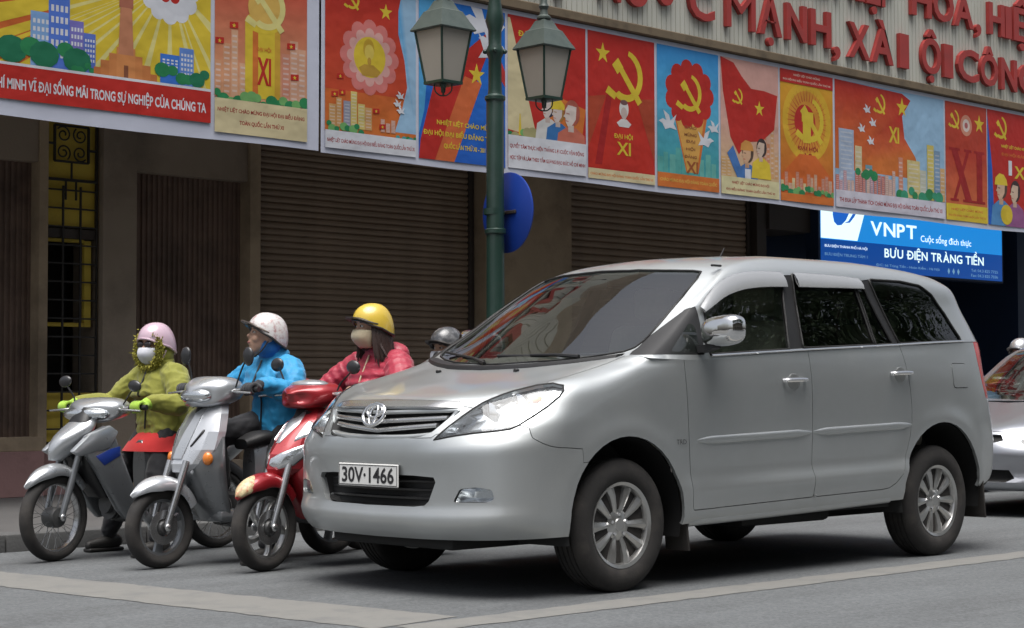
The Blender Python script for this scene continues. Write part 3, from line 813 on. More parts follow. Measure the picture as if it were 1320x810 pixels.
# --- poster 3: portrait medallion over the city
p = pic(-4.37, -5.535)
p.grad(0, 0.1, 1, 1, ORG, RED); p.grad(0, 0.35, 1, 1, (0.62, 0.08, 0.03), RED)
p.poly([(0.84, 1), (0.80, 0.88), (0.80, 0.74), (0.87, 0.58), (0.90, 0.42), (0.84, 0.28), (0.76, 0.14), (1, 0.14), (1, 1)], [LBL, SKY, SKY, LBL, LBL, LBL, LBL, LBL, LBL])
p.star(0.66, 0.86, 0.075); p.sickle(0.28, 0.90, 0.085)
p.flower(0.48, 0.57, 0.25, (0.72, 0.22, 0.2), 12, 0.3); p.flower(0.48, 0.57, 0.20, (0.76, 0.42, 0.38), 12, 0.25); p.disc(0.48, 0.57, 0.175, YEL)
p.disc(0.47, 0.62, 0.062, (0.62, 0.40, 0.04), 16, 1.4); p.disc(0.475, 0.60, 0.052, (0.80, 0.62, 0.12), 16, 1.3); p.poly([(0.36, 0.50), (0.42, 0.525), (0.52, 0.525), (0.60, 0.49), (0.56, 0.455), (0.40, 0.455)], (0.55, 0.33, 0.05))
p.disc(0.475, 0.545, 0.022, (0.55, 0.33, 0.05), 10, 1.6)
p.skyline(0.04, 0.52, 0.13, 0.26, [(0.70, 0.40, 0.16), (0.74, 0.60, 0.2), (0.35, 0.36, 0.45), (0.68, 0.2, 0.1)], 6, 4); p.skyline(0.6, 0.78, 0.13, 0.12, [(0.72, 0.4, 0.3)], 3, 9)
p.trees(0.0, 0.42, 0.10, 0.08, [GRN, LGR], 8, 2); p.trees(0.78, 1, 0.09, 0.05, [GRN, TEA], 6, 3)
for a, b in ((0.16, 0.43), (0.10, 0.32), (0.18, 0.335), (0.55, 0.25), (0.62, 0.16)): p.flag(a, b, 0.035)
for b in (0.36, 0.31, 0.27): p.bird(0.78+0.03*(b*20 % 2), b, 0.05)
p.rect(0, 0, 1, 0.105, WHT); p.text('NHIỆT LIỆT CHÀO MỪNG ĐẠI HỘI ĐẠI BIỂU ĐẢNG TOÀN QUỐC LẦN THỨ XI', 0.02, 0.03, 0.98, 0.07, DRED)
p.done(b2)
# --- poster 4: doves over a red sweep
p = pic(-5.575, -6.79)
p.grad(0, 0, 1, 1, BLU, (0.02, 0.20, 0.72)); p.poly([(0, 0.15), (0, 0.85), (0.12, 0.7), (0.06, 0.3)], SKY); p.poly([(0, 1), (0.35, 1), (0.12, 0.75), (0, 0.55)], SKY)
p.poly([(0, 0), (0.30, 0), (0.78, 0.70), (0.80, 0.86), (0.55, 0.72), (0.20, 0.55), (0.02, 0.12)], RED); p.poly([(0.18, 0), (0.40, 0), (0.72, 0.52), (0.52, 0.55)], (0.70, 0.16, 0.05))
p.poly([(0.78, 0.70), (0.80, 0.88), (1, 0.62), (1, 0.52)], (0.6, 0.05, 0.05))
p.star(0.66, 0.57, 0.10)
p.bird(0.70, 0.90, 0.22); p.bird(0.86, 0.74, 0.20, WHT, -1); p.bird(0.80, 0.80, 0.12); p.bird(0.92, 0.9, 0.1, WHT, -1)
p.text('NHIỆT LIỆT CHÀO MỪNG', 0.20, 0.215, 0.88, 0.262, YEL); p.text('ĐẠI HỘI ĐẠI BIỂU ĐẢNG TOÀN', 0.05, 0.145, 0.93, 0.20, YEL); p.text('QUỐC LẦN THỨ XI - 2011', 0.28, 0.075, 0.78, 0.125, YEL)
p.done(b2)
# --- poster 5: three workers
p = pic(-6.83, -8.03, 3.345)
p.rect(0, 0, 1, 1, RED); p.poly([(0, 0.25), (0, 0.98), (0.03, 0.98), (0.36, 0.22)], CRM); p.poly([(0.36, 0.22), (0.95, 0.25), (1, 0.45), (0.7, 0.5), (0.5, 0.42)], ORG)
p.text('ĐẠI HỘI', 0.13, 0.86, 0.45, 0.92, YEL, 0.03); p.text('XI', 0.20, 0.77, 0.30, 0.83, YEL, 0.03)
p.poly([(0.13, 0.22), (0.145, 0.36), (0.155, 0.36), (0.17, 0.22)], YEL); p.trees(0, 0.5, 0.20, 0.08, [GRN, (0.45, 0.42, 0.2), LGR], 7, 4)
sk = (0.72, 0.62, 0.58)
p.face(0.50, 0.42, 0.085, sk, (0.05, 0.05, 0.08), None, -1, (0.75, 0.74, 0.72)); p.face(0.63, 0.40, 0.085, sk, (0.4, 0.2, 0.05), YEL, -1, (0.05, 0.2, 0.5)); p.face(0.80, 0.40, 0.105, (0.76, 0.66, 0.6), (0.45, 0.12, 0.08), None, -1, (0.62, 0.18, 0.12))
p.rect(0, 0, 1, 0.215, WHT); p.text('QUYẾT TÂM THỰC HIỆN THẮNG LỢI CUỘC VẬN ĐỘNG', 0.02, 0.125, 0.97, 0.17, DRED); p.text('HỌC TẬP VÀ LÀM THEO TẤM GƯƠNG ĐẠO ĐỨC HỒ CHÍ MINH', 0.02, 0.05, 0.985, 0.095, DRED)
p.done(b2)
# --- poster 6: emblem over a beam of light
p = pic(-8.065, -9.18)
p.rect(0, 0, 1, 1, RED); p.poly([(0.0, 0.08), (0.02, 0.25), (0.27, 0.58), (0.72, 0.58), (0.95, 0.2), (1, 0.08)], (0.60, 0.035, 0.02)); p.poly([(0.0, 0.2), (0.0, 0.55), (0.27, 0.58)], (0.46, 0.07, 0.03)); p.poly([(1, 0.15), (1, 0.6), (0.72, 0.58)], (0.46, 0.07, 0.03)); p.poly([(0.27, 0.58), (0.36, 0.60), (0.20, 0.1), (0.10, 0.1)], (0.42, 0.02, 0.02))
p.star(0.22, 0.86, 0.11); p.sickle(0.53, 0.73, 0.28)
p.disc(0.53, 0.50, 0.07, (0.8, 0.78, 0.75), 18, 1.35); p.disc(0.53, 0.47, 0.048, (0.65, 0.52, 0.48), 14, 1.3); p.poly([(0.42, 0.40), (0.49, 0.43), (0.57, 0.43), (0.64, 0.40), (0.60, 0.375), (0.46, 0.375)], (0.75, 0.72, 0.7)); p.disc(0.53, 0.545, 0.055, (0.2, 0.1, 0.1), 14, 0.5)
p.text('ĐẠI HỘI', 0.38, 0.285, 0.66, 0.335, YEL, 0.02); p.text('XI', 0.42, 0.18, 0.63, 0.27, YEL, 0.02)
p.rect(0, 0, 1, 0.07, CRM); p.text('CHÀO MỪNG ĐẠI HỘI ĐẢNG TOÀN QUỐC LẦN THỨ XI', 0.03, 0.02, 0.97, 0.05, ORG)
p.done(b2)
# --- poster 7: red flower torch with doves
p = pic(-9.225, -10.335)
p.grad(0, 0.1, 1, 1, TEA, SKY); p.grad(0, 0.45, 1, 1, (0.12, 0.5, 0.7), (0.05, 0.33, 0.78)); p.skyline(0, 1, 0.1, 0.22, [(0.12, 0.45, 0.42), (0.16, 0.5, 0.45)], 10, 4, False)
p.poly([(0.22, 0.62), (0.84, 0.62), (0.66, 0.12), (0.46, 0.12)], ORG); p.poly([(0.30, 0.5), (0.75, 0.5), (0.63, 0.12), (0.48, 0.12)], (0.78, 0.42, 0.1))
for k in range(11): p.disc(0.52+0.30*math.cos(2*PI*k/11), 0.68+0.27/p.ar*math.sin(2*PI*k/11), 0.10, RED, 16, 1.0, False)
p.disc(0.52, 0.68, 0.31, RED, 28, 0.9); p.sickle(0.50, 0.69, 0.21)
p.bird(0.17, 0.45, 0.15); p.bird(0.78, 0.36, 0.14, WHT, -1); p.bird(0.91, 0.46, 0.10)
for i, t in enumerate(('CHÀO', 'MỪNG', 'ĐẠI', 'HỘI', 'ĐẢNG')): p.text(t, 0.53-0.025*len(t), 0.43-i*0.052, 0.53+0.025*len(t), 0.458-i*0.052, (0.35, 0.14, 0.05))
p.text('XI', 0.46, 0.115, 0.65, 0.20, (0.42, 0.12, 0.04), 0.02)
p.rect(0, 0, 1, 0.10, ORG); p.text('CHÀO MỪNG ĐẠI HỘI ĐẢNG TOÀN QUỐC', 0.04, 0.035, 0.96, 0.075, (0.8, 0.5, 0.1))
p.done(b2)
# --- poster 8: waving flag and workers
p = pic(-10.375, -11.50)
p.rect(0, 0, 1, 1, (0.74, 0.42, 0.36)); p.grad(0, 0.12, 1, 0.6, (0.76, 0.55, 0.30), (0.74, 0.42, 0.36))
p.skyline(0.72, 1.0, 0.15, 0.5, [(0.72, 0.3, 0.16), (0.75, 0.42, 0.2)], 4, 6); p.skyline(0, 0.2, 0.12, 0.3, [(0.74, 0.45, 0.2)], 2, 4)
p.poly([(0, 1), (0.22, 0.97), (0.36, 0.88), (0.52, 0.80), (0.75, 0.80), (0.98, 0.78), (0.92, 0.52), (0.70, 0.42), (0.45, 0.40), (0.30, 0.30), (0.16, 0.42), (0.04, 0.75)], RED)
p.sickle(0.28, 0.73, 0.09); p.star(0.66, 0.66, 0.09)
p.face(0.44, 0.31, 0.10, (0.72, 0.45, 0.28), (0.1, 0.06, 0.04), (0.70, 0.33, 0.08), -1, (0.08, 0.22, 0.55)); p.face(0.68, 0.36, 0.09, (0.78, 0.6, 0.48), (0.06, 0.04, 0.04), None, -1, YEL)
p.poly([(0.10, 0.30), (0.20, 0.36), (0.34, 0.20), (0.28, 0.12)], (0.08, 0.22, 0.55)); p.rect(0.40, 0.12, 0.50, 0.2, WHT)
p.rect(0, 0, 1, 0.13, (0.78, 0.72, 0.42)); p.text('NHIỆT LIỆT CHÀO MỪNG ĐẠI HỘI', 0.18, 0.075, 0.82, 0.105, DRED); p.text('ĐẠI BIỂU ĐẢNG TOÀN QUỐC LẦN THỨ XI', 0.08, 0.025, 0.92, 0.055, DRED)
p.done(b2)
# --- poster 9: golden emblem with rays
p = pic(-11.535, -12.635)
p.grad(0, 0, 1, 1, (0.66, 0.13, 0.03), (0.78, 0.42, 0.03)); p.disc(0.5, 0.62, 0.46, (0.78, 0.47, 0.04), 32); p.disc(0.5, 0.62, 0.36, (0.74, 0.33, 0.04), 32)
for k in range(36):
    t = 2*PI*k/36; p.poly([(0.5+0.24*math.cos(t-0.04), 0.62+0.24/p.ar*math.sin(t-0.04)), (0.5+0.40*math.cos(t), 0.62+0.40/p.ar*math.sin(t)), (0.5+0.24*math.cos(t+0.04), 0.62+0.24/p.ar*math.sin(t+0.04))], (0.60, 0.12, 0.03), False)
p.k += 1
p.disc(0.46, 0.62, 0.20, RED); p.sickle(0.54, 0.64, 0.27); p.rect(0.42, 0.46, 0.57, 0.66, YEL); p.rect(0.40, 0.62, 0.62, 0.70, YEL)
p.text('ĐẠI HỘI', 0.32, 0.395, 0.70, 0.44, DRED, 0.02); p.text('XI', 0.44, 0.28, 0.58, 0.38, DRED, 0.03)
p.poly([(0, 0.19), (0.35, 0.37), (0.65, 0.37), (1, 0.19), (1, 0.1), (0, 0.1)], (0.72, 0.16, 0.03)); p.skyline(0, 1, 0.08, 0.15, [(0.74, 0.42, 0.26), (0.68, 0.25, 0.14), (0.76, 0.6, 0.3)], 14, 3); p.trees(0, 1, 0.06, 0.08, [GRN, LGR], 16, 5); p.rect(0, 0, 1, 0.06, ORG)
p.rect(0, 0.90, 1, 1, RED); p.text('NHIỆT LIỆT CHÀO MỪNG', 0.25, 0.955, 0.75, 0.98, (0.8, 0.6, 0.5)); p.text('ĐẠI HỘI ĐẠI BIỂU TOÀN QUỐC LẦN THỨ XI', 0.05, 0.915, 0.95, 0.94, (0.8, 0.6, 0.5))
p.done(b2)
# --- poster 10: wide city view with flag
p = pic(-12.68, -15.22)
p.rect(0, 0, 1, 1, LBL); p.poly([(0, 0.3), (0, 1), (0.60, 0.985), (0.68, 0.94), (0.60, 0.80), (0.62, 0.62), (0.72, 0.48), (0.78, 0.30)], [ORG, RED, RED, RED, RED, (0.66, 0.1, 0.04), ORG, ORG])
p.sickle(0.39, 0.87, 0.055); p.star(0.60, 0.87, 0.055); p.text('XI', 0.475, 0.57, 0.57, 0.70, YEL, 0.03)
for a, b in ((0.28, 0.80), (0.33, 0.70), (0.23, 0.64), (0.31, 0.55)): p.bird(a, b, 0.035)
for a0, a1, h, c in ((0.03, 0.16, 0.62, (0.45, 0.55, 0.72)), (0.17, 0.23, 0.50, (0.74, 0.62, 0.36)), (0.26, 0.32, 0.36, (0.2, 0.4, 0.5)), (0.56, 0.60, 0.46, (0.72, 0.30, 0.2)), (0.64, 0.76, 0.45, (0.74, 0.62, 0.28)), (0.76, 0.82, 0.38, (0.6, 0.62, 0.5)), (0.83, 0.895, 0.60, (0.72, 0.60, 0.16)), (0.90, 0.955, 0.56, (0.25, 0.38, 0.55)), (0.955, 1.0, 0.42, (0.72, 0.45, 0.2))):
    p.rect(a0, 0.14, a1, h, c)
    j = 0.2
    while j < h-0.03: p.rect(a0+(a1-a0)*0.12, j, a1-(a1-a0)*0.12, j+0.012, mixc(c, (0.85, 0.85, 0.85), 0.4), False); j += 0.035
    p.k += 1
p.skyline(0, 0.55, 0.13, 0.22, [(0.66, 0.22, 0.18), (0.74, 0.48, 0.4), (0.6, 0.35, 0.4)], 16, 7); p.trees(0.18, 0.36, 0.26, 0.1, [GRN], 5, 3); p.trees(0.55, 0.98, 0.14, 0.12, [GRN, (0.05, 0.35, 0.2)], 9, 4)
p.rect(0, 0, 1, 0.135, (0.72, 0.70, 0.80)); p.text('THI ĐUA LẬP THÀNH TÍCH CHÀO MỪNG ĐẠI HỘI ĐẢNG TOÀN QUỐC LẦN THỨ XI', 0.03, 0.035, 0.97, 0.095, DRED)
p.done(b2)
# --- poster 11: large roman numeral
p = pic(-15.255, -16.32)
p.rect(0, 0, 1, 1, (0.54, 0.06, 0.03)); p.grad(0, 0.14, 1, 0.6, (0.70, 0.17, 0.06), (0.54, 0.05, 0.03))
p.sickle(0.20, 0.86, 0.13); p.star(0.82, 0.85, 0.13); p.disc(0.50, 0.82, 0.14, (0.70, 0.30, 0.2)); p.disc(0.50, 0.82, 0.085, (0.78, 0.66, 0.6)); p.disc(0.50, 0.82, 0.04, (0.5, 0.15, 0.15))
for q, w in (((0.10, 0.60), 0.13), ((0.46, 0.60), -0.13)):
    pass
p.poly([(0.13, 0.60), (0.28, 0.60), (0.62, 0.18), (0.46, 0.18)], DRED); p.poly([(0.50, 0.60), (0.57, 0.60), (0.24, 0.18), (0.17, 0.18)], DRED); p.rect(0.74, 0.18, 0.88, 0.60, DRED)
for a0, a1 in ((0.08, 0.34), (0.44, 0.62), (0.68, 0.94)): p.rect(a0, 0.595, a1, 0.615, DRED)
for a0, a1 in ((0.10, 0.30), (0.40, 0.68), (0.68, 0.94)): p.rect(a0, 0.165, a1, 0.185, DRED)
p.rect(0, 0, 1, 0.14, YEL); p.text('NHIỆT LIỆT CHÀO MỪNG', 0.12, 0.08, 0.88, 0.11, ORG); p.text('ĐẠI HỘI ĐẢNG TOÀN QUỐC LẦN THỨ XI', 0.05, 0.03, 0.95, 0.06, ORG)
p.done(b2)
# --- poster 12: workers under the flag
p = pic(-16.345, -17.50)
p.rect(0, 0, 1, 1, RED); p.poly([(0, 0), (0, 0.95), (0.10, 0.5), (0.14, 0)], BLU); p.sickle(0.30, 0.86, 0.15)
p.text('NHIỆT LIỆT CHÀO MỪNG', 0.32, 0.68, 0.98, 0.72, YEL); p.text('ĐẠI HỘI ĐẢNG', 0.32, 0.61, 0.98, 0.65, ORG); p.text('XI', 0.62, 0.43, 0.92, 0.54, YEL, 0.03)
p.face(0.30, 0.32, 0.13, (0.74, 0.5, 0.35), (0.1, 0.06, 0.04), YEL, -1, (0.10, 0.3, 0.6)); p.face(0.62, 0.30, 0.12, (0.76, 0.56, 0.42), (0.06, 0.04, 0.04), None, -1, (0.35, 0.12, 0.3)); p.disc(0.42, 0.10, 0.14, YEL, 18, 0.9); p.rect(0.48, 0.45, 0.56, 0.58, WHT)
p.done(b2)
for q, (xa, xb) in enumerate(((-17.55, -18.65), (-18.70, -19.80), (-19.85, -20.95))):
    p = pic(xa, xb); p.grad(0, 0.12, 1, 1, ORG, RED); p.star(0.7, 0.82, 0.12); p.sickle(0.35, 0.72, 0.22); p.skyline(0, 1, 0.12, 0.3, [(0.74, 0.42, 0.26), (0.76, 0.6, 0.3)], 8, q); p.trees(0, 1, 0.1, 0.08, [GRN, LGR], 10, q); p.rect(0, 0, 1, 0.12, CRM); p.done(b2)
# ================================================================== CARS
def paint_mat(name, col, rough=0.33, dust=(0.20, 0.19, 0.17), damt=0.35):
    mt = mat(name, col, rough, metal=0.85, coat=0.8, var=0.05, vscale=300)
    n = mt.node_tree; L = n.links; p = n.nodes['Principled BSDF']
    # road film: heavier low down, where spray lands, broken up by noise
    tc = n.nodes.new('ShaderNodeTexCoord'); sep = n.nodes.new('ShaderNodeSeparateXYZ'); L.new(tc.outputs['Object'], sep.inputs[0])
    nz = n.nodes.new('ShaderNodeTexNoise'); nz.inputs['Scale'].default_value = 5; nz.inputs['Detail'].default_value = 8; L.new(tc.outputs['Object'], nz.inputs['Vector'])
    mr = n.nodes.new('ShaderNodeMapRange'); mr.inputs[1].default_value = 0.85; mr.inputs[2].default_value = 0.25; L.new(sep.outputs[2], mr.inputs[0])
    mu = n.nodes.new('ShaderNodeMath'); mu.operation = 'MULTIPLY_ADD'; mu.inputs[1].default_value = 0.7; L.new(mr.outputs[0], mu.inputs[0])
    m3 = n.nodes.new('ShaderNodeMath'); m3.operation = 'SUBTRACT'; L.new(nz.outputs['Fac'], m3.inputs[0]); m3.inputs[1].default_value = 0.42
    L.new(m3.outputs[0], mu.inputs[2])
    m4 = n.nodes.new('ShaderNodeMath'); m4.operation = 'MULTIPLY'; m4.use_clamp = True; m4.inputs[1].default_value = damt; L.new(mu.outputs[0], m4.inputs[0])
    mx = n.nodes.new('ShaderNodeMix'); mx.data_type = 'RGBA'; src = p.inputs['Base Color'].links[0].from_socket
    L.new(m4.outputs[0], mx.inputs[0]); L.new(src, mx.inputs[6]); mx.inputs[7].default_value = (*dust, 1); L.new(mx.outputs[2], p.inputs['Base Color'])
    for inp, a, b in (('Metallic', 0.85, 0.1), ('Coat Weight', 0.8, 0.15)):
        q = n.nodes.new('ShaderNodeMapRange'); q.inputs[3].default_value = a; q.inputs[4].default_value = b; L.new(m4.outputs[0], q.inputs[0]); L.new(q.outputs[0], p.inputs[inp])
    return mt
silver = paint_mat('silver_paint', (0.52, 0.545, 0.55), 0.45)
chrome = mat('chrome', (0.80, 0.80, 0.80), 0.06, metal=1.0)
satin = mat('satin_chrome', (0.55, 0.55, 0.55), 0.25, metal=0.9)
blackp = mat('black_plastic', (0.016, 0.016, 0.017), 0.5, var=0.15, vscale=30)
seal = mat('rubber_seal', (0.012, 0.012, 0.012), 0.6)
rubber = mat('tyre_rubber', (0.028, 0.026, 0.025), 0.85, var=0.3, vscale=14, stain=(0.07, 0.062, 0.055), sscale=7, samt=0.6, bump=0.15, bscale=120)
alloy = mat('alloy', (0.52, 0.52, 0.51), 0.3, metal=0.85, var=0.06, vscale=30, stain=(0.2, 0.18, 0.16), sscale=6, samt=0.3)
under = mat('underbody', (0.014, 0.014, 0.014), 0.8)
glass_ws = glass_mat('windscreen_glass', (0.72, 0.78, 0.74), 1.0, 0.0, 1.85)
glass_sd = glass_mat('side_glass', (0.66, 0.72, 0.68), 1.0, 0.0, 1.55)
glass_dk = glass_mat('dark_glass', (0.22, 0.24, 0.23), 1.0, 0.005, 1.5)
lens = glass_mat('lamp_lens', (0.93, 0.95, 0.96), 1.0, 0.0, 1.45)
refl = mat('lamp_reflector', (0.62, 0.64, 0.66), 0.22, metal=0.9, bump=0.12, bscale=28)
amber = mat('amber_lens', (0.75, 0.22, 0.03), 0.2, coat=0.5)
redlens = mat('red_lens', (0.55, 0.02, 0.02), 0.15, coat=0.6)
fabric = mat('seat_fabric', (0.32, 0.30, 0.25), 0.9, var=0.1, vscale=30)
platew = mat('plate_white', (0.72, 0.72, 0.70), 0.45)
inkk = mat('plate_ink', (0.02, 0.02, 0.022), 0.5)
rust = mat('mud_flap', (0.045, 0.04, 0.036), 0.8, var=0.3, vscale=10)

def inpoly(x, y, P):
    c = False; n = len(P); j = n-1
    for i in range(n):
        if (P[i][1] > y) != (P[j][1] > y) and x < (P[j][0]-P[i][0])*(y-P[i][1])/(P[j][1]-P[i][1])+P[i][0]: c = not c
        j = i
    return c
def roundpoly(P, r=0.03, n=4):
    """round the corners of a polygon"""
    out = []; k = len(P)
    for i in range(k):
        p = Vector(P[i]); a = Vector(P[i-1])-p; b = Vector(P[(i+1) % k])-p
        q = min(r, a.length*0.45, b.length*0.45)
        A = p+a.normalized()*q; B = p+b.normalized()*q
        for t in range(n+1):
            t /= n; out.append(tuple(A*(1-t)**2+p*2*t*(1-t)+B*t*t))
    return out
def cut(bm, P, ax, sel):
    """score a polygon (in the plane of axes ax) into the surface, along the third axis"""
    i, j = ax; n = len(P); o = 3-i-j
    for k in range(n):
        a = P[k]; b = P[(k+1) % n]
        x0, x1 = min(a[0], b[0])-1e-4, max(a[0], b[0])+1e-4; y0, y1 = min(a[1], b[1])-1e-4, max(a[1], b[1])+1e-4
        fs = []
        for f in bm.faces:
            if not sel(f): continue
            xs = [v.co[i] for v in f.verts]; ys = [v.co[j] for v in f.verts]
            if max(xs) >= x0 and min(xs) <= x1 and max(ys) >= y0 and min(ys) <= y1: fs.append(f)
        if not fs: continue
        es = {e for f in fs for e in f.edges}; vs = {v for f in fs for v in f.verts}
        co = [0, 0, 0]; no = [0, 0, 0]; co[i], co[j] = a; d = (b[0]-a[0], b[1]-a[1]); l = math.hypot(*d)
        if l < 1e-6: continue
        no[i], no[j] = d[1]/l, -d[0]/l
        bmesh.ops.bisect_plane(bm, geom=list(vs)+list(es)+fs, dist=1.2e-3, plane_co=co, plane_no=no)
def take(bm, faces):
    """copy faces out into a bmesh of their own and delete them from the source"""
    nb = bmesh.new(); vm = {}
    for f in faces:
        for v in f.verts:
            if v not in vm: vm[v] = nb.verts.new(v.co)
        nb.faces.new([vm[v] for v in f.verts])
    bmesh.ops.delete(bm, geom=list(faces), context='FACES')
    return nb
def regions(bm, regs):
    """regs: (name, polygon, axes, selector). Score all, then collect each region's faces in order."""
    for nm, P, ax, sel in regs: cut(bm, P, ax, sel)
    out = {}
    for nm, P, ax, sel in regs:
        i, j = ax; fs = []
        for f in bm.faces:
            if sel(f):
                c = f.calc_center_median()
                if inpoly(c[i], c[j], P): fs.append(f)
        out[nm] = take(bm, fs)
    return out
def outward(bm, ctr):
    bmesh.ops.recalc_face_normals(bm, faces=bm.faces)
    s = 0
    for f in bm.faces: s += f.normal.dot(f.calc_center_median()-Vector(ctr))*f.calc_area()
    if s < 0: bmesh.ops.reverse_faces(bm, faces=bm.faces)
def anorm(v):
    """vertex normal weighted by the area of faces one ring out, so slivers do not bend it"""
    fs = {f for e in v.link_edges for w in e.verts for f in w.link_faces}; n = Vector()
    for f in fs: n += f.normal*f.calc_area()
    return n.normalized() if n.length > 0 else v.normal.copy()
def panel(name, bm, mt, parent, ctr, gap=0.0022, lip=0.018, push=0.0, sharp=38):
    """a skin panel: shrunk a little for the shut line, edges turned in"""
    bmesh.ops.remove_doubles(bm, verts=bm.verts, dist=2e-5)
    outward(bm, ctr); bm.normal_update()
    if push:
        nv = {v: v.normal.copy() for v in bm.verts}
        for v in bm.verts: v.co += nv[v]*push
    if gap:
        mv = {}
        for e in bm.edges:
            if not e.is_boundary: continue
            f = e.link_faces[0]; d = (e.verts[1].co-e.verts[0].co).normalized(); n = f.normal.cross(d)
            if n.dot(f.calc_center_median()-e.verts[0].co) < 0: n = -n
            for v in e.verts: mv.setdefault(v, Vector()).__iadd__(n*e.calc_length())
        for v, n in mv.items():
            if n.length > 1e-9: v.co += n.normalized()*gap
    if lip:
        be = [e for e in bm.edges if e.is_boundary]
        bm.normal_update(); nv = {v: anorm(v) for e in be for v in e.verts}
        g = bmesh.ops.extrude_edge_only(bm, edges=be)
        nvs = [x for x in g['geom'] if isinstance(x, bmesh.types.BMVert)]
        # the new vert shares its position with an old one
        key = {tuple(round(c, 6) for c in v.co): n for v, n in nv.items()}
        for v in nvs:
            n = key.get(tuple(round(c, 6) for c in v.co))
            if n is not None: v.co -= n*lip
    me = bpy.data.meshes.new(name); bm.to_mesh(me); bm.free(); finish(me, mt, sharp)
    return link(bpy.data.objects.new(name, me), parent)
def loops(bm):
    """ordered boundary loops of a patch"""
    nx = {}
    for e in bm.edges:
        if e.is_boundary:
            for a, b in ((e.verts[0], e.verts[1]), (e.verts[1], e.verts[0])): nx.setdefault(a, []).append(b)
    seen = set(); out = []
    for v in nx:
        if v in seen: continue
        lp = [v]; seen.add(v); c = v
        while True:
            n = [w for w in nx[c] if w not in seen]
            if not n: break
            c = n[0]; seen.add(c); lp.append(c)
        out.append([w.co.copy() for w in lp])
    return out
def edge_tube(bm, src, rad, seg=6):
    bmesh.ops.remove_doubles(src, verts=src.verts, dist=2e-5)
    for lp in loops(src):
        if len(lp) < 8: continue
        # thin out points that sit closer than the band is wide
        P = [lp[0]]
        for q in lp[1:]:
            if (q-P[-1]).length > rad*1.6: P.append(q)
        bm_tube(bm, P+[P[0], P[1]], rad, seg, False)
def mir(P): return [(-a, b) for a, b in P][::-1]
def symm(net):
    """half net (v>=0, column 0 and last on the centre line) -> both sides as one bmesh"""
    bm = grid_bm(net); H = net.copy(); H[:, :, 1] *= -1
    grid_bm(H[:, ::-1], bm); bmesh.ops.remove_doubles(bm, verts=bm.verts, dist=1e-5); return bm
def bulge(bm, cu, cz, r, amt, w):
    """flare round a wheel arch"""
    for v in bm.verts:
        if abs(v.co.y) < 0.6: continue
        d = math.hypot(v.co.x-cu, v.co.z-cz)-r
        if d > -0.06 and v.co.z < 1.0:
            v.co.y += math.copysign(amt*math.exp(-(d/w)**2), v.co.y)

def make_wheel(parent, cx, cy, cz, side, rad=0.325, width=0.205, rim_r=0.205, name='wheel'):
    w = thing(name, None, None); w.parent = parent; w.location = (cx, cy, cz)
    if side < 0: w.rotation_euler = (0, 0, PI)
    h = width/2
    prof = [(rim_r-0.012, h*0.55), (rim_r, h*0.80), (rim_r+0.012, h*0.90), (rim_r+0.035, h*0.99), (rim_r+0.065, h*1.0), (rad-0.032, h*0.92), (rad-0.012, h*0.80), (rad-0.002, h*0.62)]
    gro = []
    for q in (0.45, 0.15, -0.15, -0.45):
        gro += [(rad, h*(q+0.05)), (rad-0.008, h*(q+0.035)), (rad-0.008, h*(q-0.035)), (rad, h*(q-0.05))]
    prof = prof+gro+[(r, -y) for r, y in prof[::-1]]
    lathe('tyre', prof, rubber, w, 'Y', 48, sharp=40)
    bm = bmesh.new()
    rp = [(rim_r-0.018, -h*0.8), (rim_r-0.022, 0), (rim_r-0.020, h*0.62), (rim_r-0.012, h*0.80), (rim_r+0.004, h*0.88), (rim_r+0.006, h*0.80), (rim_r, h*0.55), (rim_r-0.004, -h*0.8)]
    bm_lathe(bm, rp, 'Y', 48, close=True)
    bm_lathe(bm, [(0.0, h*0.72), (0.030, h*0.72), (0.034, h*0.68), (0.06, h*0.62), (0.075, h*0.56), (0.078, h*0.30), (0.0, h*0.30)], 'Y', 24)
    for k in range(10):
        pair = k//2; a = 2*PI*pair/5+PI/2+(R(16) if k % 2 else -R(16))
        a2 = 2*PI*pair/5+PI/2+(R(20) if k % 2 else -R(20)); c = Vector((math.cos(a), 0, math.sin(a))); t = Vector((-math.sin(a), 0, math.cos(a))); c2 = Vector((math.cos(a2), 0, math.sin(a2)))
        b = bmesh.new(); st = []
        for q, (rr, wd, yy, th) in enumerate(((0.055, 0.016, h*0.60, 0.03), (0.10, 0.021, h*0.70, 0.03), (0.15, 0.026, h*0.76, 0.03), (rim_r-0.016, 0.034, h*0.74, 0.035))):
            dd = c.lerp(c2, q/3).normalized(); ctr = dd*rr
            st.append([b.verts.new(ctr+t*s*wd*m_+Vector((0, yv, 0))) for s, m_, yv in ((-1, 1, yy-th), (-1, 0.75, yy-0.006), (0, 1, yy+0.003), (1, 0.75, yy-0.006), (1, 1, yy-th))])
        for s1, s2 in zip(st, st[1:]):
            for q in range(5): b.faces.new((s1[q], s1[(q+1) % 5], s2[(q+1) % 5], s2[q]))
        b.faces.new(st[0]); b.faces.new(st[-1]); merge(bm, b)
    mkb('rim', bm, alloy, w, 30)
    bm = bmesh.new()
    for k in range(5):
        a = 2*PI*k/5+PI/2; bm_lathe(bm, [(0.0, h*0.70), (0.009, h*0.70), (0.011, h*0.60), (0.011, h*0.4)], 'Y', 6, (0.052*math.cos(a), 0, 0.052*math.sin(a)))
    mkb('lug_nuts', bm, chrome, w, 30)
    lathe('brake_disc', [(0.0, h*0.15), (0.14, h*0.15), (0.14, h*0.05), (0.0, h*0.05)], under, w, 'Y', 24)
    return w

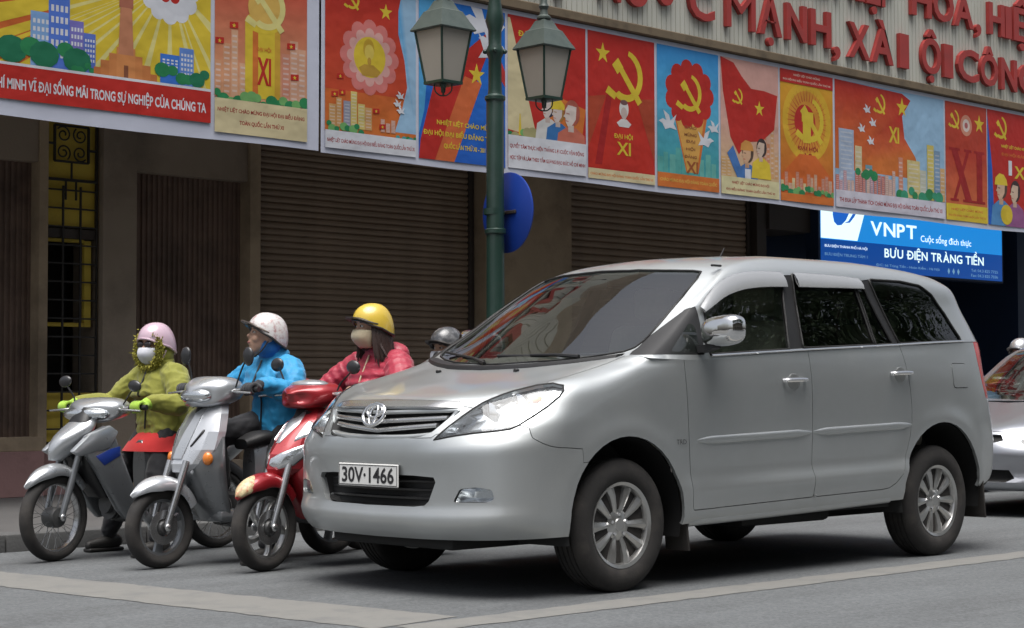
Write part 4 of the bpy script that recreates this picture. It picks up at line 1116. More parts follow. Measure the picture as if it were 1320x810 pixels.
# ------------------------------------------------------------------ silver people carrier
car = thing('people_carrier', 'large silver people carrier stopped at the line in front of the scooters', 'car', (0, 0, 0))
NET = [
 # bottom edge
 [(.83,0,.270),(.82,.30,.272),(.765,.55,.275),(.67,.72,.28),(.53,.82,.285),(.42,.862,.29),(0,.868,.29),(-.42,.868,.305),(-1.4,.868,.32),(-2.3,.868,.345),(-2.75,.868,.37),(-3.1,.855,.385),(-3.36,.78,.40),(-3.45,.5,.40),(-3.47,0,.40)],
 [(.875,0,.315),(.865,.30,.317),(.81,.55,.32),(.715,.725,.325),(.56,.835,.33),(.42,.876,.335),(0,.884,.335),(-.42,.882,.345),(-1.4,.882,.362),(-2.3,.882,.39),(-2.75,.882,.41),(-3.12,.868,.42),(-3.41,.79,.43),(-3.51,.5,.43),(-3.53,0,.43)],
 [(.892,0,.37),(.88,.30,.372),(.825,.55,.375),(.735,.73,.38),(.575,.842,.385),(.43,.882,.39),(0,.887,.395),(-.42,.885,.40),(-1.4,.886,.42),(-2.3,.886,.44),(-2.75,.886,.46),(-3.14,.874,.47),(-3.44,.79,.48),(-3.55,.5,.48),(-3.58,0,.48)],
 [(.868,0,.43),(.86,.30,.432),(.805,.55,.44),(.72,.73,.445),(.57,.842,.45),(.43,.882,.455),(0,.888,.46),(-.42,.890,.465),(-1.4,.899,.485),(-2.3,.898,.505),(-2.75,.888,.52),(-3.15,.876,.53),(-3.45,.79,.54),(-3.57,.5,.54),(-3.60,0,.54)],
 [(.868,0,.56),(.86,.30,.562),(.81,.55,.565),(.72,.73,.57),(.565,.842,.575),(.42,.88,.58),(0,.886,.59),(-.42,.880,.565),(-1.4,.873,.575),(-2.3,.874,.595),(-2.75,.886,.64),(-3.15,.876,.65),(-3.46,.79,.65),(-3.58,.5,.65),(-3.61,0,.65)],
 [(.885,0,.665),(.875,.30,.667),(.82,.55,.68),(.72,.73,.69),(.565,.842,.70),(.42,.878,.705),(0,.884,.715),(-.42,.882,.715),(-1.4,.880,.735),(-2.3,.880,.755),(-2.75,.886,.77),(-3.15,.876,.77),(-3.44,.79,.76),(-3.55,.5,.76),(-3.57,0,.76)],
 [(.880,0,.725),(.868,.30,.73),(.80,.52,.752),(.69,.70,.785),(.55,.825,.80),(.40,.868,.81),(0,.880,.82),(-.42,.882,.81),(-1.4,.882,.83),(-2.3,.882,.85),(-2.75,.882,.86),(-3.14,.872,.87),(-3.40,.80,.87),(-3.50,.5,.87),(-3.52,0,.87)],
 [(.848,0,.80),(.825,.30,.81),(.74,.50,.835),(.62,.69,.865),(.49,.795,.885),(.35,.848,.895),(0,.874,.90),(-.42,.882,.90),(-1.4,.882,.915),(-2.3,.882,.935),(-2.75,.880,.945),(-3.13,.868,.95),(-3.38,.80,.95),(-3.47,.5,.95),(-3.49,0,.95)],
 [(.812,0,.885),(.785,.30,.892),(.69,.48,.908),(.56,.675,.935),(.43,.765,.965),(.28,.825,.975),(-.05,.866,.975),(-.44,.880,.975),(-1.4,.880,1.0),(-2.32,.880,1.02),(-2.76,.877,1.03),(-3.11,.862,1.04),(-3.355,.795,1.04),(-3.44,.5,1.04),(-3.46,0,1.04)],
 [(.765,0,.925),(.735,.30,.932),(.63,.48,.950),(.50,.66,.978),(.36,.735,1.010),(.20,.80,1.020),(-.10,.857,1.035),(-.46,.876,1.04),(-1.4,.874,1.07),(-2.33,.870,1.10),(-2.77,.866,1.11),(-3.10,.852,1.12),(-3.34,.79,1.12),(-3.42,.5,1.12),(-3.44,0,1.12)],
 [(.56,0,.985),(.52,.30,.992),(.44,.48,1.003),(.33,.645,1.022),(.22,.715,1.045),(.08,.78,1.060),(-.14,.845,1.080),(-.47,.871,1.09),(-1.4,.865,1.13),(-2.34,.856,1.165),(-2.77,.850,1.18),(-3.09,.840,1.19),(-3.33,.785,1.20),(-3.41,.5,1.20),(-3.43,0,1.20)],
 [(.34,0,1.034),(.29,.30,1.044),(.18,.48,1.063),(.07,.635,1.090),(-.01,.705,1.105),(-.08,.765,1.109),(-.19,.835,1.112),(-.48,.869,1.112),(-1.4,.859,1.16),(-2.345,.845,1.20),(-2.77,.840,1.215),(-3.085,.832,1.23),(-3.325,.78,1.235),(-3.405,.5,1.235),(-3.425,0,1.235)],
 [(.145,0,1.078),(.095,.30,1.088),(-.015,.48,1.113),(-.11,.63,1.134),(-.16,.71,1.146),(-.18,.78,1.143),(-.24,.838,1.138),(-.49,.868,1.128),(-1.4,.855,1.18),(-2.35,.839,1.228),(-2.77,.833,1.245),(-3.08,.827,1.26),(-3.32,.775,1.265),(-3.40,.5,1.265),(-3.42,0,1.265)],
]
CC = (-1.3, 0, 0.75)
bm = symm(dense(NET, 0.045, 2, 0.03))
bulge(bm, 0, .345, .43, .012, .06); bulge(bm, -2.75, .37, .44, .012, .06)
def circ(cu, cz, r, n=40): return [(cu+r*math.cos(2*PI*k/n), cz+r*math.sin(2*PI*k/n)) for k in range(n)]
Ls = lambda f: f.calc_center_median().y > 0.55
Rs = lambda f: f.calc_center_median().y < -0.55
Fr = lambda f: f.calc_center_median().x > 0.12
Re = lambda f: f.calc_center_median().x < -3.0
archF, archR = circ(0, .345, .405), circ(-2.75, .372, .41)
regs = []
for s, sel in (('l', Ls), ('r', Rs)):
    regs += [('arch1'+s, archF, (0, 2), sel), ('arch2'+s, archR, (0, 2), sel)]
door1 = roundpoly([(-.478,.372),(-1.485,.398),(-1.485,1.30),(-.44,1.30),(-.44,1.05)], .02)
door2 = [(-1.485,.398),(-2.14,.413),(-2.20,.420),(-2.255,.445),(-2.30,.49),(-2.34,.555),(-2.375,.63),(-2.41,.715),(-2.432,.79),(-2.436,.86),(-2.428,.94),(-2.405,1.08),(-2.37,1.30),(-1.485,1.30)]
fuel = roundpoly([(-2.885,.985),(-3.055,.985),(-3.055,1.13),(-2.885,1.13)], .028)
tail = [(-3.205,1.30),(-3.225,1.15),(-3.265,1.0),(-3.30,.92),(-3.6,.92),(-3.6,1.30)]
headlamp = [(.418,.742),(.455,.80),(.50,.86),(.555,.920),(.625,.968),(.69,1.000),(.735,1.008),(.775,.998),(.800,.972),(.806,.945),(.800,.90),(.785,.852),(.765,.815),(.74,.795),(.69,.785),(.60,.775),(.50,.760)]
grille = roundpoly([(0,.735),(.20,.737),(.36,.752),(.40,.775),(.462,.868),(.455,.893),(.3,.905),(0,.908)], .004)
grille = [(a, b) for a, b in grille if a > 0]
grille = mir([(a, b) for a, b in grille if a > .01])[:]+[]
def sym_poly(P):
    """P runs from the centre line out and back to the centre line"""
    return P+[(-a, b) for a, b in P[::-1] if a > 1e-6]
grille = sym_poly([(0,.742),(.20,.745),(.34,.758),(.385,.776),(.425,.83),(.458,.876),(.452,.893),(.30,.898),(0,.898)])
lower = sym_poly([(0,.425),(.30,.428),(.365,.435),(.39,.455),(.43,.545),(.42,.566),(.30,.572),(0,.572)])
fog = roundpoly([(.525,.455),(.69,.458),(.715,.475),(.705,.515),(.64,.525),(.56,.515)], .012)
chromebar = sym_poly([(0,.898),(.30,.898),(.452,.893),(.475,.90),(.44,.922),(.30,.928),(0,.932)])
hoodp = sym_poly([(0,.932),(.30,.928),(.44,.922),(.475,.90),(.56,.885),(.66,.935),(.712,.985),(.712,1.04),(.722,1.09),(.725,1.20),(0,1.20)])
bump_top = 0.73
bumper = [(-.9,.2),(.9,.2),(.9,.69),(.86,.715),(.82,.755),(.80,.80),(.74,.82),(.60,.80),(.50,.785),(.42,.768),(.40,.752),(.34,.75),(.20,.75),(0,.75)]
bumper = bumper+[(-a, b) for a, b in bumper[:1:-1] if a > 0 and b > .2]
Fb = lambda f: f.calc_center_median().x > 0.30
for nm, P in (('headl', headlamp), ('headr', mir(headlamp)), ('lower', lower), ('fogl', fog), ('fogr', mir(fog)), ('grille', grille), ('bar', chromebar)): regs.append((nm, P, (1, 2), Fr))
regs.append(('hood', hoodp, (1, 2), lambda f: f.calc_center_median().x > -0.5))
regs.append(('bumper', bumper, (1, 2), Fb))
for s, sel in (('l', Ls), ('r', Rs)):
    regs += [('door1'+s, door1, (0, 2), sel), ('door2'+s, door2, (0, 2), sel), ('fuel'+s, fuel, (0, 2), sel)]
regs += [('taill', tail, (0, 2), lambda f: f.calc_center_median().y > .45 and Re(f)), ('tailr', tail, (0, 2), lambda f: f.calc_center_median().y < -.45 and Re(f))]
rg = regions(bm, regs)
for k in ('arch1l', 'arch1r', 'arch2l', 'arch2r'): rg[k].free()
panel('body_shell', bm, silver, car, CC)
panel('bonnet', rg['hood'], silver, car, CC)
panel('front_bumper', rg['bumper'], silver, car, CC, gap=0.0015, lip=0.03)
for s in 'lr':
    d = panel('front_door', rg['door1'+s], silver, car, CC); d2 = panel('rear_door', rg['door2'+s], silver, car, CC)
    sg = 1 if s == 'l' else -1
    if s == 'l': panel('fuel_flap', rg['fuel'+s], silver, car, CC, push=0.003)
    else: panel('side_flap', rg['fuel'+s], silver, car, CC, gap=0, lip=0)
    panel('tail_lamp', rg['tail'+s], redlens, car, CC, lip=0.03)
    # doors: handle, moulding
    for dd, hx, hz, m0, m1, mz0, mz1 in ((d, -1.325, 1.026, -.515, -1.478, .718, .745), (d2, -2.325, 1.068, -1.492, -2.44, .7455, .772)):
        hy = 0.877*sg
        bm2 = bmesh.new(); bm_tube(bm2, smoothpts([(hx+.095, hy+sg*.004, hz-.002), (hx+.075, hy+sg*.030, hz), (hx, hy+sg*.036, hz+.002), (hx-.075, hy+sg*.030, hz+.002), (hx-.095, hy+sg*.004, hz+.002)], 4), 0.0125, 10)
        mkb('handle', bm2, chrome, dd)
        bm2 = bmesh.new(); bmesh.ops.create_uvsphere(bm2, u_segments=20, v_segments=10, radius=1); bmesh.ops.scale(bm2, vec=(.055, .006, .045), verts=bm2.verts); bmesh.ops.translate(bm2, vec=(hx, hy+sg*.003, hz-.008), verts=bm2.verts)
        mkb('handle_recess', bm2, mat('silver_recess', (0.30, 0.31, 0.305), 0.4, metal=0.7), dd)
        rings = []
        for t in np.linspace(0, 1, 9):
            x = m0+(m1-m0)*t; z = mz0+(mz1-mz0)*t; q = 0.35 if t in (0.0, 1.0) else 1.0
            yb = 0.876; rings.append([(x, sg*(yb), z-.022*q), (x, sg*(yb+.012*q), z-.018*q), (x, sg*(yb+.017*q), z), (x, sg*(yb+.012*q), z+.018*q), (x, sg*yb, z+.022*q)])
        loft('moulding', rings, silver, dd, step=0.2)
panel('bonnet_trim', rg['bar'], satin, car, CC, gap=0.001)
# dark core behind the skin, so shut lines read dark and nothing shows through
def core(net, off, name, parent, ctr, mt, keep):
    D = dense(net, 0.12, 1, 0.1); b = symm(D); outward(b, ctr); b.normal_update()
    for f in [f for f in b.faces if not keep(f.calc_center_median())]: b.faces.remove(f)
    nv = {v: v.normal.copy() for v in b.verts}
    for v in b.verts: v.co -= nv[v]*off
    me = bpy.data.meshes.new(name); b.to_mesh(me); b.free(); finish(me, mt, 60); return link(bpy.data.objects.new(name, me), parent)
def not_arch(c): return all(math.hypot(c.x-cu, c.z-cz) > .50 for cu, cz in ((0, .345), (-2.75, .372)))
core(NET, 0.055, 'inner_structure', car, CC, under, not_arch)
# floor pan and wheel wells
bm = bmesh.new()
bm_box(bm, -3.35, .55, -.60, .60, .30, .36); bm_box(bm, -2.25, -.50, -.84, .84, .31, .37); bm_box(bm, .0, .75, -.45, .45, .22, .30, .02); bm_box(bm, -3.3, -2.2, -.35, .35, .22, .32, .03); bm_box(bm, -2.0, -1.2, .35, .62, .235, .31, .03)
bm_tube(bm, [(-2.75, -.7, .32), (-2.75, .7, .32)], .05, 8); bm_tube(bm, [(0, -.7, .30), (0, .7, .30)], .035, 8)
mkb('floor_pan', bm, under, car)
for cu, cz, r in ((0, .345, .415), (-2.75, .372, .42)):
    for sg in (-1, 1):
        V = []; F = []; n = 24
        for k in range(n+1):
            a = R(-14+208*k/n)
            for y, rr in ((.868, r-.010), (.85, r+.005), (.55, r+.01), (.52, .1)): V.append((cu+rr*math.cos(a), sg*y, cz+rr*math.sin(a)))
        for k in range(n):
            for j in range(3): q = k*4+j; F.append((q, q+1, q+5, q+4))
        mk('wheel_well', V, F, under, car, 60)
for cu in (0, -2.75):
    for sg in (-1, 1): make_wheel(car, cu, sg*.755, .322, sg)
for sg in (-1, 1):
    for x, z0 in ((-.43, .17), (-3.20, .20)):
        bm = bmesh.new(); bm_box(bm, x-.012, x+.004, sg*.79-.075, sg*.79+.075, z0, .50, .003)
        for v in bm.verts: v.co.x += (v.co.z-.5)*.12
        mkb('mud_flap', bm, rust, car)
    # rocker trim under the doors
    rings = [[(x, sg*.845, z-.01), (x, sg*.868, z-.005), (x, sg*.878, z+.012), (x, sg*.872, z+.03), (x, sg*.85, z+.03)] for x, z in ((-.46, .298), (-1.3, .315), (-2.22, .34))]
    loft('rocker', rings, silver, car, step=.3)
# ---- front: lamps, grille, bumper openings, plate
def back(name, b, mt, parent, depth, ctr=CC):
    outward(b, ctr); b.normal_update(); nv = {v: v.normal.copy() for v in b.verts}
    be = {v for e in b.edges if e.is_boundary for v in e.verts}
    for v in b.verts: v.co -= Vector((depth, 0, 0))*(0.25 if v in be else 1.0)
    me = bpy.data.meshes.new(name); b.to_mesh(me); b.free(); finish(me, mt, 60); return link(bpy.data.objects.new(name, me), parent)
for s in 'lr':
    sg = 1 if s == 'l' else -1
    hl = thing('headlamp', None, None); hl.parent = car
    b = rg['head'+s]; bb = b.copy(); b3 = b.copy()
    panel('lens', b, lens, hl, CC, gap=0.004, lip=0.0, push=0.001)
    back('reflector', bb, refl, hl, 0.075)
    # gasket round the lamp
    loop = bmesh.new(); edge_tube(loop, b3, 0.0045)
    b3.free(); mkb('gasket', loop, seal, hl)
    for (u, v, z, rr) in ((.60, .56, .855, .062), (.50, .665, .905, .05)):
        lathe('bowl', [(rr, 0.03), (rr*1.06, 0.028), (rr*0.98, 0.0), (rr*0.75, -.035), (rr*0.3, -.05), (0, -.05)], chrome, hl, 'X', 24, (u, sg*v, z))
        bm = bmesh.new(); bmesh.ops.create_uvsphere(bm, u_segments=12, v_segments=8, radius=.016); bmesh.ops.translate(bm, vec=(u-.005, sg*v, z), verts=bm.verts); mkb('bulb', bm, platew, hl)
    bm = bmesh.new(); bmesh.ops.create_uvsphere(bm, u_segments=12, v_segments=8, radius=.024); bmesh.ops.scale(bm, vec=(1.6, 1, 1), verts=bm.verts); bmesh.ops.translate(bm, vec=(.445, sg*.715, .925), verts=bm.verts); mkb('indicator', bm, amber, hl)
    bm = bmesh.new(); bmesh.ops.create_uvsphere(bm, u_segments=12, v_segments=8, radius=.02); bmesh.ops.translate(bm, vec=(.72, sg*.452, .785), verts=bm.verts); mkb('side_light', bm, chrome, hl)
    fl = thing('fog_lamp', None, None); fl.parent = car
    b = rg['fog'+s]; bb = b.copy(); panel('lens', b, lens, fl, CC, gap=0.003, lip=0.0, push=-0.012); back('housing', bb, refl, fl, 0.05)
    lathe('bowl', [(.032, .02), (.034, .018), (.02, -.02), (0, -.025)], chrome, fl, 'X', 20, (.575, sg*.645, .488))
    # bright lip below the fog lamp
    rings = [[(u+.004, sg*v, z-.012), (u+.014, sg*v, z-.004), (u+.008, sg*(v), z+.008), (u-.01, sg*v, z+.006)] for u, v, z in ((.80, .505, .425), (.755, .60, .432), (.69, .69, .445), (.60, .77, .462))]
    loft('fog_lip', rings, silver, fl, step=.05)
b = rg['grille']; back('grille_back', b, under, car, 0.06)
gr = thing('grille', None, None); gr.parent = car
def front_u(v, z):
    """bonnet-front profile of the grille bars"""
    t = abs(v)
    return (.868-.30*max(0, (z-.74))*1.55) - .30*t**2*1.0 - .25*t**4
for k, (zc, h0, dip) in enumerate(((.868, .011, .012), (.832, .012, .020), (.797, .012, .028))):
    vm = .455-.042*k; rings = []
    for v in np.linspace(-vm, vm, 21):
        z = zc+.012-dip*(1-abs(v)/vm); u = front_u(v, z)-.012
        rings.append([(u-.035, v, z-h0), (u, v, z-h0*.9), (u+.006, v, z-h0*.1), (u-.004, v, z+h0), (u-.035, v, z+h0)])
    loft('bar', rings, satin if k else silver, gr, step=.1)
# chrome-grey surround
rings = []
sp = [(v, .752+.02*(abs(v)/.40)**3) for v in np.linspace(-.40, .40, 17)]
for v, z in sp:
    u = front_u(v, z)-.004; rings.append([(u-.03, v, z-.014), (u+.006, v, z-.014), (u+.010, v, z), (u, v, z+.010), (u-.03, v, z+.010)])
loft('surround', rings, silver, gr, step=.1)
for sg in (-1, 1):
    rings = []
    for t in np.linspace(0, 1, 6):
        v = .395+.065*t; z = .765+.115*t; u = front_u(v, z)-.006
        rings.append([(u-.03, sg*(v-.014), z), (u+.006, sg*(v-.012), z), (u+.006, sg*(v+.012), z), (u-.03, sg*(v+.016), z)])
    loft('surround', rings, silver, gr, step=.1)
# emblem: three ovals
em = thing('emblem', None, None); em.parent = car
def oval(cx, cz, rx, rz, u, rad, name='ring'):
    pts = [(u-(cz+rz*math.sin(2*PI*k/28)-.86)*.42, cx+rx*math.cos(2*PI*k/28), cz+rz*math.sin(2*PI*k/28)) for k in range(29)]
    return tube(name, pts, rad, chrome, em, 8)
oval(-.005, .860, .077, .053, .850, .0095, 'outer_ring'); oval(-.005, .876, .054, .030, .851, .0065, 'ring'); oval(-.005, .858, .024, .048, .851, .0065, 'ring')
# lower intake
b = rg['lower']; back('intake_back', b, under, car, 0.09)
for zc in (.465, .505, .545):
    rings = []
    for v in np.linspace(-.40, .40, 15):
        u = .845-.30*v*v-.3*v**4; rings.append([(u-.03, v, zc-.007), (u, v, zc-.006), (u+.002, v, zc+.004), (u-.03, v, zc+.007)])
    loft('intake_slat', rings, blackp, car, step=.1)
for sg in (-1, 1):   # moulded cheeks of the intake
    rings = [[(u-.02, sg*(v-.012), z), (u+.008, sg*(v-.006), z), (u+.010, sg*(v+.008), z), (u-.02, sg*(v+.014), z)] for u, v, z in ((.81, .375, .428), (.800, .402, .47), (.785, .425, .52), (.775, .438, .565))]
    loft('intake_cheek', rings, silver, car, step=.05)
pl = box('number_plate', .878, .886, -.235, .215, .512, .622, platew, car, bev=.004)
bm = text_bm('30V·1466', 1.0, 0.022); x0, x1, y0, y1 = bm_bounds(bm)
for v in bm.verts: v.co = (.8875, -.205+(v.co.x-x0)/(x1-x0)*.39, .529+(v.co.y-y0)/(y1-y0)*.077)
mkb('plate_lettering', bm, inkk, pl, smooth=False)
bm = bmesh.new()
for a, b2, c, d in ((-.228, .208, .518, .521), (-.228, .208, .613, .616), (-.228, -.225, .518, .616), (.205, .208, .518, .616)): bm_box(bm, .8865, .8872, a, b2, c, d)
mkb('plate_border', bm, inkk, pl, smooth=False)
# ---- greenhouse
GN = [
 [(.085,0,1.090),(.040,.30,1.100),(-.055,.50,1.121),(-.140,.65,1.140),(-.175,.74,1.146),(-.185,.80,1.140),(-.22,.848,1.132),(-.50,.866,1.126),(-1.4,.853,1.180),(-2.35,.837,1.230),(-2.80,.831,1.250),(-3.09,.825,1.262),(-3.31,.775,1.268),(-3.40,.50,1.268),(-3.42,0,1.268)],
 [(-.195,0,1.272),(-.238,.30,1.275),(-.305,.49,1.279),(-.368,.63,1.279),(-.395,.71,1.272),(-.41,.765,1.265),(-.44,.802,1.262),(-.66,.820,1.262),(-1.43,.812,1.300),(-2.33,.795,1.340),(-2.81,.790,1.350),(-3.12,.782,1.355),(-3.29,.735,1.36),(-3.375,.48,1.36),(-3.395,0,1.36)],
 [(-.480,0,1.460),(-.518,.30,1.456),(-.570,.46,1.450),(-.625,.60,1.442),(-.652,.675,1.434),(-.665,.720,1.425),(-.68,.745,1.425),(-.86,.760,1.430),(-1.46,.755,1.460),(-2.30,.745,1.480),(-2.83,.742,1.475),(-3.13,.735,1.470),(-3.26,.685,1.475),(-3.34,.45,1.480),(-3.36,0,1.480)],
 [(-.770,0,1.624),(-.806,.30,1.619),(-.850,.44,1.612),(-.898,.57,1.599),(-.920,.632,1.590),(-.935,.672,1.582),(-.95,.692,1.582),(-1.09,.700,1.600),(-1.49,.698,1.622),(-2.27,.695,1.628),(-2.84,.700,1.600),(-3.12,.695,1.585),(-3.22,.645,1.585),(-3.29,.42,1.590),(-3.31,0,1.590)],
 [(-.890,0,1.666),(-.920,.29,1.660),(-.955,.42,1.653),(-.992,.54,1.641),(-1.01,.60,1.632),(-1.025,.638,1.628),(-1.05,.655,1.630),(-1.16,.662,1.644),(-1.50,.662,1.662),(-2.26,.662,1.668),(-2.84,.664,1.645),(-3.09,.655,1.625),(-3.18,.60,1.625),(-3.235,.40,1.635),(-3.25,0,1.640)],
 [(-1.13,0,1.706),(-1.15,.26,1.700),(-1.18,.38,1.694),(-1.18,.49,1.684),(-1.17,.545,1.676),(-1.18,.575,1.672),(-1.22,.59,1.676),(-1.30,.595,1.686),(-1.54,.598,1.702),(-2.25,.600,1.706),(-2.80,.60,1.686),(-3.02,.585,1.670),(-3.08,.53,1.672),(-3.12,.36,1.682),(-3.13,0,1.687)],
 [(-1.48,0,1.735),(-1.48,.10,1.734),(-1.48,.18,1.732),(-1.48,.25,1.730),(-1.48,.30,1.727),(-1.49,.33,1.725),(-1.50,.35,1.725),(-1.54,.36,1.727),(-1.66,.37,1.733),(-2.23,.37,1.737),(-2.70,.36,1.724),(-2.84,.33,1.714),(-2.88,.28,1.715),(-2.90,.18,1.719),(-2.91,0,1.721)],
 [(-1.70,0,1.744),(-1.70,0.001,1.744),(-1.70,0.002,1.744),(-1.70,0.003,1.744),(-1.71,0.003,1.744),(-1.72,0.003,1.744),(-1.74,0.003,1.744),(-1.78,0.003,1.745),(-1.86,0.003,1.746),(-2.22,0.003,1.747),(-2.50,0.003,1.742),(-2.58,0.003,1.739),(-2.61,0.002,1.738),(-2.63,0.001,1.737),(-2.64,0,1.736)],
]
GC = (-1.7, 0, 1.2)
bm = symm(dense(GN, 0.045, 2, 0.035))
sdL = lambda f: f.calc_center_median().y > 0.665
sdR = lambda f: f.calc_center_median().y < -0.665
wsF = lambda f: f.calc_center_median().x < 0.1 and f.normal.x > 0.25 or f.calc_center_median().x > -0.8
bm.normal_update()
quarter = [(-.165,1.150),(-.62,1.152),(-.645,1.165),(-.705,1.42),(-.66,1.415),(-.60,1.385),(-.38,1.265)]
quarter = roundpoly([(-.175,1.148),(-.615,1.153),(-.665,1.405),(-.62,1.395)], .012, 2)
win1 = [(-.655,1.155),(-1.325,1.192),(-1.40,1.45),(-1.452,1.603),(-1.30,1.606),(-1.10,1.590),(-.95,1.555),(-.82,1.490),(-.715,1.412)]
bpil = [(-1.325,1.192),(-1.455,1.200),(-1.50,1.42),(-1.540,1.606),(-1.452,1.603),(-1.40,1.45)]
win2 = [(-1.455,1.200),(-2.13,1.228),(-2.12,1.45),(-2.10,1.606),(-1.540,1.606),(-1.50,1.42)]
win2b = [(-2.15,1.229),(-2.315,1.236),(-2.235,1.45),(-2.185,1.600),(-2.12,1.604),(-2.14,1.45)]
blk2 = [(-2.13,1.228),(-2.15,1.229),(-2.14,1.45),(-2.12,1.604),(-2.10,1.606),(-2.12,1.45)]
cpil = [(-2.315,1.236),(-2.385,1.239),(-2.32,1.45),(-2.272,1.612),(-2.185,1.600),(-2.235,1.45)]
qgl = roundpoly([(-2.385,1.240),(-3.065,1.268),(-2.985,1.43),(-2.90,1.545),(-2.80,1.596),(-2.60,1.614),(-2.272,1.612),(-2.32,1.45)], .02, 3)
ws = sym_poly([(0,1.108),(.35,1.122),(.55,1.142),(.68,1.164),(.715,1.185),(.718,1.22),(.655,1.45),(.615,1.56),(.585,1.602),(.54,1.609),(.30,1.620),(0,1.626)])
rw = sym_poly([(0,1.285),(.55,1.285),(.66,1.30),(.62,1.45),(.56,1.545),(.30,1.56),(0,1.562)])
regs = []
for s, sel in (('l', sdL), ('r', sdR)):
    for nm, P in (('q', quarter), ('w1', win1), ('bp', bpil), ('w2', win2), ('w2b', win2b), ('bk', blk2), ('cp', cpil), ('qg', qgl)): regs.append((nm+s, P, (0, 2), sel))
regs += [('ws', ws, (1, 2), lambda f: f.calc_center_median().x > -1.02), ('rw', rw, (1, 2), lambda f: f.calc_center_median().x < -3.0)]
rg = regions(bm, regs)
panel('roof_shell', bm, silver, car, GC, gap=0, lip=0.022)
def glassp(name, b, mt, tint_gap=0.010, push=-0.006):
    bb = b.copy(); g = panel(name, b, mt, car, GC, gap=0.0, lip=0.0, push=push)
    lp = bmesh.new(); edge_tube(lp, bb, 0.0065)      # rubber band round the pane
    bb.free(); mkb('seal', lp, seal, g, 60); return g
glassp('windscreen', rg['ws'], glass_ws, push=-0.003)
glassp('rear_window', rg['rw'], glass_dk)
for s in 'lr':
    glassp('front_door_window', rg['w1'+s], glass_sd); glassp('rear_door_window', rg['w2'+s], glass_dk); glassp('rear_door_light', rg['w2b'+s], glass_dk); glassp('quarter_window', rg['qg'+s], glass_dk)
    panel('corner_trim', rg['q'+s], blackp, car, GC, gap=0.001, lip=0.01)
    for k in ('bp', 'bk', 'cp'): panel('pillar', rg[k+s], blackp, car, GC, gap=0.0, lip=0.008, push=-0.003)
for sg in (-1, 1):
    # small fixed pane in the corner trim
    P = roundpoly([(-.345,1.165),(-.575,1.168),(-.590,1.30),(-.545,1.315)], .03, 3)
    mk('corner_window', [(x, sg*(.868-.34*(z-1.13)+.004), z) for x, z in P], [list(range(len(P)))], glass_sd, car, smooth=False)
    # bright strip along the belt line
    rings = [[(x, sg*(y+.004), z-.006), (x, sg*(y+.010), z), (x, sg*(y+.004), z+.006), (x, sg*(y-.004), z)] for x, y, z in ((-.66, .861, 1.150), (-1.4, .853, 1.188), (-2.35, .836, 1.232), (-2.85, .829, 1.257), (-3.075, .823, 1.266))]
    loft('belt_strip', rings, chrome, car, step=.15)
    # rain visors over the door windows
    def visor(pts, name='rain_visor'):
        rings = []
        for x, z, w_ in pts:
            y = .867-.36*(z-1.15); yb = .867-.36*(z-w_-1.15)
            rings.append([(x, sg*(y+.004), z), (x, sg*(y+.024), z-.012), (x, sg*(yb+.028), z-w_), (x, sg*(yb+.024), z-w_-.003), (x, sg*(y+.018), z-.014)])
        loft(name, rings, mat('visor_acrylic', (0.36, 0.37, 0.38), 0.22, coat=0.4, metal=0.3), car, step=.06, closed=False)
    visor([(-.675, 1.402, .028), (-.76, 1.466, .055), (-.90, 1.545, .075), (-1.08, 1.596, .085), (-1.28, 1.615, .085), (-1.445, 1.618, .082)])
    visor([(-1.550, 1.620, .080), (-1.75, 1.622, .078), (-1.98, 1.620, .070), (-2.17, 1.612, .060)])
    # door mirror: chrome shell, black foot
    mr = thing('door_mirror', None, None); mr.parent = car
    mm = []
    for t, (x, sy, sz) in enumerate(((-.530, .02, .02), (-.542, .092, .058), (-.570, .118, .074), (-.615, .122, .078), (-.655, .118, .074), (-.672, .110, .068))):
        mm.append([(x+(.03 if x < -.6 else 0)*(a[0]-.0), sg*(.992+sy*a[0]), 1.272+sz*a[1]+.010*a[0]) for a in [(math.copysign(abs(math.cos(q))**.62, math.cos(q)), math.copysign(abs(math.sin(q))**.62, math.sin(q))) for q in [2*PI*k/16 for k in range(16)]]])
    loft('shell', mm, chrome, mr, step=.02)
    if sg < 0: mr.location = (-.12, .04, -.02)
    mk('mirror_glass', [(-.676+(.03 if True else 0), sg*(.992+.100*math.cos(q)), 1.272+.06*math.sin(q)) for q in [2*PI*k/20 for k in range(20)]], [list(range(20))], mat('mirror_glass', (.7, .72, .72), .02, metal=1), mr, smooth=False)
    loft('foot', [[(x+.03, sg*y, z-.018), (x+.03, sg*y, z+.018), (x-.03, sg*y, z+.018), (x-.03, sg*y, z-.018)] for x, y, z in ((-.585, .84, 1.178), (-.590, .90, 1.185), (-.60, .95, 1.205))], blackp, mr, step=.03)
    # wiper
for (a, b_, nm) in (((-.04, .52, 1.142), (.005, -.04, 1.145), 'wiper'), ((.08, -.04, 1.114), (-.14, -.60, 1.176), 'wiper')):
    A = Vector(a); B = Vector(b_); bm = bmesh.new(); bm_tube(bm, [A, A.lerp(B, .3)+Vector((-.012, 0, .012)), A.lerp(B, .6)+Vector((-.02, 0, .012))], [.011, .008, .006], 6)
    bm_tube(bm, [A.lerp(B, .12)+Vector((-.035, 0, .006)), A.lerp(B, .6)+Vector((-.028, 0, .008)), B+Vector((-.02, 0, .01))], .007, 6); mkb(nm, bm, blackp, car)
rings = [[(u+.03, v, z-.012), (u+.02, v, z+.012), (u-.06, v, z+.018), (u-.07, v, z-.01)] for u, v, z in [(.110-.52*abs(v)**2, v, 1.088+.052*(v/.7)**2) for v in np.linspace(-.70, .70, 13)]]
loft('cowl', rings, blackp, car, step=.1)
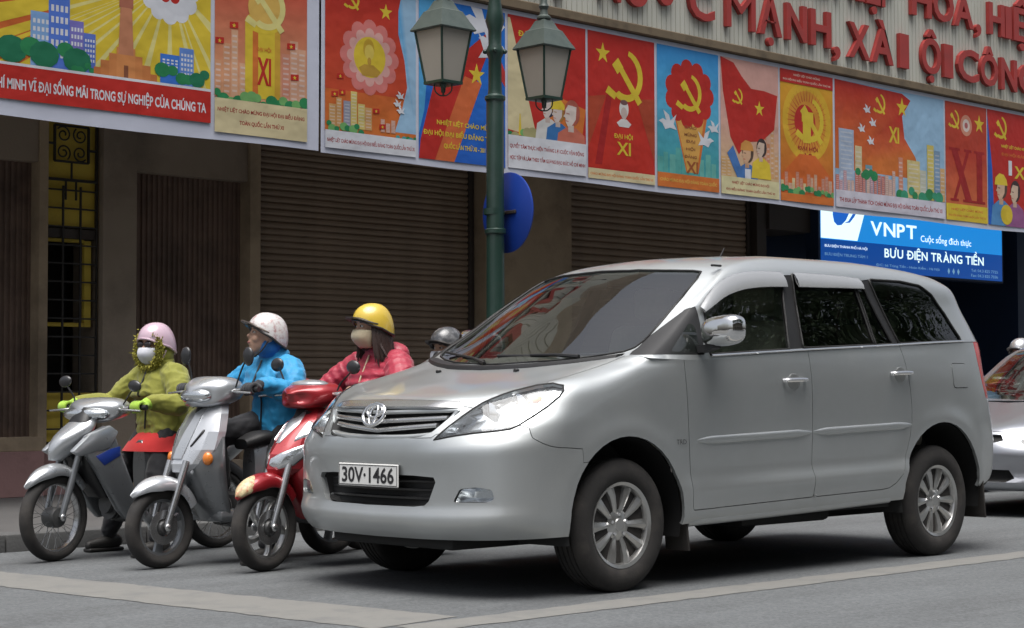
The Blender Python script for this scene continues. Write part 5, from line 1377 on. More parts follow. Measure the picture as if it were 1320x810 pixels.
for v in (-.28, .30): box('washer_nozzle', .17, .195, v-.012, v+.012, 1.062, 1.082, blackp, car)
tube('aerial', [(-1.42, 0.30, 1.715), (-1.46, .30, 1.775)], [.006, .003], blackp, car, 6)
# roof drip strip near the A-pillar
box('roof_clip', -1.00, -.92, .643, .659, 1.628, 1.640, blackp, car)
# lettering on the wing: small badge
for sg in (1,):
    bm = text_bm('TRD', 1.0, 0.0); x0, x1, y0, y1 = bm_bounds(bm)
    for v in bm.verts: v.co = (-.355-(v.co.x-x0)/(x1-x0)*.075, .8885, .704+(v.co.y-y0)/(y1-y0)*.024)
    mkb('badge', bm, chrome, car, smooth=False)
# ---- cabin
def seat(x, y, w_, parent):
    s = thing('seat', None, None); s.parent = parent; s.location = (x, y, 0)
    bm = bmesh.new(); bm_box(bm, -.25, .25, -w_/2, w_/2, .62, .78, .05, 3); mkb('cushion', bm, fabric, s)
    bm = bmesh.new(); bm_box(bm, -.07, .07, -w_/2, w_/2, 0, .62, .05, 3)
    for v in bm.verts: v.co.x -= v.co.z*.32; v.co.x -= .24; v.co.z += .74
    mkb('backrest', bm, fabric, s)
    for q in ((0,) if w_ < .7 else (-.45, .45)):
        bm = bmesh.new(); bm_box(bm, -.045, .045, q-.13, q+.13, 1.40, 1.58, .04, 3)
        for v in bm.verts: v.co.x -= .47
        mkb('headrest', bm, fabric, s)
for y in (-.38, .38): seat(-1.15, y, .50, car)
seat(-2.0, 0, 1.25, car); seat(-2.75, 0, 1.2, car)
loft('dashboard', [[(u, v, .75), (u+.28, v, 1.10), (u+.20, v, 1.155), (u-.02, v, 1.13), (u-.10, v, .95)] for u, v in ((-.66, -.80), (-.58, -.5), (-.56, 0), (-.58, .5), (-.66, .80))], mat('dash', (0.055, 0.052, 0.048), 0.6), car, step=.1)
sw = thing('steering_wheel', None, None); sw.parent = car
tube('rim', [(-.82+.05*math.sin(2*PI*k/24), .38+.18*math.cos(2*PI*k/24), 1.08+.17*math.sin(2*PI*k/24)) for k in range(25)], .014, blackp, sw, 8)
box('hub', -.84, -.80, .30, .46, 1.04, 1.12, blackp, sw, bev=.02)
box('parcel_shelf', -3.3, -3.0, -.7, .7, 1.0, 1.03, under, car)
bm = bmesh.new(); bm_box(bm, -.70, -.68, -.10, .12, 1.52, 1.575, .015); mkb('rear_view_mirror', bm, blackp, car)
box('tow_bar', -3.72, -3.55, .52, .60, .37, .42, rust, car, bev=.02)
box('reflector_rear', -3.585, -3.57, .52, .66, .60, .64, redlens, car)
# ================================================================== SCOOTERS
def gloss(name, col, **k): return mat(name, col, k.pop('rough', 0.28), coat=0.6, var=0.06, vscale=12, **k)
bk_silver = gloss('scooter_silver', (0.46, 0.48, 0.50), metal=0.6)
bk_white = gloss('scooter_pearl', (0.56, 0.58, 0.61), metal=0.45)
bk_grey = gloss('scooter_grey', (0.20, 0.21, 0.22), metal=0.5)
bk_red = gloss('scooter_red', (0.34, 0.018, 0.025), metal=0.25)
bk_blue = gloss('scooter_blue', (0.02, 0.05, 0.28))
bk_black = mat('scooter_black', (0.018, 0.018, 0.019), 0.45, var=0.2, vscale=20)
seat_m = mat('saddle_vinyl', (0.02, 0.02, 0.021), 0.55, var=0.15, vscale=20)
engine_m = mat('engine_metal', (0.12, 0.12, 0.12), 0.5, metal=0.7, var=0.3, vscale=15)
fork_m = mat('fork_metal', (0.50, 0.50, 0.50), 0.25, metal=0.9, var=0.1, vscale=20)
lampf = mat('lamp_face', (0.62, 0.65, 0.67), 0.12, metal=0.85, coat=1.0, bump=0.25, bscale=30)
mir_b = mat('mirror_back', (0.022, 0.022, 0.024), 0.35, coat=0.3)
floral = mat('floral_decal', (0.62, 0.52, 0.30), 0.4, var=0.5, vscale=90, stain=(0.5, 0.1, 0.06), sscale=48, samt=1.0)
def S(bm, c, s, u=16, v=10, rot=None):
    b = bmesh.new(); bmesh.ops.create_uvsphere(b, u_segments=u, v_segments=v, radius=1)
    bmesh.ops.scale(b, vec=s, verts=b.verts)
    if rot is not None: bmesh.ops.rotate(b, cent=(0, 0, 0), matrix=rot, verts=b.verts)
    bmesh.ops.translate(b, vec=c, verts=b.verts); merge(bm, b)
def blob(name, c, s, mt, parent, rot=None):
    bm = bmesh.new(); S(bm, c, s, 20, 14, rot); return mkb(name, bm, mt, parent, 60)
def bike_wheel(parent, x, r, kind, w=0.085, front=True):
    wh = thing('front_wheel' if front else 'rear_wheel', None, None); wh.parent = parent; wh.location = (x, 0, r)
    h = w/2; ri = r-0.068 if kind != 'wire' else r-0.05
    prof = []
    for k in range(15):
        a = R(-125+250*k/14); prof.append((r-0.036+0.036*math.cos(a)*(1.0), h*math.sin(a)/math.sin(R(90))*0.98))
    prof = [(ri-0.004, -h*0.55)]+prof+[(ri-0.004, h*0.55)]
    lathe('tyre', prof, rubber, wh, 'Y', 48, close=True, sharp=60)
    bm = bmesh.new()
    bm_lathe(bm, [(ri-0.016, -h*0.5), (ri-0.020, 0), (ri-0.016, h*0.5), (ri+0.006, h*0.62), (ri+0.010, h*0.45), (ri-0.004, 0), (ri+0.010, -h*0.45), (ri+0.006, -h*0.62)], 'Y', 40, close=True)
    mkb('rim', bm, fork_m if kind == 'wire' else alloy if kind == 'cast' else bk_grey, wh, 40)
    bm = bmesh.new()
    if kind == 'wire':
        for k in range(36):
            a = 2*PI*k/36; a2 = a+(0.35 if k % 4 < 2 else -0.35); sy = (1 if k % 2 else -1)
            bm_tube(bm, [(0.045*math.cos(a2), sy*0.028, 0.045*math.sin(a2)), ((ri-0.014)*math.cos(a), sy*0.004, (ri-0.014)*math.sin(a))], 0.0016, 4, False)
        mkb('spokes', bm, fork_m, wh)['kind'] = 'stuff'
        lathe('hub', [(0.0, 0.052), (0.022, 0.05), (0.055, 0.045), (0.060, 0.03), (0.060, -0.03), (0.055, -0.045), (0.02, -0.05), (0, -0.052)], engine_m, wh, 'Y', 24)
    else:
        n = 5 if kind == 'cast' else 3
        for k in range(n):
            a = 2*PI*k/n+0.5; pts = []
            for q in range(6):
                t = q/5; rr = 0.035+(ri-0.045)*t; aa = a+0.38*t*t if kind == 'cast' else a+0.15*t
                pts.append((rr*math.cos(aa), rr*math.sin(aa), aa))
            b = bmesh.new(); st = []
            for q, (px_, pz_, aa) in enumerate(pts):
                wd = 0.020-0.004*math.sin(PI*q/5)+(0.008 if kind != 'cast' else 0); tx, tz = -math.sin(aa), math.cos(aa)
                st.append([b.verts.new((px_+tx*wd*s, yy, pz_+tz*wd*s)) for s, yy in ((-1, 0.010), (-0.6, 0.018), (0.6, 0.018), (1, 0.010), (1, -0.010), (0.6, -0.018), (-0.6, -0.018), (-1, -0.010))])
            for s1, s2 in zip(st, st[1:]):
                for q in range(8): b.faces.new((s1[q], s1[(q+1) % 8], s2[(q+1) % 8], s2[q]))
            b.faces.new(st[0]); b.faces.new(st[-1]); merge(bm, b)
        mkb('spokes', bm, alloy if kind == 'cast' else bk_grey, wh, 40)
        lathe('hub', [(0.0, 0.05), (0.03, 0.048), (0.042, 0.03), (0.042, -0.03), (0.03, -0.048), (0, -0.05)], engine_m, wh, 'Y', 20)
        if front: lathe('brake_disc', [(0.05, 0.040), (0.095, 0.040), (0.095, 0.035), (0.05, 0.035)], fork_m, wh, 'Y', 28, close=True)
    return wh
def fender(name, mt, parent, r, a0, a1, w, drop=0.05, tip=0.02, thick=0.006):
    """mudguard over the front wheel, angles from straight ahead upwards"""
    rings = []; n = 14; cz = r
    for k in range(n+1):
        t = k/n; a = R(a0+(a1-a0)*t); rr = r+0.028+0.012*math.sin(PI*t); ww = w*(tip+(1-tip)*min(1, (t*3.2)**0.6))*(1-0.10*max(0, t-0.7)/0.3)
        ca, sa = math.cos(a), math.sin(a); dp = drop*min(1, t*3)
        pr = [(-ww, -dp), (-ww*0.97, -dp*0.35), (-ww*0.72, 0.004), (-ww*0.3, 0.016), (0, 0.019), (ww*0.3, 0.016), (ww*0.72, 0.004), (ww*0.97, -dp*0.35), (ww, -dp)]
        ring = [((rr+d)*ca, y, cz+(rr+d)*sa) for y, d in pr]+[((rr+d-thick)*ca, y*0.95, cz+(rr+d-thick)*sa) for y, d in pr[::-1]]
        rings.append(ring)
    return loft(name, rings, mt, parent, step=0.03)
def bike_mirror(parent, sg, base, top, size=(0.022, 0.062, 0.042), mt=None, tilt=0):
    m_ = thing('mirror', None, None); m_.parent = parent
    tube('stalk', [base, (base[0]-0.01, base[1]+sg*0.02, (base[2]+top[2])/2-0.02), (top[0]+0.005, top[1]-sg*0.03, top[2]-0.04), top], 0.0055, bk_black, m_, 6, 4)
    bm = bmesh.new(); S(bm, (0, 0, 0), size, 18, 12)
    for v in bm.verts:
        if v.co.x < -0.004: v.co.x = -0.004
    bmesh.ops.rotate(bm, cent=(0, 0, 0), matrix=Matrix.Rotation(R(tilt), 3, 'X'), verts=bm.verts)
    bmesh.ops.translate(bm, vec=top, verts=bm.verts); mkb('head', bm, mt or mir_b, m_, 50)
def faceted(name, rows, mt, parent, f0=-1.0, f1=1.0, push=0.0, z0=-9, z1=9, n=8, th=0.010):
    """a creased fairing: rows of (height, x of the centre ridge, x of the edge, half width)"""
    Rw = np.array(rows, float)[::-1]; za, zb = max(z0, Rw[0, 0]), min(z1, Rw[-1, 0])
    zs = sorted(set([za, zb]+[z for z in Rw[:, 0] if za < z < zb]))
    V = []; m_ = n+1
    fs = [f0+(f1-f0)*k/n for k in range(m_)]
    for lay in (0, 1):
        for z in zs:
            xc, xe, w_ = [np.interp(z, Rw[:, 0], Rw[:, i]) for i in (1, 2, 3)]
            for f in fs:
                a = abs(f); x = xc+(xe-xc)*(0.55*a+0.45*a**4)
                V.append((x+push-(th if lay else 0), f*w_, z))
    r = len(zs); F = []
    for i in range(r-1):
        for k in range(n):
            a = i*m_+k; F.append((a, a+1, a+m_+1, a+m_)); b = a+r*m_; F.append((b, b+m_, b+m_+1, b+1))
    rim = [k for k in range(m_)]+[i*m_+n for i in range(1, r)]+[(r-1)*m_+k for k in range(n-1, -1, -1)]+[i*m_ for i in range(r-2, 0, -1)]
    for a, b in zip(rim, rim[1:]+rim[:1]): F.append((a, b, b+r*m_, a+r*m_))
    bm = bmesh.new(); vs = [bm.verts.new(v) for v in V]
    for f in F: bm.faces.new([vs[i] for i in f])
    return mkb(name, bm, mt, parent, 14)

def inlay(name, rows, pts, mt, parent, push=0.007, both=True):
    """a lens or trim piece of any outline, let into a creased fairing; pts are (fraction across, height)"""
    Rw = np.array(rows, float)[::-1]
    def P(f, z, d):
        xc, xe, w_ = [np.interp(z, Rw[:, 0], Rw[:, i]) for i in (1, 2, 3)]; a = abs(f)
        return Vector((xc+(xe-xc)*(0.55*a+0.45*a**4)+d, f*w_, z))
    pts = roundpoly(pts, 0.02, 2)
    for sg in ((1, -1) if both else (1,)):
        bm = bmesh.new(); n = len(pts); fc = sum(p[0] for p in pts)/n; zc = sum(p[1] for p in pts)/n
        rg_ = [[bm.verts.new(P(sg*(fc+(f-fc)*k), zc+(z-zc)*k, d)) for f, z in pts] for k, d in ((1, -0.012), (1, push*0.6), (0.93, push), (0.5, push*1.35))]
        c = bm.verts.new(P(sg*fc, zc, push*1.45))
        for a, b in zip(rg_, rg_[1:]):
            for i in range(n): bm.faces.new((a[i], a[(i+1) % n], b[(i+1) % n], b[i]))
        for i in range(n): bm.faces.new((rg_[-1][i], rg_[-1][(i+1) % n], c))
        mkb(name, bm, mt, parent, 40)
def bike(name, label, loc, rz, spec):
    b = thing(name, label, 'scooter', loc, rz, 'scooters waiting at the line')
    r = spec['r']; wb = spec['wb']; main = spec['main']; kind = spec['kind']
    # everything that turns with the bars hangs below one pivot, turned by the steering angle
    st = R(spec.get('steer', 0)); pv_ = Vector((-0.18, 0, 0)); rotm = Matrix.Translation(pv_) @ Matrix.Rotation(st, 4, 'Z') @ Matrix.Translation(-pv_)
    before = set(o.name for o in bpy.data.objects if o.parent == b)
    bike_wheel(b, 0, r, spec['wheel'])
    hx, hz = spec['bar']                    # handlebar centre
    fk = thing('fork', None, None); fk.parent = b
    for sg in (-1, 1):
        tube('fork_leg', [(0.0, sg*0.062, r), (-0.055, sg*0.068, r+0.16), (-0.13, sg*0.07, r+0.36)], [0.018, 0.021, 0.021], spec.get('forkm', fork_m), fk, 12)
        blob('axle_nut', (0, sg*0.075, r), (0.022, 0.014, 0.022), fork_m, fk)
    tube('column', [(-0.12, 0, r+0.33), (hx+0.02, 0, hz-0.02)], 0.028, bk_black, fk)
    tube('handlebar', [(hx-0.05, -0.335, hz+0.01), (hx-0.02, -0.20, hz+0.005), (hx, 0, hz-0.02), (hx-0.02, 0.20, hz+0.005), (hx-0.05, 0.335, hz+0.01)], 0.011, fork_m, fk, 10, 4)
    for sg in (-1, 1):
        tube('grip', [(hx-0.028, sg*0.235, hz+0.006), (hx-0.052, sg*0.350, hz+0.010)], 0.0165, bk_black, fk)
        tube('brake_lever', [(hx+0.01, sg*0.19, hz), (hx+0.035, sg*0.25, hz-0.004), (hx+0.015, sg*0.36, hz-0.010)], [0.009, 0.007, 0.006], fork_m, fk, 8, 3)
    fender('front_mudguard', spec['fend'], b, r, spec.get('fa0', 28), spec.get('fa1', 128), spec.get('fw', 0.062), spec.get('fdrop', 0.05))
    if spec.get('floral'): fender('decal', floral, b, r+0.0025, spec.get('fa0', 28)+1, spec.get('fa0', 28)+44, 0.050, 0.03)
    # handlebar cowl with its lamp or instruments
    hc = [ell(hx+dx, 0, 0, 1, 1)[:0] for dx in ()]
    rings = []
    for dx, ww, z0, z1 in spec['cowl']:
        rings.append([(hx+dx-(0.05*(abs(c)**2.0)), ww*c, hz+(z0+z1)/2+(z1-z0)/2*s) for c, s in [(math.copysign(abs(math.cos(q))**0.62, math.cos(q)), math.copysign(abs(math.sin(q))**0.80, math.sin(q))) for q in [2*PI*k/20 for k in range(20)]]])
    loft('handlebar_cowl', rings, spec.get('cowlm', main), b, step=0.025)
    if spec.get('cowl_lamp'):
        for (c, s, rt_) in spec['cowl_lamp']:
            for sg in ((-1, 1) if abs(c[1]) > 0.01 else (1,)):
                blob('headlight', (hx+c[0], sg*c[1], hz+c[2]), s, lampf, b, Matrix.Rotation(sg*R(rt_), 3, 'Z'))
    if spec.get('cowl_top'): blob('cowl_top', (hx-0.01, 0, hz+0.055), (0.085, 0.125, 0.030), spec['cowl_top'], b)
    for sg, top in ((-1, spec['mirR']), (1, spec['mirL'])):
        bike_mirror(b, sg, (hx-0.02, sg*0.19, hz+0.02), (hx+top[0], top[1], hz+top[2]), tuple(0.88*q for q in spec.get('msz', (0.022, 0.06, 0.042))), tilt=spec.get('mtilt', 0)*sg)
    # turn what steers
    if st:
        for o in [o for o in bpy.data.objects if o.parent == b and o.name not in before]:
            o.matrix_basis = rotm @ o.matrix_basis
    # front apron
    for nm, mt_, rg_ in spec['apron']:
        rings = []
        for z, x, w_, d, bow in rg_:
            ring = []
            for k in range(20):
                q = 2*PI*k/20; c = math.cos(q); s = math.sin(q); y = w_*math.copysign(abs(s)**0.8, s)
                ring.append((x+d*c-bow*(y/max(w_, 1e-4))**2, y, z+0.10*d*c))
            rings.append(ring)
        loft(nm, rings, mt_, b, step=0.03)
    for nm, mt_, rws, kw in spec.get('facets', ()): faceted(nm, rws, mt_, b, **kw)
    for nm, mt_, rws, pts, both in spec.get('inlays', ()): inlay(nm, rws, pts, mt_, b, both=both)
    for nm, mt_, P, y0, y1, bev in spec.get('sides', ()):
        for sg in (-1, 1):
            prism(nm, P, 'Y', sg*y0, sg*y1, mt_, b, bev)
    for c, s, rt_ in spec.get('lamps', ()):
        for sg in ((-1, 1) if abs(c[1]) > 0.01 else (1,)): blob('headlight', (c[0], sg*c[1], c[2]), s, lampf, b, Matrix.Rotation(sg*R(rt_), 3, 'Z') @ Matrix.Rotation(R(spec.get('lpitch', 0)), 3, 'Y'))
    for c, s in spec.get('indic', ()):
        for sg in (-1, 1): blob('indicator', (c[0], sg*c[1], c[2]), s, amber, b, Matrix.Rotation(sg*R(35), 3, 'Z'))
    for c, s, mt_ in spec.get('extra', ()): blob('trim', c, s, mt_, b)
    # floor, engine, rear body, saddle
    if kind == 'scooter':
        bm = bmesh.new(); bm_box(bm, -0.78, -0.30, -0.17, 0.17, 0.24, 0.31, 0.03, 2); mkb('floorboard', bm, spec.get('low', bk_grey), b)
    bm = bmesh.new(); bm_box(bm, -0.92, -0.45, -0.11, 0.11, 0.20, 0.40, 0.05, 2); bm_tube(bm, [(-0.55, 0, 0.30), (-0.38, 0, 0.32)], 0.065, 14)
    for k in range(6): bm_tube(bm, [(-0.54+0.025*k, 0, 0.30), (-0.532+0.025*k, 0, 0.301)], 0.085, 14)
    mkb('engine', bm, engine_m, b)
    rings = [ell(x, 0, z, w_, h, 14, 'X', 0, 2.4) for x, z, w_, h in ((-0.62, 0.52, 0.06, 0.16), (-0.72, 0.54, 0.125, 0.19), (-0.95, 0.57, 0.145, 0.17), (-1.2, 0.62, 0.12, 0.13), (-1.45, 0.70, 0.06, 0.06))]
    loft('rear_body', rings, main, b, step=0.05)
    rings = [ell(x, 0, z, w_, h, 14, 'X', 0, 2.6) for x, z, w_, h in ((-0.56 if kind == 'scooter' else -0.82, 0.67, 0.06, 0.03), (-0.66 if kind == 'scooter' else -0.86, 0.70, 0.11, 0.045), (-0.90, 0.715, 0.135, 0.05), (-1.02, 0.745, 0.135, 0.05), (-1.28, 0.765, 0.11, 0.045), (-1.38, 0.76, 0.07, 0.03))]
    loft('saddle', rings, seat_m, b, step=0.05)
    bike_wheel(b, -wb, r, spec['wheel'], 0.095, False)
    tube('swing_arm', [(-0.75, 0.10, 0.30), (-wb, 0.09, r)], 0.028, engine_m, b); tube('swing_arm', [(-0.75, -0.10, 0.30), (-wb, -0.09, r)], 0.028, engine_m, b)
    tube('exhaust', [(-0.50, -0.10, 0.22), (-0.80, -0.15, 0.20), (-1.05, -0.16, 0.27), (-1.42, -0.165, 0.36)], [0.018, 0.022, 0.045, 0.042], engine_m, b, 12, 4)
    tube('side_stand', [(-0.62, 0.12, 0.20), (-0.70, 0.19, 0.10)], 0.011, bk_black, b)
    fender('rear_mudguard', bk_black, b, r, 40, 150, 0.055).location.x = -wb
    blob('tail_light', (-1.47, 0, 0.70), (0.03, 0.06, 0.035), redlens, b)
    return b

AP2 = [(0.93, -0.335, -0.365, 0.085), (0.85, -0.255, -0.305, 0.160), (0.75, -0.180, -0.265, 0.195), (0.65, -0.120, -0.240, 0.188), (0.57, -0.090, -0.200, 0.135), (0.525, -0.095, -0.145, 0.060)]
AP3 = [(0.88, -0.315, -0.345, 0.070), (0.80, -0.215, -0.285, 0.122), (0.72, -0.135, -0.250, 0.152), (0.63, -0.065, -0.220, 0.152), (0.55, -0.040, -0.185, 0.112), (0.50, -0.050, -0.135, 0.050)]
B1, B2, B3 = (1.10, -2.62, 0), (0.90, -1.80, 0), (0.60, -1.26, 0)
H1, H2, H3 = R(3), R(1), R(2)
wave = bike('motor_scooter', 'grey underbone scooter with wire wheels, leftmost of the row', B1, H1, dict(
    r=0.252, wb=1.20, main=bk_grey, kind='under', wheel='wire', bar=(-0.34, 0.872), steer=12, forkm=bk_grey, fend=bk_silver, fa0=38, fa1=140, fw=0.062, fdrop=0.045,
    cowl=[(-0.10, 0.10, -0.05, 0.05), (-0.05, 0.185, -0.065, 0.07), (0.03, 0.205, -0.075, 0.065), (0.09, 0.185, -0.085, 0.045), (0.135, 0.12, -0.075, 0.015), (0.15, 0.05, -0.06, -0.01)], cowlm=bk_silver,
    cowl_lamp=[((0.078, 0, -0.030), (0.078, 0.175, 0.050), 0)],
    mirL=(-0.02, 0.285, 0.135), mirR=(-0.02, -0.27, 0.165), msz=(0.022, 0.058, 0.040), mtilt=-8,
    apron=[('front_cowl', bk_silver, [(0.82, -0.24, 0.085, 0.05, 0.01), (0.76, -0.18, 0.115, 0.07, 0.02), (0.69, -0.11, 0.095, 0.085, 0.03), (0.62, -0.06, 0.055, 0.07, 0.03), (0.575, -0.03, 0.02, 0.04, 0.01)]),
           ('cowl_core', bk_black, [(0.88, -0.25, 0.06, 0.04, 0), (0.75, -0.20, 0.10, 0.06, 0), (0.55, -0.22, 0.11, 0.06, 0), (0.35, -0.34, 0.09, 0.05, 0)])],
    sides=[('leg_shield', bk_grey, [(-0.14, 0.72), (-0.10, 0.66), (-0.22, 0.50), (-0.36, 0.28), (-0.42, 0.22), (-0.52, 0.24), (-0.50, 0.36), (-0.40, 0.58), (-0.34, 0.72), (-0.28, 0.78)], 0.115, 0.165, 0.016), ('wing', bk_silver, [(-0.04, 0.63), (-0.10, 0.60), (-0.30, 0.645), (-0.36, 0.74), (-0.30, 0.78), (-0.16, 0.73)], 0.120, 0.172, 0.014), ('decal', bk_blue, [(-0.20, 0.60), (-0.26, 0.545), (-0.37, 0.60), (-0.37, 0.655), (-0.30, 0.64)], 0.16, 0.1675, 0.002)],
    ))
sco2 = bike('motor_scooter', 'silver scooter with pale fender between the grey and red ones', B2, H2, dict(
    r=0.226, wb=1.22, main=bk_silver, kind='scooter', wheel='tri', bar=(-0.36, 0.975), steer=4, fend=bk_white, fa0=42, fa1=150, fw=0.075, fdrop=0.055, low=bk_grey,
    cowl=[(-0.09, 0.10, -0.05, 0.06), (-0.05, 0.165, -0.07, 0.085), (0.03, 0.18, -0.085, 0.085), (0.10, 0.165, -0.09, 0.06), (0.15, 0.11, -0.075, 0.02), (0.165, 0.05, -0.06, -0.01)], cowlm=bk_silver,
    cowl_lamp=[((0.105, 0, -0.026), (0.062, 0.125, 0.050), 0)], cowl_top=bk_white,
    mirL=(-0.04, 0.275, 0.195), mirR=(-0.03, -0.26, 0.205), msz=(0.022, 0.050, 0.062), mtilt=6,
    facets=[('apron', bk_white, AP2, dict(th=0.05)), ('ridge_panel', bk_silver, AP2, dict(f0=-0.32, f1=0.32, push=0.007, z0=0.60, z1=0.90))],
    inlays=[('slot', bk_black, AP2, [(0.40, 0.665), (0.46, 0.67), (0.66, 0.755), (0.62, 0.765)], True)],
    apron=[('apron_core', bk_silver, [(0.90, -0.34, 0.075, 0.04, 0.01), (0.80, -0.29, 0.14, 0.05, 0.02), (0.66, -0.25, 0.155, 0.05, 0.03), (0.56, -0.23, 0.10, 0.04, 0.02)]),
           ('lower_apron', bk_grey, [(0.72, -0.24, 0.195, 0.055, 0.06), (0.58, -0.21, 0.215, 0.065, 0.08), (0.45, -0.245, 0.200, 0.06, 0.07), (0.33, -0.30, 0.175, 0.055, 0.05), (0.24, -0.36, 0.150, 0.05, 0.03)])],
    indic=[((-0.205, 0.175, 0.600), (0.022, 0.030, 0.036))],
    ))
sco3 = bike('motor_scooter', 'red scooter with five spoke wheels beside the car bumper', B3, H3, dict(
    r=0.238, wb=1.24, main=bk_red, kind='scooter', wheel='cast', bar=(-0.36, 0.955), steer=9, fend=bk_red, fa0=36, fa1=140, fw=0.068, fdrop=0.055, low=bk_black, floral=True,
    cowl=[(-0.10, 0.10, -0.05, 0.05), (-0.05, 0.165, -0.07, 0.075), (0.03, 0.172, -0.080, 0.066), (0.10, 0.150, -0.078, 0.045), (0.15, 0.105, -0.066, 0.024), (0.172, 0.05, -0.045, 0.004)], cowlm=bk_red, cowl_top=bk_silver,
    mirL=(-0.03, 0.30, 0.150), mirR=(-0.04, -0.27, 0.17), msz=(0.022, 0.055, 0.045), mtilt=-6,
    facets=[('apron', bk_red, AP3, dict(th=0.05))],
    inlays=[('headlight', lampf, AP3, [(0.06, 0.605), (0.05, 0.575), (0.45, 0.545), (0.85, 0.570), (0.98, 0.635), (0.94, 0.690), (0.66, 0.665), (0.35, 0.640)], True), ('indicator', lampf, AP3, [(0.55, 0.700), (0.96, 0.730), (0.94, 0.800), (0.80, 0.812), (0.62, 0.755)], True), ('nose_panel', bk_silver, AP3, [(-0.10, 0.690), (0.10, 0.690), (0.42, 0.795), (0.36, 0.868), (-0.36, 0.868), (-0.42, 0.795)], False)],
    apron=[('apron_core', bk_black, [(0.86, -0.33, 0.07, 0.04, 0.01), (0.74, -0.26, 0.13, 0.05, 0.02), (0.60, -0.22, 0.13, 0.05, 0.02), (0.52, -0.20, 0.08, 0.03, 0.0)]),
           ('lower_apron', bk_red, [(0.66, -0.25, 0.185, 0.06, 0.06), (0.52, -0.22, 0.195, 0.065, 0.07), (0.40, -0.27, 0.180, 0.055, 0.05), (0.26, -0.35, 0.150, 0.05, 0.03)])],
    ))
# ================================================================== PEOPLE
def cloth(name, col, b=0.5, sc=9, rough=0.85, **k): return mat(name, col, rough, var=0.14, vscale=7, bump=b, bscale=sc, sheen=0.2, **k)
skin = mat('skin', (0.50, 0.30, 0.21), 0.55, var=0.08, vscale=20)
hairm = mat('dark_hair', (0.035, 0.018, 0.014), 0.45, var=0.3, vscale=60, bump=0.6, bscale=90, stretch=(1, 1, 0.15))
trouser = cloth('black_trousers', (0.014, 0.014, 0.017))
shoe_m = mat('shoe', (0.03, 0.028, 0.026), 0.5)
white_mask = cloth('white_mask', (0.62, 0.63, 0.68), 0.2, 30)
beige_mask = cloth('beige_mask', (0.58, 0.50, 0.34), 0.2, 30)
eye_w = mat('eye_white', (0.65, 0.62, 0.58), 0.3); eye_d = mat('eye_dark', (0.015, 0.012, 0.01), 0.2); lipm = mat('lips', (0.40, 0.14, 0.12), 0.5)
def limb(bm, pts, rads, seg=14):
    bm_tube(bm, smoothpts(pts, 4), [v.x for v in smoothpts([(r, 0, 0) for r in rads], 4)], seg)
    for p, r in ((pts[0], rads[0]), (pts[-1], rads[-1])): S(bm, p, (r, r, r), 12, 8)
def hand(bm, gx, gy, gz, sg, g=1.0, wrist=None):
    """palm behind the grip, four fingers wrapped over it, thumb below"""
    w_ = Vector(wrist); c = Vector((gx-0.030, gy, gz+0.012))
    S(bm, c, (0.026*g, 0.040*g, 0.020*g), 12, 8)
    limb(bm, [w_, w_.lerp(c, 0.6), c], [0.026*g, 0.025*g, 0.024*g], 10)
    for i, L in enumerate((0.92, 1.0, 0.95, 0.8)):
        y = gy+sg*(-0.031+0.0205*i); q = 0.0088*g
        limb(bm, [(gx-0.030, y, gz+0.020), (gx-0.004, y, gz+0.031), (gx+0.026*L, y, gz+0.017), (gx+0.026*L, y, gz-0.010), (gx+0.006, y, gz-0.026*L)], [q*1.1, q*1.05, q, q*0.95, q*0.85], 8)
    y = gy-sg*0.038
    limb(bm, [(gx-0.036, y, gz+0.004), (gx-0.022, y-sg*0.006, gz-0.020), (gx+0.004, y-sg*0.002, gz-0.026)], [0.011*g, 0.010*g, 0.0085*g], 8)
def head_bm(bm, H, rotm):
    """skull, jaw, nose, brow, lips, ears; local +x is the face"""
    def s(c, r): S(bm, H+rotm @ Vector(c), r, 16, 12, rotm)
    s((-0.008, 0, 0.022), (0.094, 0.074, 0.088)); s((0.022, 0, -0.030), (0.066, 0.060, 0.072)); s((0.040, 0, -0.078), (0.034, 0.036, 0.028))
    s((0.078, 0, 0.006), (0.016, 0.012, 0.032)); s((0.092, 0, -0.014), (0.017, 0.015, 0.013)); s((0.072, 0, 0.040), (0.020, 0.052, 0.014))
    for q in (-1, 1): s((0.058, q*0.038, -0.022), (0.026, 0.024, 0.026)); s((-0.010, q*0.074, -0.005), (0.020, 0.010, 0.030))
    s((0.079, 0, -0.046), (0.013, 0.022, 0.007)); s((0.077, 0, -0.056), (0.012, 0.019, 0.006))
def rot_head(yaw, pitch, roll=0): return Matrix.Rotation(R(yaw), 3, 'Z') @ Matrix.Rotation(R(-pitch), 3, 'Y') @ Matrix.Rotation(R(roll), 3, 'X')
def torso(bm, prof, n=18, quilt=0.0, pitch=0.055):
    P = np.array(prof, float); zs = np.linspace(P[0, 1], P[-1, 1], 34)
    rows = pchip(P[:, 1], P, zs)
    rings = []
    for cx, z, rx, ry in rows:
        q = 1+quilt*abs(math.sin(z/pitch*PI)); rings.append(ell(cx, 0, z, rx*q, ry*q, n, 'Z', 0, 2.3))
    vs = [[bm.verts.new(p) for p in r] for r in rings]
    for a, b in zip(vs, vs[1:]):
        for k in range(n): bm.faces.new((a[k], a[(k+1) % n], b[(k+1) % n], b[k]))
    bm.faces.new(vs[0][::-1]); bm.faces.new(vs[-1])
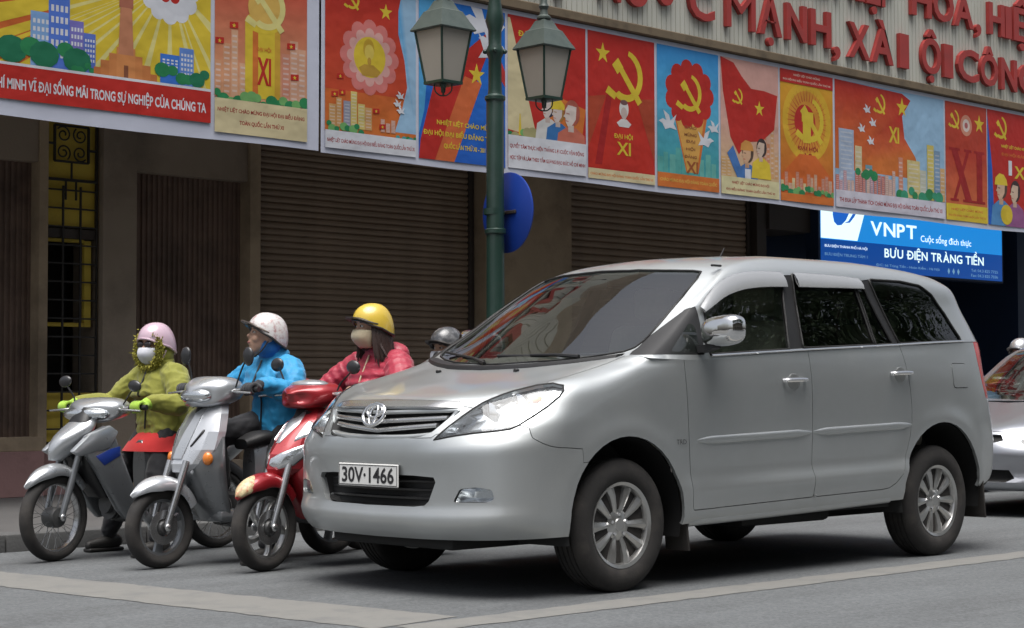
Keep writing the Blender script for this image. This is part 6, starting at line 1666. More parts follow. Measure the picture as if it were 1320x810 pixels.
def sleeve(bm, pts, rads, quilt=0.0, pitch=0.05):
    P = smoothpts(pts, 8); Rr = [v.x for v in smoothpts([(r, 0, 0) for r in rads], 8)]; d = 0; out = []
    for i, (p, r) in enumerate(zip(P, Rr)):
        if i: d += (P[i]-P[i-1]).length
        out.append(r*(1+quilt*abs(math.sin(d/pitch*PI))))
    bm_tube(bm, P, out, 14); S(bm, P[0], (out[0],)*3, 12, 8); S(bm, P[-1], (out[-1]*0.9,)*3, 12, 8)
def helmet(parent, H, rotm, col, rim, brim=True, brimm=None, speck=None, size=1.0):
    """half-shell helmet with a rolled rim, ear line and short peak"""
    h = thing('helmet', None, None); h.parent = parent
    n = 32; rows = 11; V = []; F = []
    def pt(k, t, off=0):
        a = 2*PI*k/n; c = math.cos(a); ze = -0.002+0.026*max(0, c)-0.052*max(0, -c)-0.030*math.exp(-((abs(math.sin(a))-1)/0.35)**2)*0.6
        th = t*PI/2; zz = ze+(0.130+off-ze)*math.sin(th); rr = math.cos(th)**0.85 if t < 1 else 0
        return H+rotm @ Vector(((0.128+off)*rr*c*size-0.014, (0.108+off)*rr*math.sin(a)*size, zz*size+0.022))
    for off in (0, -0.012):
        for i in range(rows):
            for k in range(n): V.append(pt(k, i/(rows-1)*0.995, off))
    for L in range(2):
        for i in range(rows-1):
            for k in range(n):
                a = L*rows*n+i*n; F.append((a+k, a+(k+1) % n, a+n+(k+1) % n, a+n+k))
        F.append(tuple(L*rows*n+(rows-1)*n+k for k in range(n)))
    for k in range(n): F.append((k, (k+1) % n, rows*n+(k+1) % n, rows*n+k))
    mk('shell', V, F, col, h, 60)
    bm = bmesh.new(); bm_tube(bm, [pt(k, 0, -0.002) for k in range(n+1)], 0.007, 8, False); mkb('rim', bm, rim, h)
    if brim:
        V = []; F = []
        ks = list(range(-7, 8))
        for k in ks:
            a0 = pt(k % n, 0.10, 0.001); d = (1-(abs(k)/7.0)**2)
            a1 = a0+rotm @ Vector((0.048*d+0.004, 0, 0.002*d-0.002)); V += [a0, a1, a1-rotm @ Vector((0, 0, 0.005)), a0-rotm @ Vector((0, 0, 0.006))]
        for i in range(len(ks)-1):
            for j in range(4): F.append((4*i+j, 4*i+(j+1) % 4, 4*i+4+(j+1) % 4, 4*i+4+j))
        F += [(0, 1, 2, 3), tuple(4*(len(ks)-1)+j for j in (3, 2, 1, 0))]
        mk('peak', V, F, brimm or rim, h, 50)
    for sg in (-1, 1):
        tube('strap', [H+rotm @ Vector((0.0, sg*0.098, -0.02)), H+rotm @ Vector((0.015, sg*0.080, -0.075)), H+rotm @ Vector((0.030, sg*0.030, -0.118)), H+rotm @ Vector((0.030, 0, -0.122))], 0.005, rim, h, 5, 3)
    return h
def face_mask(parent, H, rotm, mt):
    rings = []
    for t in np.linspace(0, 1, 9):
        z = -0.010-0.100*t; w_ = 0.066-0.020*t**2; f = 0.104+0.016*math.sin(PI*min(1, t*1.15))-0.050*t**3
        ring = []
        for k in range(13):
            a = R(-88+176*k/12); ring.append(H+rotm @ Vector((0.012+(f-0.012)*math.cos(a)**0.8 if math.cos(a) > 0 else 0.012, w_*1.16*math.sin(a), z)))
        rings.append(ring)
    V = [p for r in rings for p in r]; m_ = 13
    F = [(i*m_+k, i*m_+k+1, (i+1)*m_+k+1, (i+1)*m_+k) for i in range(8) for k in range(12)]
    o = mk('face_mask', V, F, mt, parent, 70)
    s = o.modifiers.new('s', 'SOLIDIFY'); s.thickness = 0.004
    return o
def rider(name, label, loc, rz, J):
    """seated on a scooter, both hands on the grips; coordinates in the scooter's frame"""
    root = thing(name, label, 'person', loc, rz, 'riders waiting at the line')
    hip = Vector(J.get('hip', (-0.86, 0, 0.80))); sh = J.get('sh', (-0.80, 0.165, 1.125)); hx, hz = J['bar']; st = R(J.get('steer', 0)); H = Vector(J['head']); rotm = rot_head(*J['look'])
    def turn(p): # grips follow the steering
        v = Vector(p)-Vector((-0.18, 0, 0)); v.rotate(Matrix.Rotation(st, 3, 'Z')); return v+Vector((-0.18, 0, 0))
    arms = {}
    for sg in (-1, 1):
        g = turn((hx-0.042, sg*0.290, hz+0.008)); wv = g+Vector((-0.085, -sg*0.004, 0.030)); S0 = Vector((sh[0], sg*sh[1], sh[2]))
        el = (S0+wv)/2+Vector((-0.05, sg*0.075, -0.090)); arms[sg] = (S0, el, wv, g)
    legs = {}
    for sg in (-1, 1):
        hp = hip+Vector((0.02, sg*0.085, -0.02)); ft = J['foot'][0 if sg < 0 else 1]; kn = Vector((hip.x+0.40, sg*0.125, hip.z-0.10)) if ft[2] > 0.2 else Vector((hip.x+0.20, sg*0.18, hip.z-0.34)); legs[sg] = (hp, kn, Vector(ft))
    # ---- body, one skin
    bm = bmesh.new()
    torso(bm, [(hip.x, hip.z-0.10, 0.095, 0.135), (hip.x, hip.z, 0.105, 0.150), (hip.x+0.01, hip.z+0.16, 0.085, 0.120), (sh[0]+0.01, sh[2]-0.10, 0.090, 0.145), (sh[0], sh[2]+0.01, 0.062, 0.130), (sh[0], sh[2]+0.05, 0.045, 0.06)])
    nb = Vector((sh[0]+0.005, 0, sh[2]+0.02)); limb(bm, [nb, nb.lerp(H, 0.5)+Vector((0.0, 0, 0)), H+rotm @ Vector((-0.015, 0, -0.05))], [0.052, 0.046, 0.046])
    head_bm(bm, H, rotm)
    for sg in (-1, 1):
        S0, el, wv, g = arms[sg]; limb(bm, [S0, el, wv], [0.044, 0.036, 0.025]); hand(bm, g.x, g.y, g.z, sg, 1.0, wv)
        hp, kn, ft = legs[sg]; limb(bm, [hp, hp.lerp(kn, 0.5)+Vector((0, 0, 0.01)), kn, kn.lerp(ft, 0.45)+Vector((-0.02, 0, 0)), ft], [0.075, 0.068, 0.050, 0.048, 0.032])
        limb(bm, [ft+Vector((-0.04, 0, -0.035)), ft+Vector((0.06, 0, -0.05)), ft+Vector((0.13, 0, -0.055))], [0.032, 0.034, 0.024])
    remesh('body', bm, 0.0065, skin, root, 2)
    for q in (-1, 1):
        e = H+rotm @ Vector((0.076, q*0.031, 0.012))
        blob('eye', e, (0.010, 0.012, 0.007), eye_d if J.get('dark_eye') else eye_w, root, rotm); blob('pupil', H+rotm @ Vector((0.0845, q*0.031, 0.012)), (0.0035, 0.006, 0.006), eye_d, root, rotm)
        blob('eyebrow', H+rotm @ Vector((0.083, q*0.032, 0.033)), (0.008, 0.018, 0.0035), hairm, root, rotm)
    blob('lips', H+rotm @ Vector((0.0845, 0, -0.051)), (0.009, 0.019, 0.0075), lipm, root, rotm)
    # ---- jacket
    jm = J['jacket']; ql = J.get('quilt', 0.0); bm = bmesh.new(); zt = J.get('hem', hip.z-0.03)
    torso(bm, [(hip.x+0.005, zt, 0.150, 0.195), (hip.x, zt+0.05, 0.148, 0.192), (hip.x+0.01, hip.z+0.15, 0.138, 0.172), (sh[0]+0.02, sh[2]-0.13, 0.138, 0.190), (sh[0]+0.012, sh[2]-0.02, 0.110, 0.180), (sh[0], sh[2]+0.035, 0.085, 0.120), (sh[0]+0.004, sh[2]+0.075, 0.072, 0.078)], quilt=ql)
    for sg in (-1, 1):
        S0, el, wv, g = arms[sg]; sleeve(bm, [S0+Vector((0, -sg*0.03, 0)), S0.lerp(el, 0.5)+Vector((0, sg*0.01, 0)), el, el.lerp(wv, 0.6), wv+Vector((-0.005, 0, 0))], [0.085, 0.076, 0.068, 0.058, 0.046], ql)
    if J.get('collar'): S(bm, (sh[0]+0.005, 0, sh[2]+0.085), (0.088, 0.092, 0.045))
    if J.get('hood'): S(bm, (sh[0]-0.09, 0, sh[2]+0.055), (0.075, 0.125, 0.075))
    remesh('jacket', bm, 0.0075, jm, root, 1, J.get('wr', 0.009))
    tube('zip', [(hip.x+0.162, 0.004, zt+0.05), (hip.x+0.160, 0.004, hip.z+0.15), (sh[0]+0.170, 0.004, sh[2]-0.12), (sh[0]+0.133, 0.004, sh[2]-0.03), (sh[0]+0.094, 0.004, sh[2]+0.05)], 0.0055, J.get('zipm', bk_black), root, 6, 4)
    if J.get('shirt'):
        bm = bmesh.new(); torso(bm, [(hip.x+0.035, zt-0.085, 0.200, 0.275), (hip.x+0.02, zt-0.02, 0.172, 0.235), (hip.x, zt+0.06, 0.12, 0.16)]); mkb('shirt_hem', bm, J['shirt'], root, 70)
    # ---- trousers and shoes
    bm = bmesh.new(); torso(bm, [(hip.x, hip.z-0.13, 0.10, 0.14), (hip.x, hip.z-0.02, 0.125, 0.165), (hip.x, hip.z+0.08, 0.10, 0.14)])
    for sg in (-1, 1):
        hp, kn, ft = legs[sg]; limb(bm, [hp, hp.lerp(kn, 0.5)+Vector((0, 0, 0.01)), kn, kn.lerp(ft, 0.45)+Vector((-0.02, 0, 0)), ft+Vector((0, 0, 0.03))], [0.092, 0.084, 0.068, 0.064, 0.056])
    remesh('trousers', bm, 0.010, trouser, root, 2, 0.007)
    for sg in (-1, 1):
        ft = legs[sg][2]; bm = bmesh.new(); limb(bm, [ft+Vector((-0.05, 0, -0.040)), ft+Vector((0.03, 0, -0.048)), ft+Vector((0.14, 0, -0.060))], [0.040, 0.042, 0.030]); bm_box(bm, ft.x-0.085, ft.x+0.165, ft.y-0.04, ft.y+0.04, ft.z-0.098, ft.z-0.075, 0.01)
        mkb('shoe', bm, J.get('shoem', shoe_m), root, 60)
        if J.get('glove'):
            S0, el, wv, g = arms[sg]; bm = bmesh.new(); hand(bm, g.x, g.y, g.z, sg, 1.28, wv); limb(bm, [wv.lerp(g, 0.2), wv+Vector((-0.03, 0, 0.002))], [0.036, 0.040]); remesh('glove', bm, 0.006, J['glove'], root, 1)
    helmet(root, H, rotm, *J['helmet'])
    if J.get('mask'): face_mask(root, H, rotm, J['mask'])
    if J.get('glasses'):
        gm = thing('glasses', None, None); gm.parent = root
        for q in (-1, 1): blob('lens', H+rotm @ Vector((0.092, q*0.032, 0.010)), (0.008, 0.029, 0.021), mat('dark_lens', (0.02, 0.012, 0.012), 0.15, coat=0.5), gm, rotm); tube('arm', [H+rotm @ Vector((0.088, q*0.060, 0.014)), H+rotm @ Vector((0.0, q*0.080, 0.012))], 0.003, bk_black, gm, 5)
        tube('bridge', [H+rotm @ Vector((0.098, -0.008, 0.014)), H+rotm @ Vector((0.098, 0.008, 0.014))], 0.003, bk_black, gm, 5)
    return root, H, rotm

pink_h = gloss('pink_helmet', (0.58, 0.42, 0.50)); white_h = mat('white_helmet', (0.66, 0.65, 0.64), 0.25, coat=0.6, stain=(0.35, 0.12, 0.12), sscale=38, samt=0.9); yel_h = mat('yellow_helmet', (0.66, 0.47, 0.06), 0.28, coat=0.6, var=0.08, vscale=10); blk_h = mat('dark_helmet', (0.06, 0.062, 0.066), 0.3, coat=0.5, stain=(0.28, 0.28, 0.29), sscale=30, samt=0.7); sil_h = gloss('silver_helmet', (0.62, 0.63, 0.64), metal=0.7)
dark_rim = mat('helmet_rim', (0.03, 0.026, 0.024), 0.45); brown_peak = mat('smoked_peak', (0.10, 0.075, 0.06), 0.2, coat=0.5)
olive = cloth('olive_jacket', (0.235, 0.235, 0.035), 0.6, 10); furm = mat('olive_fur', (0.34, 0.31, 0.05), 0.95, var=0.35, vscale=40); blue_j = cloth('blue_jacket', (0.012, 0.27, 0.54), 0.6, 11, 0.6); red_j = cloth('red_jacket', (0.36, 0.018, 0.045), 0.5, 12, 0.45); red_s = cloth('red_shirt', (0.55, 0.02, 0.02)); grn_g = cloth('green_glove', (0.38, 0.60, 0.06), 0.3, 30); blk_g = cloth('dark_glove', (0.025, 0.026, 0.03), 0.3, 30); grey_j = cloth('grey_jacket', (0.08, 0.085, 0.10))

r1, H, rm = rider('person', 'rider in olive fur-hooded jacket, pale pink helmet, white mask and green gloves', B1, H1, dict(
    bar=(-0.34, 0.872), steer=12, head=(-0.735, 0, 1.245), look=(6, 2), hip=(-0.82, 0, 0.775), sh=(-0.775, 0.160, 1.075), foot=((-0.62, -0.30, 0.10), (-0.58, 0.24, 0.10)),
    jacket=olive, hem=0.70, shirt=red_s, glove=grn_g, glasses=True, mask=white_mask, helmet=(pink_h, pink_h, False), collar=True, quilt=0.03))
# fur ruff round the face: many small tufts
bm = bmesh.new(); rs = random.Random(5)
for k in range(2600):
    a = rs.uniform(0, 2*PI); t = rs.gauss(0, 0.013); rr = 0.098+rs.gauss(0, 0.010)
    c = H+rm @ Vector((0.052+t-0.030*math.cos(a)*0.0, rr*math.sin(a)*0.98, -0.022+rr*1.12*math.cos(a)*0.98))
    d = rm @ Vector((rs.uniform(0.2, 1), math.sin(a)*rs.uniform(0.2, 1.2)+rs.gauss(0, 0.3), math.cos(a)*rs.uniform(0.2, 1.2)+rs.gauss(0, 0.3)))
    d = d.normalized()*rs.uniform(0.009, 0.020); n_ = d.orthogonal().normalized()*0.0045; m3 = d.cross(n_).normalized()*0.0045
    q = [bm.verts.new(c+n_), bm.verts.new(c-n_*0.5+m3), bm.verts.new(c-n_*0.5-m3), bm.verts.new(c+d)]
    for f in ((0, 1, 3), (1, 2, 3), (2, 0, 3)): bm.faces.new([q[i] for i in f])
fo = mkb('fur_trim', bm, furm, r1, smooth=False); fo['kind'] = 'stuff'
bm = bmesh.new(); bm_tube(bm, [H+rm @ Vector((0.040, 0.095*math.sin(2*PI*k/24), -0.022+0.105*math.cos(2*PI*k/24))) for k in range(25)], 0.017, 8, False); mkb('hood_edge', bm, furm, r1)
bm = bmesh.new(); S(bm, H+rm @ Vector((-0.030, 0, -0.035)), (0.085, 0.100, 0.105), 18, 12, rm); mkb('hood', bm, olive, r1, 60)

r2_, H, rm = rider('person', 'bare-faced rider looking up in bright blue jacket and white speckled helmet', B2, H2, dict(
    bar=(-0.36, 0.975), steer=4, head=(-0.735, -0.005, 1.285), look=(-22, 16), hip=(-0.86, 0, 0.80), sh=(-0.80, 0.162, 1.105), foot=((-0.52, -0.14, 0.405), (-0.56, 0.25, 0.10)),
    jacket=blue_j, hem=0.70, glove=blk_g, helmet=(white_h, dark_rim, True, brown_peak), collar=True, quilt=0.025))
bm = bmesh.new(); S(bm, H+rm @ Vector((-0.035, 0, -0.045)), (0.075, 0.088, 0.075), 18, 12, rm); mkb('hood', bm, cloth('blue_hood', (0.01, 0.12, 0.36)), r2_, 60)
for sg in (-1, 1): prism('shoulder_patch', [(-0.83, 1.02), (-0.80, 1.10), (-0.76, 1.01)], 'Y', sg*0.238, sg*0.246, bk_black, r2_)

r3, H, rm = rider('person', 'rider in quilted red jacket with yellow helmet, beige mask and long brown hair', B3, H3, dict(
    bar=(-0.36, 0.955), steer=9, head=(-0.80, 0, 1.330), look=(-14, 3), hip=(-0.93, 0, 0.80), sh=(-0.875, 0.168, 1.130), foot=((-0.52, -0.14, 0.405), (-0.54, 0.14, 0.405)),
    jacket=red_j, hem=0.70, mask=beige_mask, helmet=(yel_h, dark_rim, True, dark_rim), collar=True, hood=True, quilt=0.13, wr=0.005, zipm=beige_mask))
bm = bmesh.new(); rs = random.Random(8)
for k in range(150):
    a = R(rs.uniform(62, 298)); c = Vector((0.088*math.cos(a)-0.012, 0.080*math.sin(a), 0.02)); p0 = H+rm @ c
    p1 = p0+Vector((c.x*0.25, c.y*0.25, -0.10)); p2_ = p0+Vector((c.x*0.35-0.01+rs.gauss(0, 0.008), c.y*0.45+rs.gauss(0, 0.01), -rs.uniform(0.17, 0.25)))
    bm_tube(bm, smoothpts([p0, p1, p2_], 3), [0.010]*4+[0.009, 0.007, 0.002], 5)
mkb('hair', bm, hairm, r3, 60)

# a fourth scooter and its rider wait behind the bonnet: only the helmet shows
B4 = (-0.66, -1.95, 0)
s4 = copy_tree(sco2); s4.location = B4; s4['label'] = 'silver scooter hidden behind the car bonnet under the dark helmet'
r4, H, rm = rider('person', 'rider mostly hidden behind the bonnet, only a dark patterned helmet showing', B4, R(1), dict(
    bar=(-0.36, 0.975), steer=4, head=(-0.735, 0, 1.240), look=(0, 0), hip=(-0.86, 0, 0.775), sh=(-0.80, 0.160, 1.065), foot=((-0.52, -0.14, 0.405), (-0.56, 0.25, 0.10)),
    jacket=grey_j, hem=0.70, mask=white_mask, helmet=(blk_h, dark_rim, True, dark_rim), collar=True))
# ================================================================== LAMP POST, ROUND SIGN, SECOND CAR
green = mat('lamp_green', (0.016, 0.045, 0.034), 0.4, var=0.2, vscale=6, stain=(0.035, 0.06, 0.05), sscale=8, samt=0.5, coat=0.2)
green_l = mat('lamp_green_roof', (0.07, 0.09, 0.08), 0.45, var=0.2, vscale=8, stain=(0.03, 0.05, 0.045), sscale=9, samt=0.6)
frost = mat('frosted_pane', (0.42, 0.39, 0.34), 0.35, var=0.08, vscale=4)
sign_b = mat('sign_blue', (0.012, 0.05, 0.32), 0.4, var=0.1, vscale=4)
LP = Vector((-3.78, -4.0, 0.10))
lp = thing('street_lamp', 'green cast iron lamp post with two glazed lanterns in front of the posters', 'street lamp', LP)
lathe('pole', [(0.17, 0), (0.17, 0.25), (0.13, 0.30), (0.12, 0.75), (0.09, 0.82), (0.078, 0.95), (0.074, 2.0), (0.073, 3.28), (0.060, 3.32), (0.056, 3.36), (0.054, 3.62), (0.072, 3.66), (0.072, 3.69), (0.054, 3.73), (0.056, 3.85), (0.080, 3.93), (0.062, 4.02), (0.05, 4.1), (0.045, 4.6), (0.06, 4.64), (0.02, 4.75), (0, 4.8)], green, lp, seg=28)
lathe('collar', [(0.074, 2.16), (0.088, 2.17), (0.088, 2.20), (0.074, 2.21)], green, lp, seg=28)
lathe('collar', [(0.074, 3.26), (0.086, 3.275), (0.086, 3.30), (0.06, 3.32)], green, lp, seg=28)
for k in range(4):
    a = PI/4+k*PI/2; bm = bmesh.new(); S(bm, (0.082*math.cos(a), 0.082*math.sin(a), 3.675), (0.02, 0.02, 0.02)); mkb('knob', bm, green, lp, 60)
for sg, dz in ((1, 0), (-1, 0)):
    x = sg*0.575
    tube('arm', [(0, 0, 4.15), (sg*0.18, 0, 4.42), (sg*0.40, 0, 4.50), (x, 0, 4.40), (x, 0, 4.20)], [0.026, 0.022, 0.02, 0.02, 0.022], green, lp, 10, 5)
    tube('scroll', [(x+0.10*math.cos(a)*(1-a/9), 0, 4.30+0.09*math.sin(a)*(1-a/9)) for a in np.linspace(0.3, 6.2, 20)], 0.010, green, lp, 6)
    ln = thing('lantern', None, None); ln.parent = lp; ln.location = (x, 0, 3.345)
    def sq(h, z): return [(h, h, z), (-h, h, z), (-h, -h, z), (h, -h, z)]
    def stack(name, prof, mt):
        V = []; F = []
        for h, z in prof: V += sq(h, z)
        n = len(prof)
        for i in range(n-1):
            for k in range(4): F.append((4*i+k, 4*i+(k+1) % 4, 4*i+4+(k+1) % 4, 4*i+4+k))
        F += [(3, 2, 1, 0), tuple(4*(n-1)+k for k in range(4))]
        return mk(name, V, F, mt, ln, 20)
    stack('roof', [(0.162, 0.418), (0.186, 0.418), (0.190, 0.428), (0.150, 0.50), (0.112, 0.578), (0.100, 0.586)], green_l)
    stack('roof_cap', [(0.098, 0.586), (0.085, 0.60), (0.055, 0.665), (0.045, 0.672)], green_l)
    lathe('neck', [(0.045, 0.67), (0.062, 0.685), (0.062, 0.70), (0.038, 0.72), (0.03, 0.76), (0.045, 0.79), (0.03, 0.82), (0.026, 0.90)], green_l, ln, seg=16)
    stack('base', [(0.095, -0.012), (0.112, -0.010), (0.112, 0.012), (0.10, 0.016)], green)
    for k in range(4):
        a = sq(0.103, 0.012)[k]; b_ = sq(0.160, 0.42)[k]; tube('glazing_bar', [a, b_], 0.0105, green, ln, 6)
        p0, p1 = sq(0.100, 0.014)[k], sq(0.100, 0.014)[(k+1) % 4]; q0, q1 = sq(0.156, 0.418)[k], sq(0.156, 0.418)[(k+1) % 4]
        mk('pane', [p0, p1, q1, q0], [(0, 1, 2, 3)], frost, ln, smooth=False)
    for k in range(4):
        a = PI/4+k*PI/2; tube('cage', [(0.07*math.cos(a), 0.07*math.sin(a), -0.01), (0.066*math.cos(a), 0.066*math.sin(a), -0.06), (0.03*math.cos(a), 0.03*math.sin(a), -0.095), (0, 0, -0.10)], 0.006, green, ln, 5, 3)
    lathe('drip', [(0.03, -0.012), (0.022, -0.03), (0.018, -0.07), (0.0, -0.09)], green, ln, seg=12)
rs_ = thing('round_sign', 'round blue traffic sign clamped behind the green lamp post', 'traffic sign', (-3.925, -4.0, 2.45), R(-6))
lathe('disc', [(0.0, 0.012), (0.325, 0.012), (0.335, 0.006), (0.335, -0.004), (0.0, -0.004)], sign_b, rs_, 'X', 48)
box('bracket', 0.012, 0.030, -0.16, 0.13, -0.014, 0.014, framem, rs_)
box('bracket_arm', 0.03, 0.145, -0.012, 0.012, -0.010, 0.010, framem, rs_)
lathe('clamp', [(0.080, -0.025), (0.088, -0.025), (0.088, 0.025), (0.080, 0.025)], green, rs_, seg=24, org=(0.146, 0, 0), close=True)

# ------------------------------------------------------------------ the next car in the queue, cut by the frame
sd = thing('small_car', 'pale silver car queuing behind the people carrier at the right edge', 'car', (-6.72, -0.95, 0))
pale = paint_mat('pale_silver_paint', (0.40, 0.415, 0.45), damt=0.15)
zi = lambda z: float(np.interp(z, [.27, .45, .70, .80, .90, .95, 1.10, 1.20, 1.30], [.20, .32, .50, .585, .65, .70, .90, .95, .985]))
zg = lambda z: float(np.interp(z, [1.10, 1.14, 1.26, 1.6, 1.75], [.885, .92, .965, 1.30, 1.43]))
N2 = [[(x*1.02 if x > 0 else x*0.92, y*0.955, zi(z)) for x, y, z in r] for r in NET]
G2 = [[(-.08+x*0.92-0.10*(z-1.1), y*0.945, zg(z)) for x, y, z in r] for r in GN]
SCn = (-1.2, 0, 0.6)
bm = symm(dense(N2, 0.06, 2, 0.045))
hl2 = [(.46, .548), (.50, .60), (.58, .640), (.70, .672), (.74, .66), (.745, .62), (.72, .575), (.62, .552)]
gr2 = sym_poly([(0, .560), (.28, .565), (.36, .585), (.33, .628), (0, .632)])
lo2 = sym_poly([(0, .265), (.40, .27), (.46, .30), (.42, .36), (0, .365)])
rg = regions(bm, [('a1', circ(0, .30, .335, 28), (0, 2), Ls), ('a2', circ(0, .30, .335, 28), (0, 2), Rs), ('a3', circ(-2.53, .30, .335, 28), (0, 2), Ls), ('a4', circ(-2.53, .30, .335, 28), (0, 2), Rs),
    ('hl', hl2, (1, 2), Fr), ('hr', mir(hl2), (1, 2), Fr), ('gr', gr2, (1, 2), Fr), ('lo', lo2, (1, 2), Fr), ('hood', sym_poly([(0, .655), (.40, .650), (.55, .655), (.66, .69), (.69, .80), (.69, 1.0), (0, 1.0)]), (1, 2), lambda f: f.calc_center_median().x > -0.5)])
for k in ('a1', 'a2', 'a3', 'a4'): rg[k].free()
panel('body_shell', bm, pale, sd, SCn); panel('bonnet', rg['hood'], pale, sd, SCn, gap=0.004)
for k in ('hl', 'hr'):
    h_ = thing('headlamp', None, None); h_.parent = sd; b = rg[k]; bb = b.copy(); panel('lens', b, lens, h_, SCn, gap=0.003, lip=0); back('reflector', bb, refl, h_, 0.05, SCn)
back('grille', rg['gr'], under, sd, 0.03, SCn); back('intake', rg['lo'], under, sd, 0.05, SCn)
core(N2, 0.05, 'inner_structure', sd, SCn, under, lambda c: all(math.hypot(c.x-cu, c.z-.30) > .42 for cu in (0, -2.53)))
for cu in (0, -2.53):
    for sg in (-1, 1): make_wheel(sd, cu, sg*.70, .28, sg, 0.28, 0.17, 0.175)
box('floor_pan', -3.0, .6, -.66, .66, .19, .25, under, sd)
bm = symm(dense(G2, 0.06, 2, 0.045)); bm.normal_update()
def g2(P): return [(-.08+a*0.92-0.10*(z-1.1), zg(z)) for a, z in P]
ws2 = [(a*.945, zg(z)) for a, z in ws]
rg = regions(bm, [(nm+s, g2(P), (0, 2), sel) for s, sel in (('l', sdL), ('r', sdR)) for nm, P in (('w1', win1), ('w2', win2), ('qg', qgl))]+[('ws', ws2, (1, 2), lambda f: f.calc_center_median().x > -1.05), ('rw', [(a*.945, zg(z)) for a, z in rw], (1, 2), lambda f: f.calc_center_median().x < -2.7)])
panel('roof_shell', bm, pale, sd, (-1.6, 0, 1.0), gap=0, lip=0.02)
for k, nm in (('ws', 'windscreen'), ('rw', 'rear_window'), ('w1l', 'door_window'), ('w1r', 'door_window'), ('w2l', 'door_window'), ('w2r', 'door_window'), ('qgl', 'quarter_window'), ('qgr', 'quarter_window')):
    panel(nm, rg[k], glass_dk if k != 'ws' else glass_ws, sd, (-1.6, 0, 1.0), gap=0, lip=0, push=-0.004)
for y in (-.35, .35):
    bm = bmesh.new(); bm_box(bm, -1.62, -1.48, y-.24, y+.24, .50, 1.05, .05, 2); bm_box(bm, -1.64, -1.56, y-.12, y+.12, 1.08, 1.24, .03, 2); mkb('seat', bm, fabric, sd)
loft('dashboard', [[(u, v, .55), (u+.22, v, .86), (u+.10, v, .92), (u-.05, v, .88), (u-.1, v, .7)] for u, v in ((-.62, -.70), (-.55, 0), (-.62, .70))], blackp, sd, step=.15)
for sg in (-1, 1):
    bm = bmesh.new(); S(bm, (-.68, sg*.92, .985), (.06, .10, .06)); mkb('door_mirror', bm, pale, sd, 60)

# the queue goes on: another scooter and rider beyond that car
B5 = (-8.85, -2.60, 0)
s5 = copy_tree(sco3); s5.location = B5; s5['label'] = 'red scooter almost hidden beyond the pale car at the right edge'
r5 = copy_tree(r4); r5.location = B5; r5.scale = (1.07, 1.07, 1.07); s5.scale = (1.07, 1.07, 1.07); r5['label'] = 'rider hidden beyond the pale car, only a shiny silver helmet showing'
for h_ in [o for o in bpy.data.objects if o.parent == r5 and o.name.startswith('helmet')]:
    for c in [o for o in bpy.data.objects if o.parent == h_]:
        if c.name.startswith(('shell', 'peak')):
            c.data = c.data.copy(); c.data.materials.clear(); c.data.materials.append(sil_h)

# ------------------------------------------------------------------ across the street (seen in the car's glass and paint)
ob = thing('building', 'plain cream terrace across the street, mirrored in the side of the car', 'building', (-6, 19, 0.1))
cream = mat('cream_render', (0.26, 0.23, 0.18), 0.9, var=0.15, vscale=1.5, stain=(0.14, 0.12, 0.10), sscale=0.8, samt=0.6)
adopt(box('wall', -34, 24, 19, 24, 0.1, 8.2, cream, bev=0), ob)
adopt(box('cornice', -34, 24.2, 18.7, 19, 7.9, 8.2, cream), ob)
wv_ = box('window', -0.6, 0.6, -0.06, -0.01, 0, 1.7, blackp, bev=0.01)
for zz in (1.0, 4.4):
    for i in range(17):
        o = wv_ if (zz == 1.0 and i == 0) else wv_.copy()
        if o is not wv_: COL.objects.link(o)
        o.parent = ob; o.location = (-26+i*3.3, 0, zz-0.1)
tag(box('far_pavement', -150, 150, 16.2, 40, -0.2, 0.1, paving, bev=0), kind='structure')
bark = mat('bark', (0.07, 0.055, 0.04), 0.9, var=0.3, vscale=8, bump=0.6, bscale=20); leafm = mat('leaves', (0.045, 0.085, 0.03), 0.7, var=0.35, vscale=0.8)
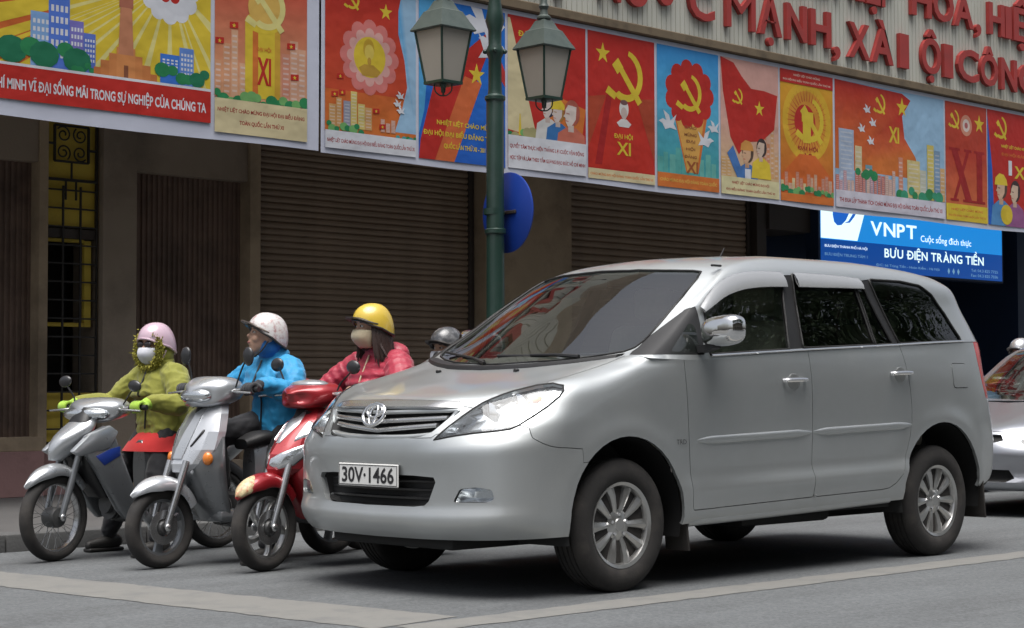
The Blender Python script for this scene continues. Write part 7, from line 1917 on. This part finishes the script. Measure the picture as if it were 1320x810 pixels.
def street_tree():
    t = thing('street_tree', 'tall leafy street tree across the road, mirrored in the side windows of the car', 'tree', (0, 0, 0.1), 0, 'trees across the road'); rs = random.Random(11)
    bm = bmesh.new(); bm_tube(bm, smoothpts([(0, 0, 0), (0.1, 0.05, 2.5), (0, -0.1, 5), (0.15, 0, 8), (0.1, 0.1, 11)], 3), [v.x for v in smoothpts([(0.34, 0, 0), (0.27, 0, 0), (0.23, 0, 0), (0.16, 0, 0), (0.06, 0, 0)], 3)], 12)
    tips = []
    for k in range(16):
        a = k*2.4; z = 4.2+k*0.42; L = 3.6-0.12*k; p2 = (L*math.cos(a), L*math.sin(a), z+1.6+rs.uniform(0, 1.2))
        bm_tube(bm, smoothpts([(0.05, 0, z), (L*0.5*math.cos(a), L*0.5*math.sin(a), z+0.6), p2], 3), [v.x for v in smoothpts([(0.10, 0, 0), (0.06, 0, 0), (0.02, 0, 0)], 3)], 6); tips.append(Vector(p2)); tips.append(Vector((p2[0]*0.55, p2[1]*0.55, p2[2]-0.3)))
    mkb('trunk', bm, bark, t); bm = bmesh.new(); tips.append(Vector((0.1, 0.1, 11.5)))
    for c in tips:
        for _ in range(520):
            d = Vector((rs.gauss(0, 1), rs.gauss(0, 1), rs.gauss(0, 0.75))); q = c+d*0.72
            n_ = Vector((rs.gauss(0, 1), rs.gauss(0, 1), rs.gauss(0.6, 1))).normalized(); u = n_.orthogonal().normalized(); w_ = n_.cross(u); s_ = rs.uniform(0.05, 0.11)
            bm.faces.new([bm.verts.new(q+u*s_), bm.verts.new(q+w_*s_*0.5), bm.verts.new(q-u*s_), bm.verts.new(q-w_*s_*0.5)])
    mkb('crown', bm, leafm, t, smooth=False); return t
t0 = street_tree()
for i, (x, y) in enumerate(((-3.5, 16.9), (-9.5, 17.0), (-15.5, 16.8), (-21, 17.1), (-27, 16.9), (-33, 17.0), (2.5, 17.0), (8.5, 16.9), (14.5, 17.1))):
    t = t0 if i == 0 else copy_tree(t0); t.location = (x, y, 0.1); t.rotation_euler.z = i*1.3; t.scale = (1.25, 1.25, 1.35+0.08*((i*7) % 3))
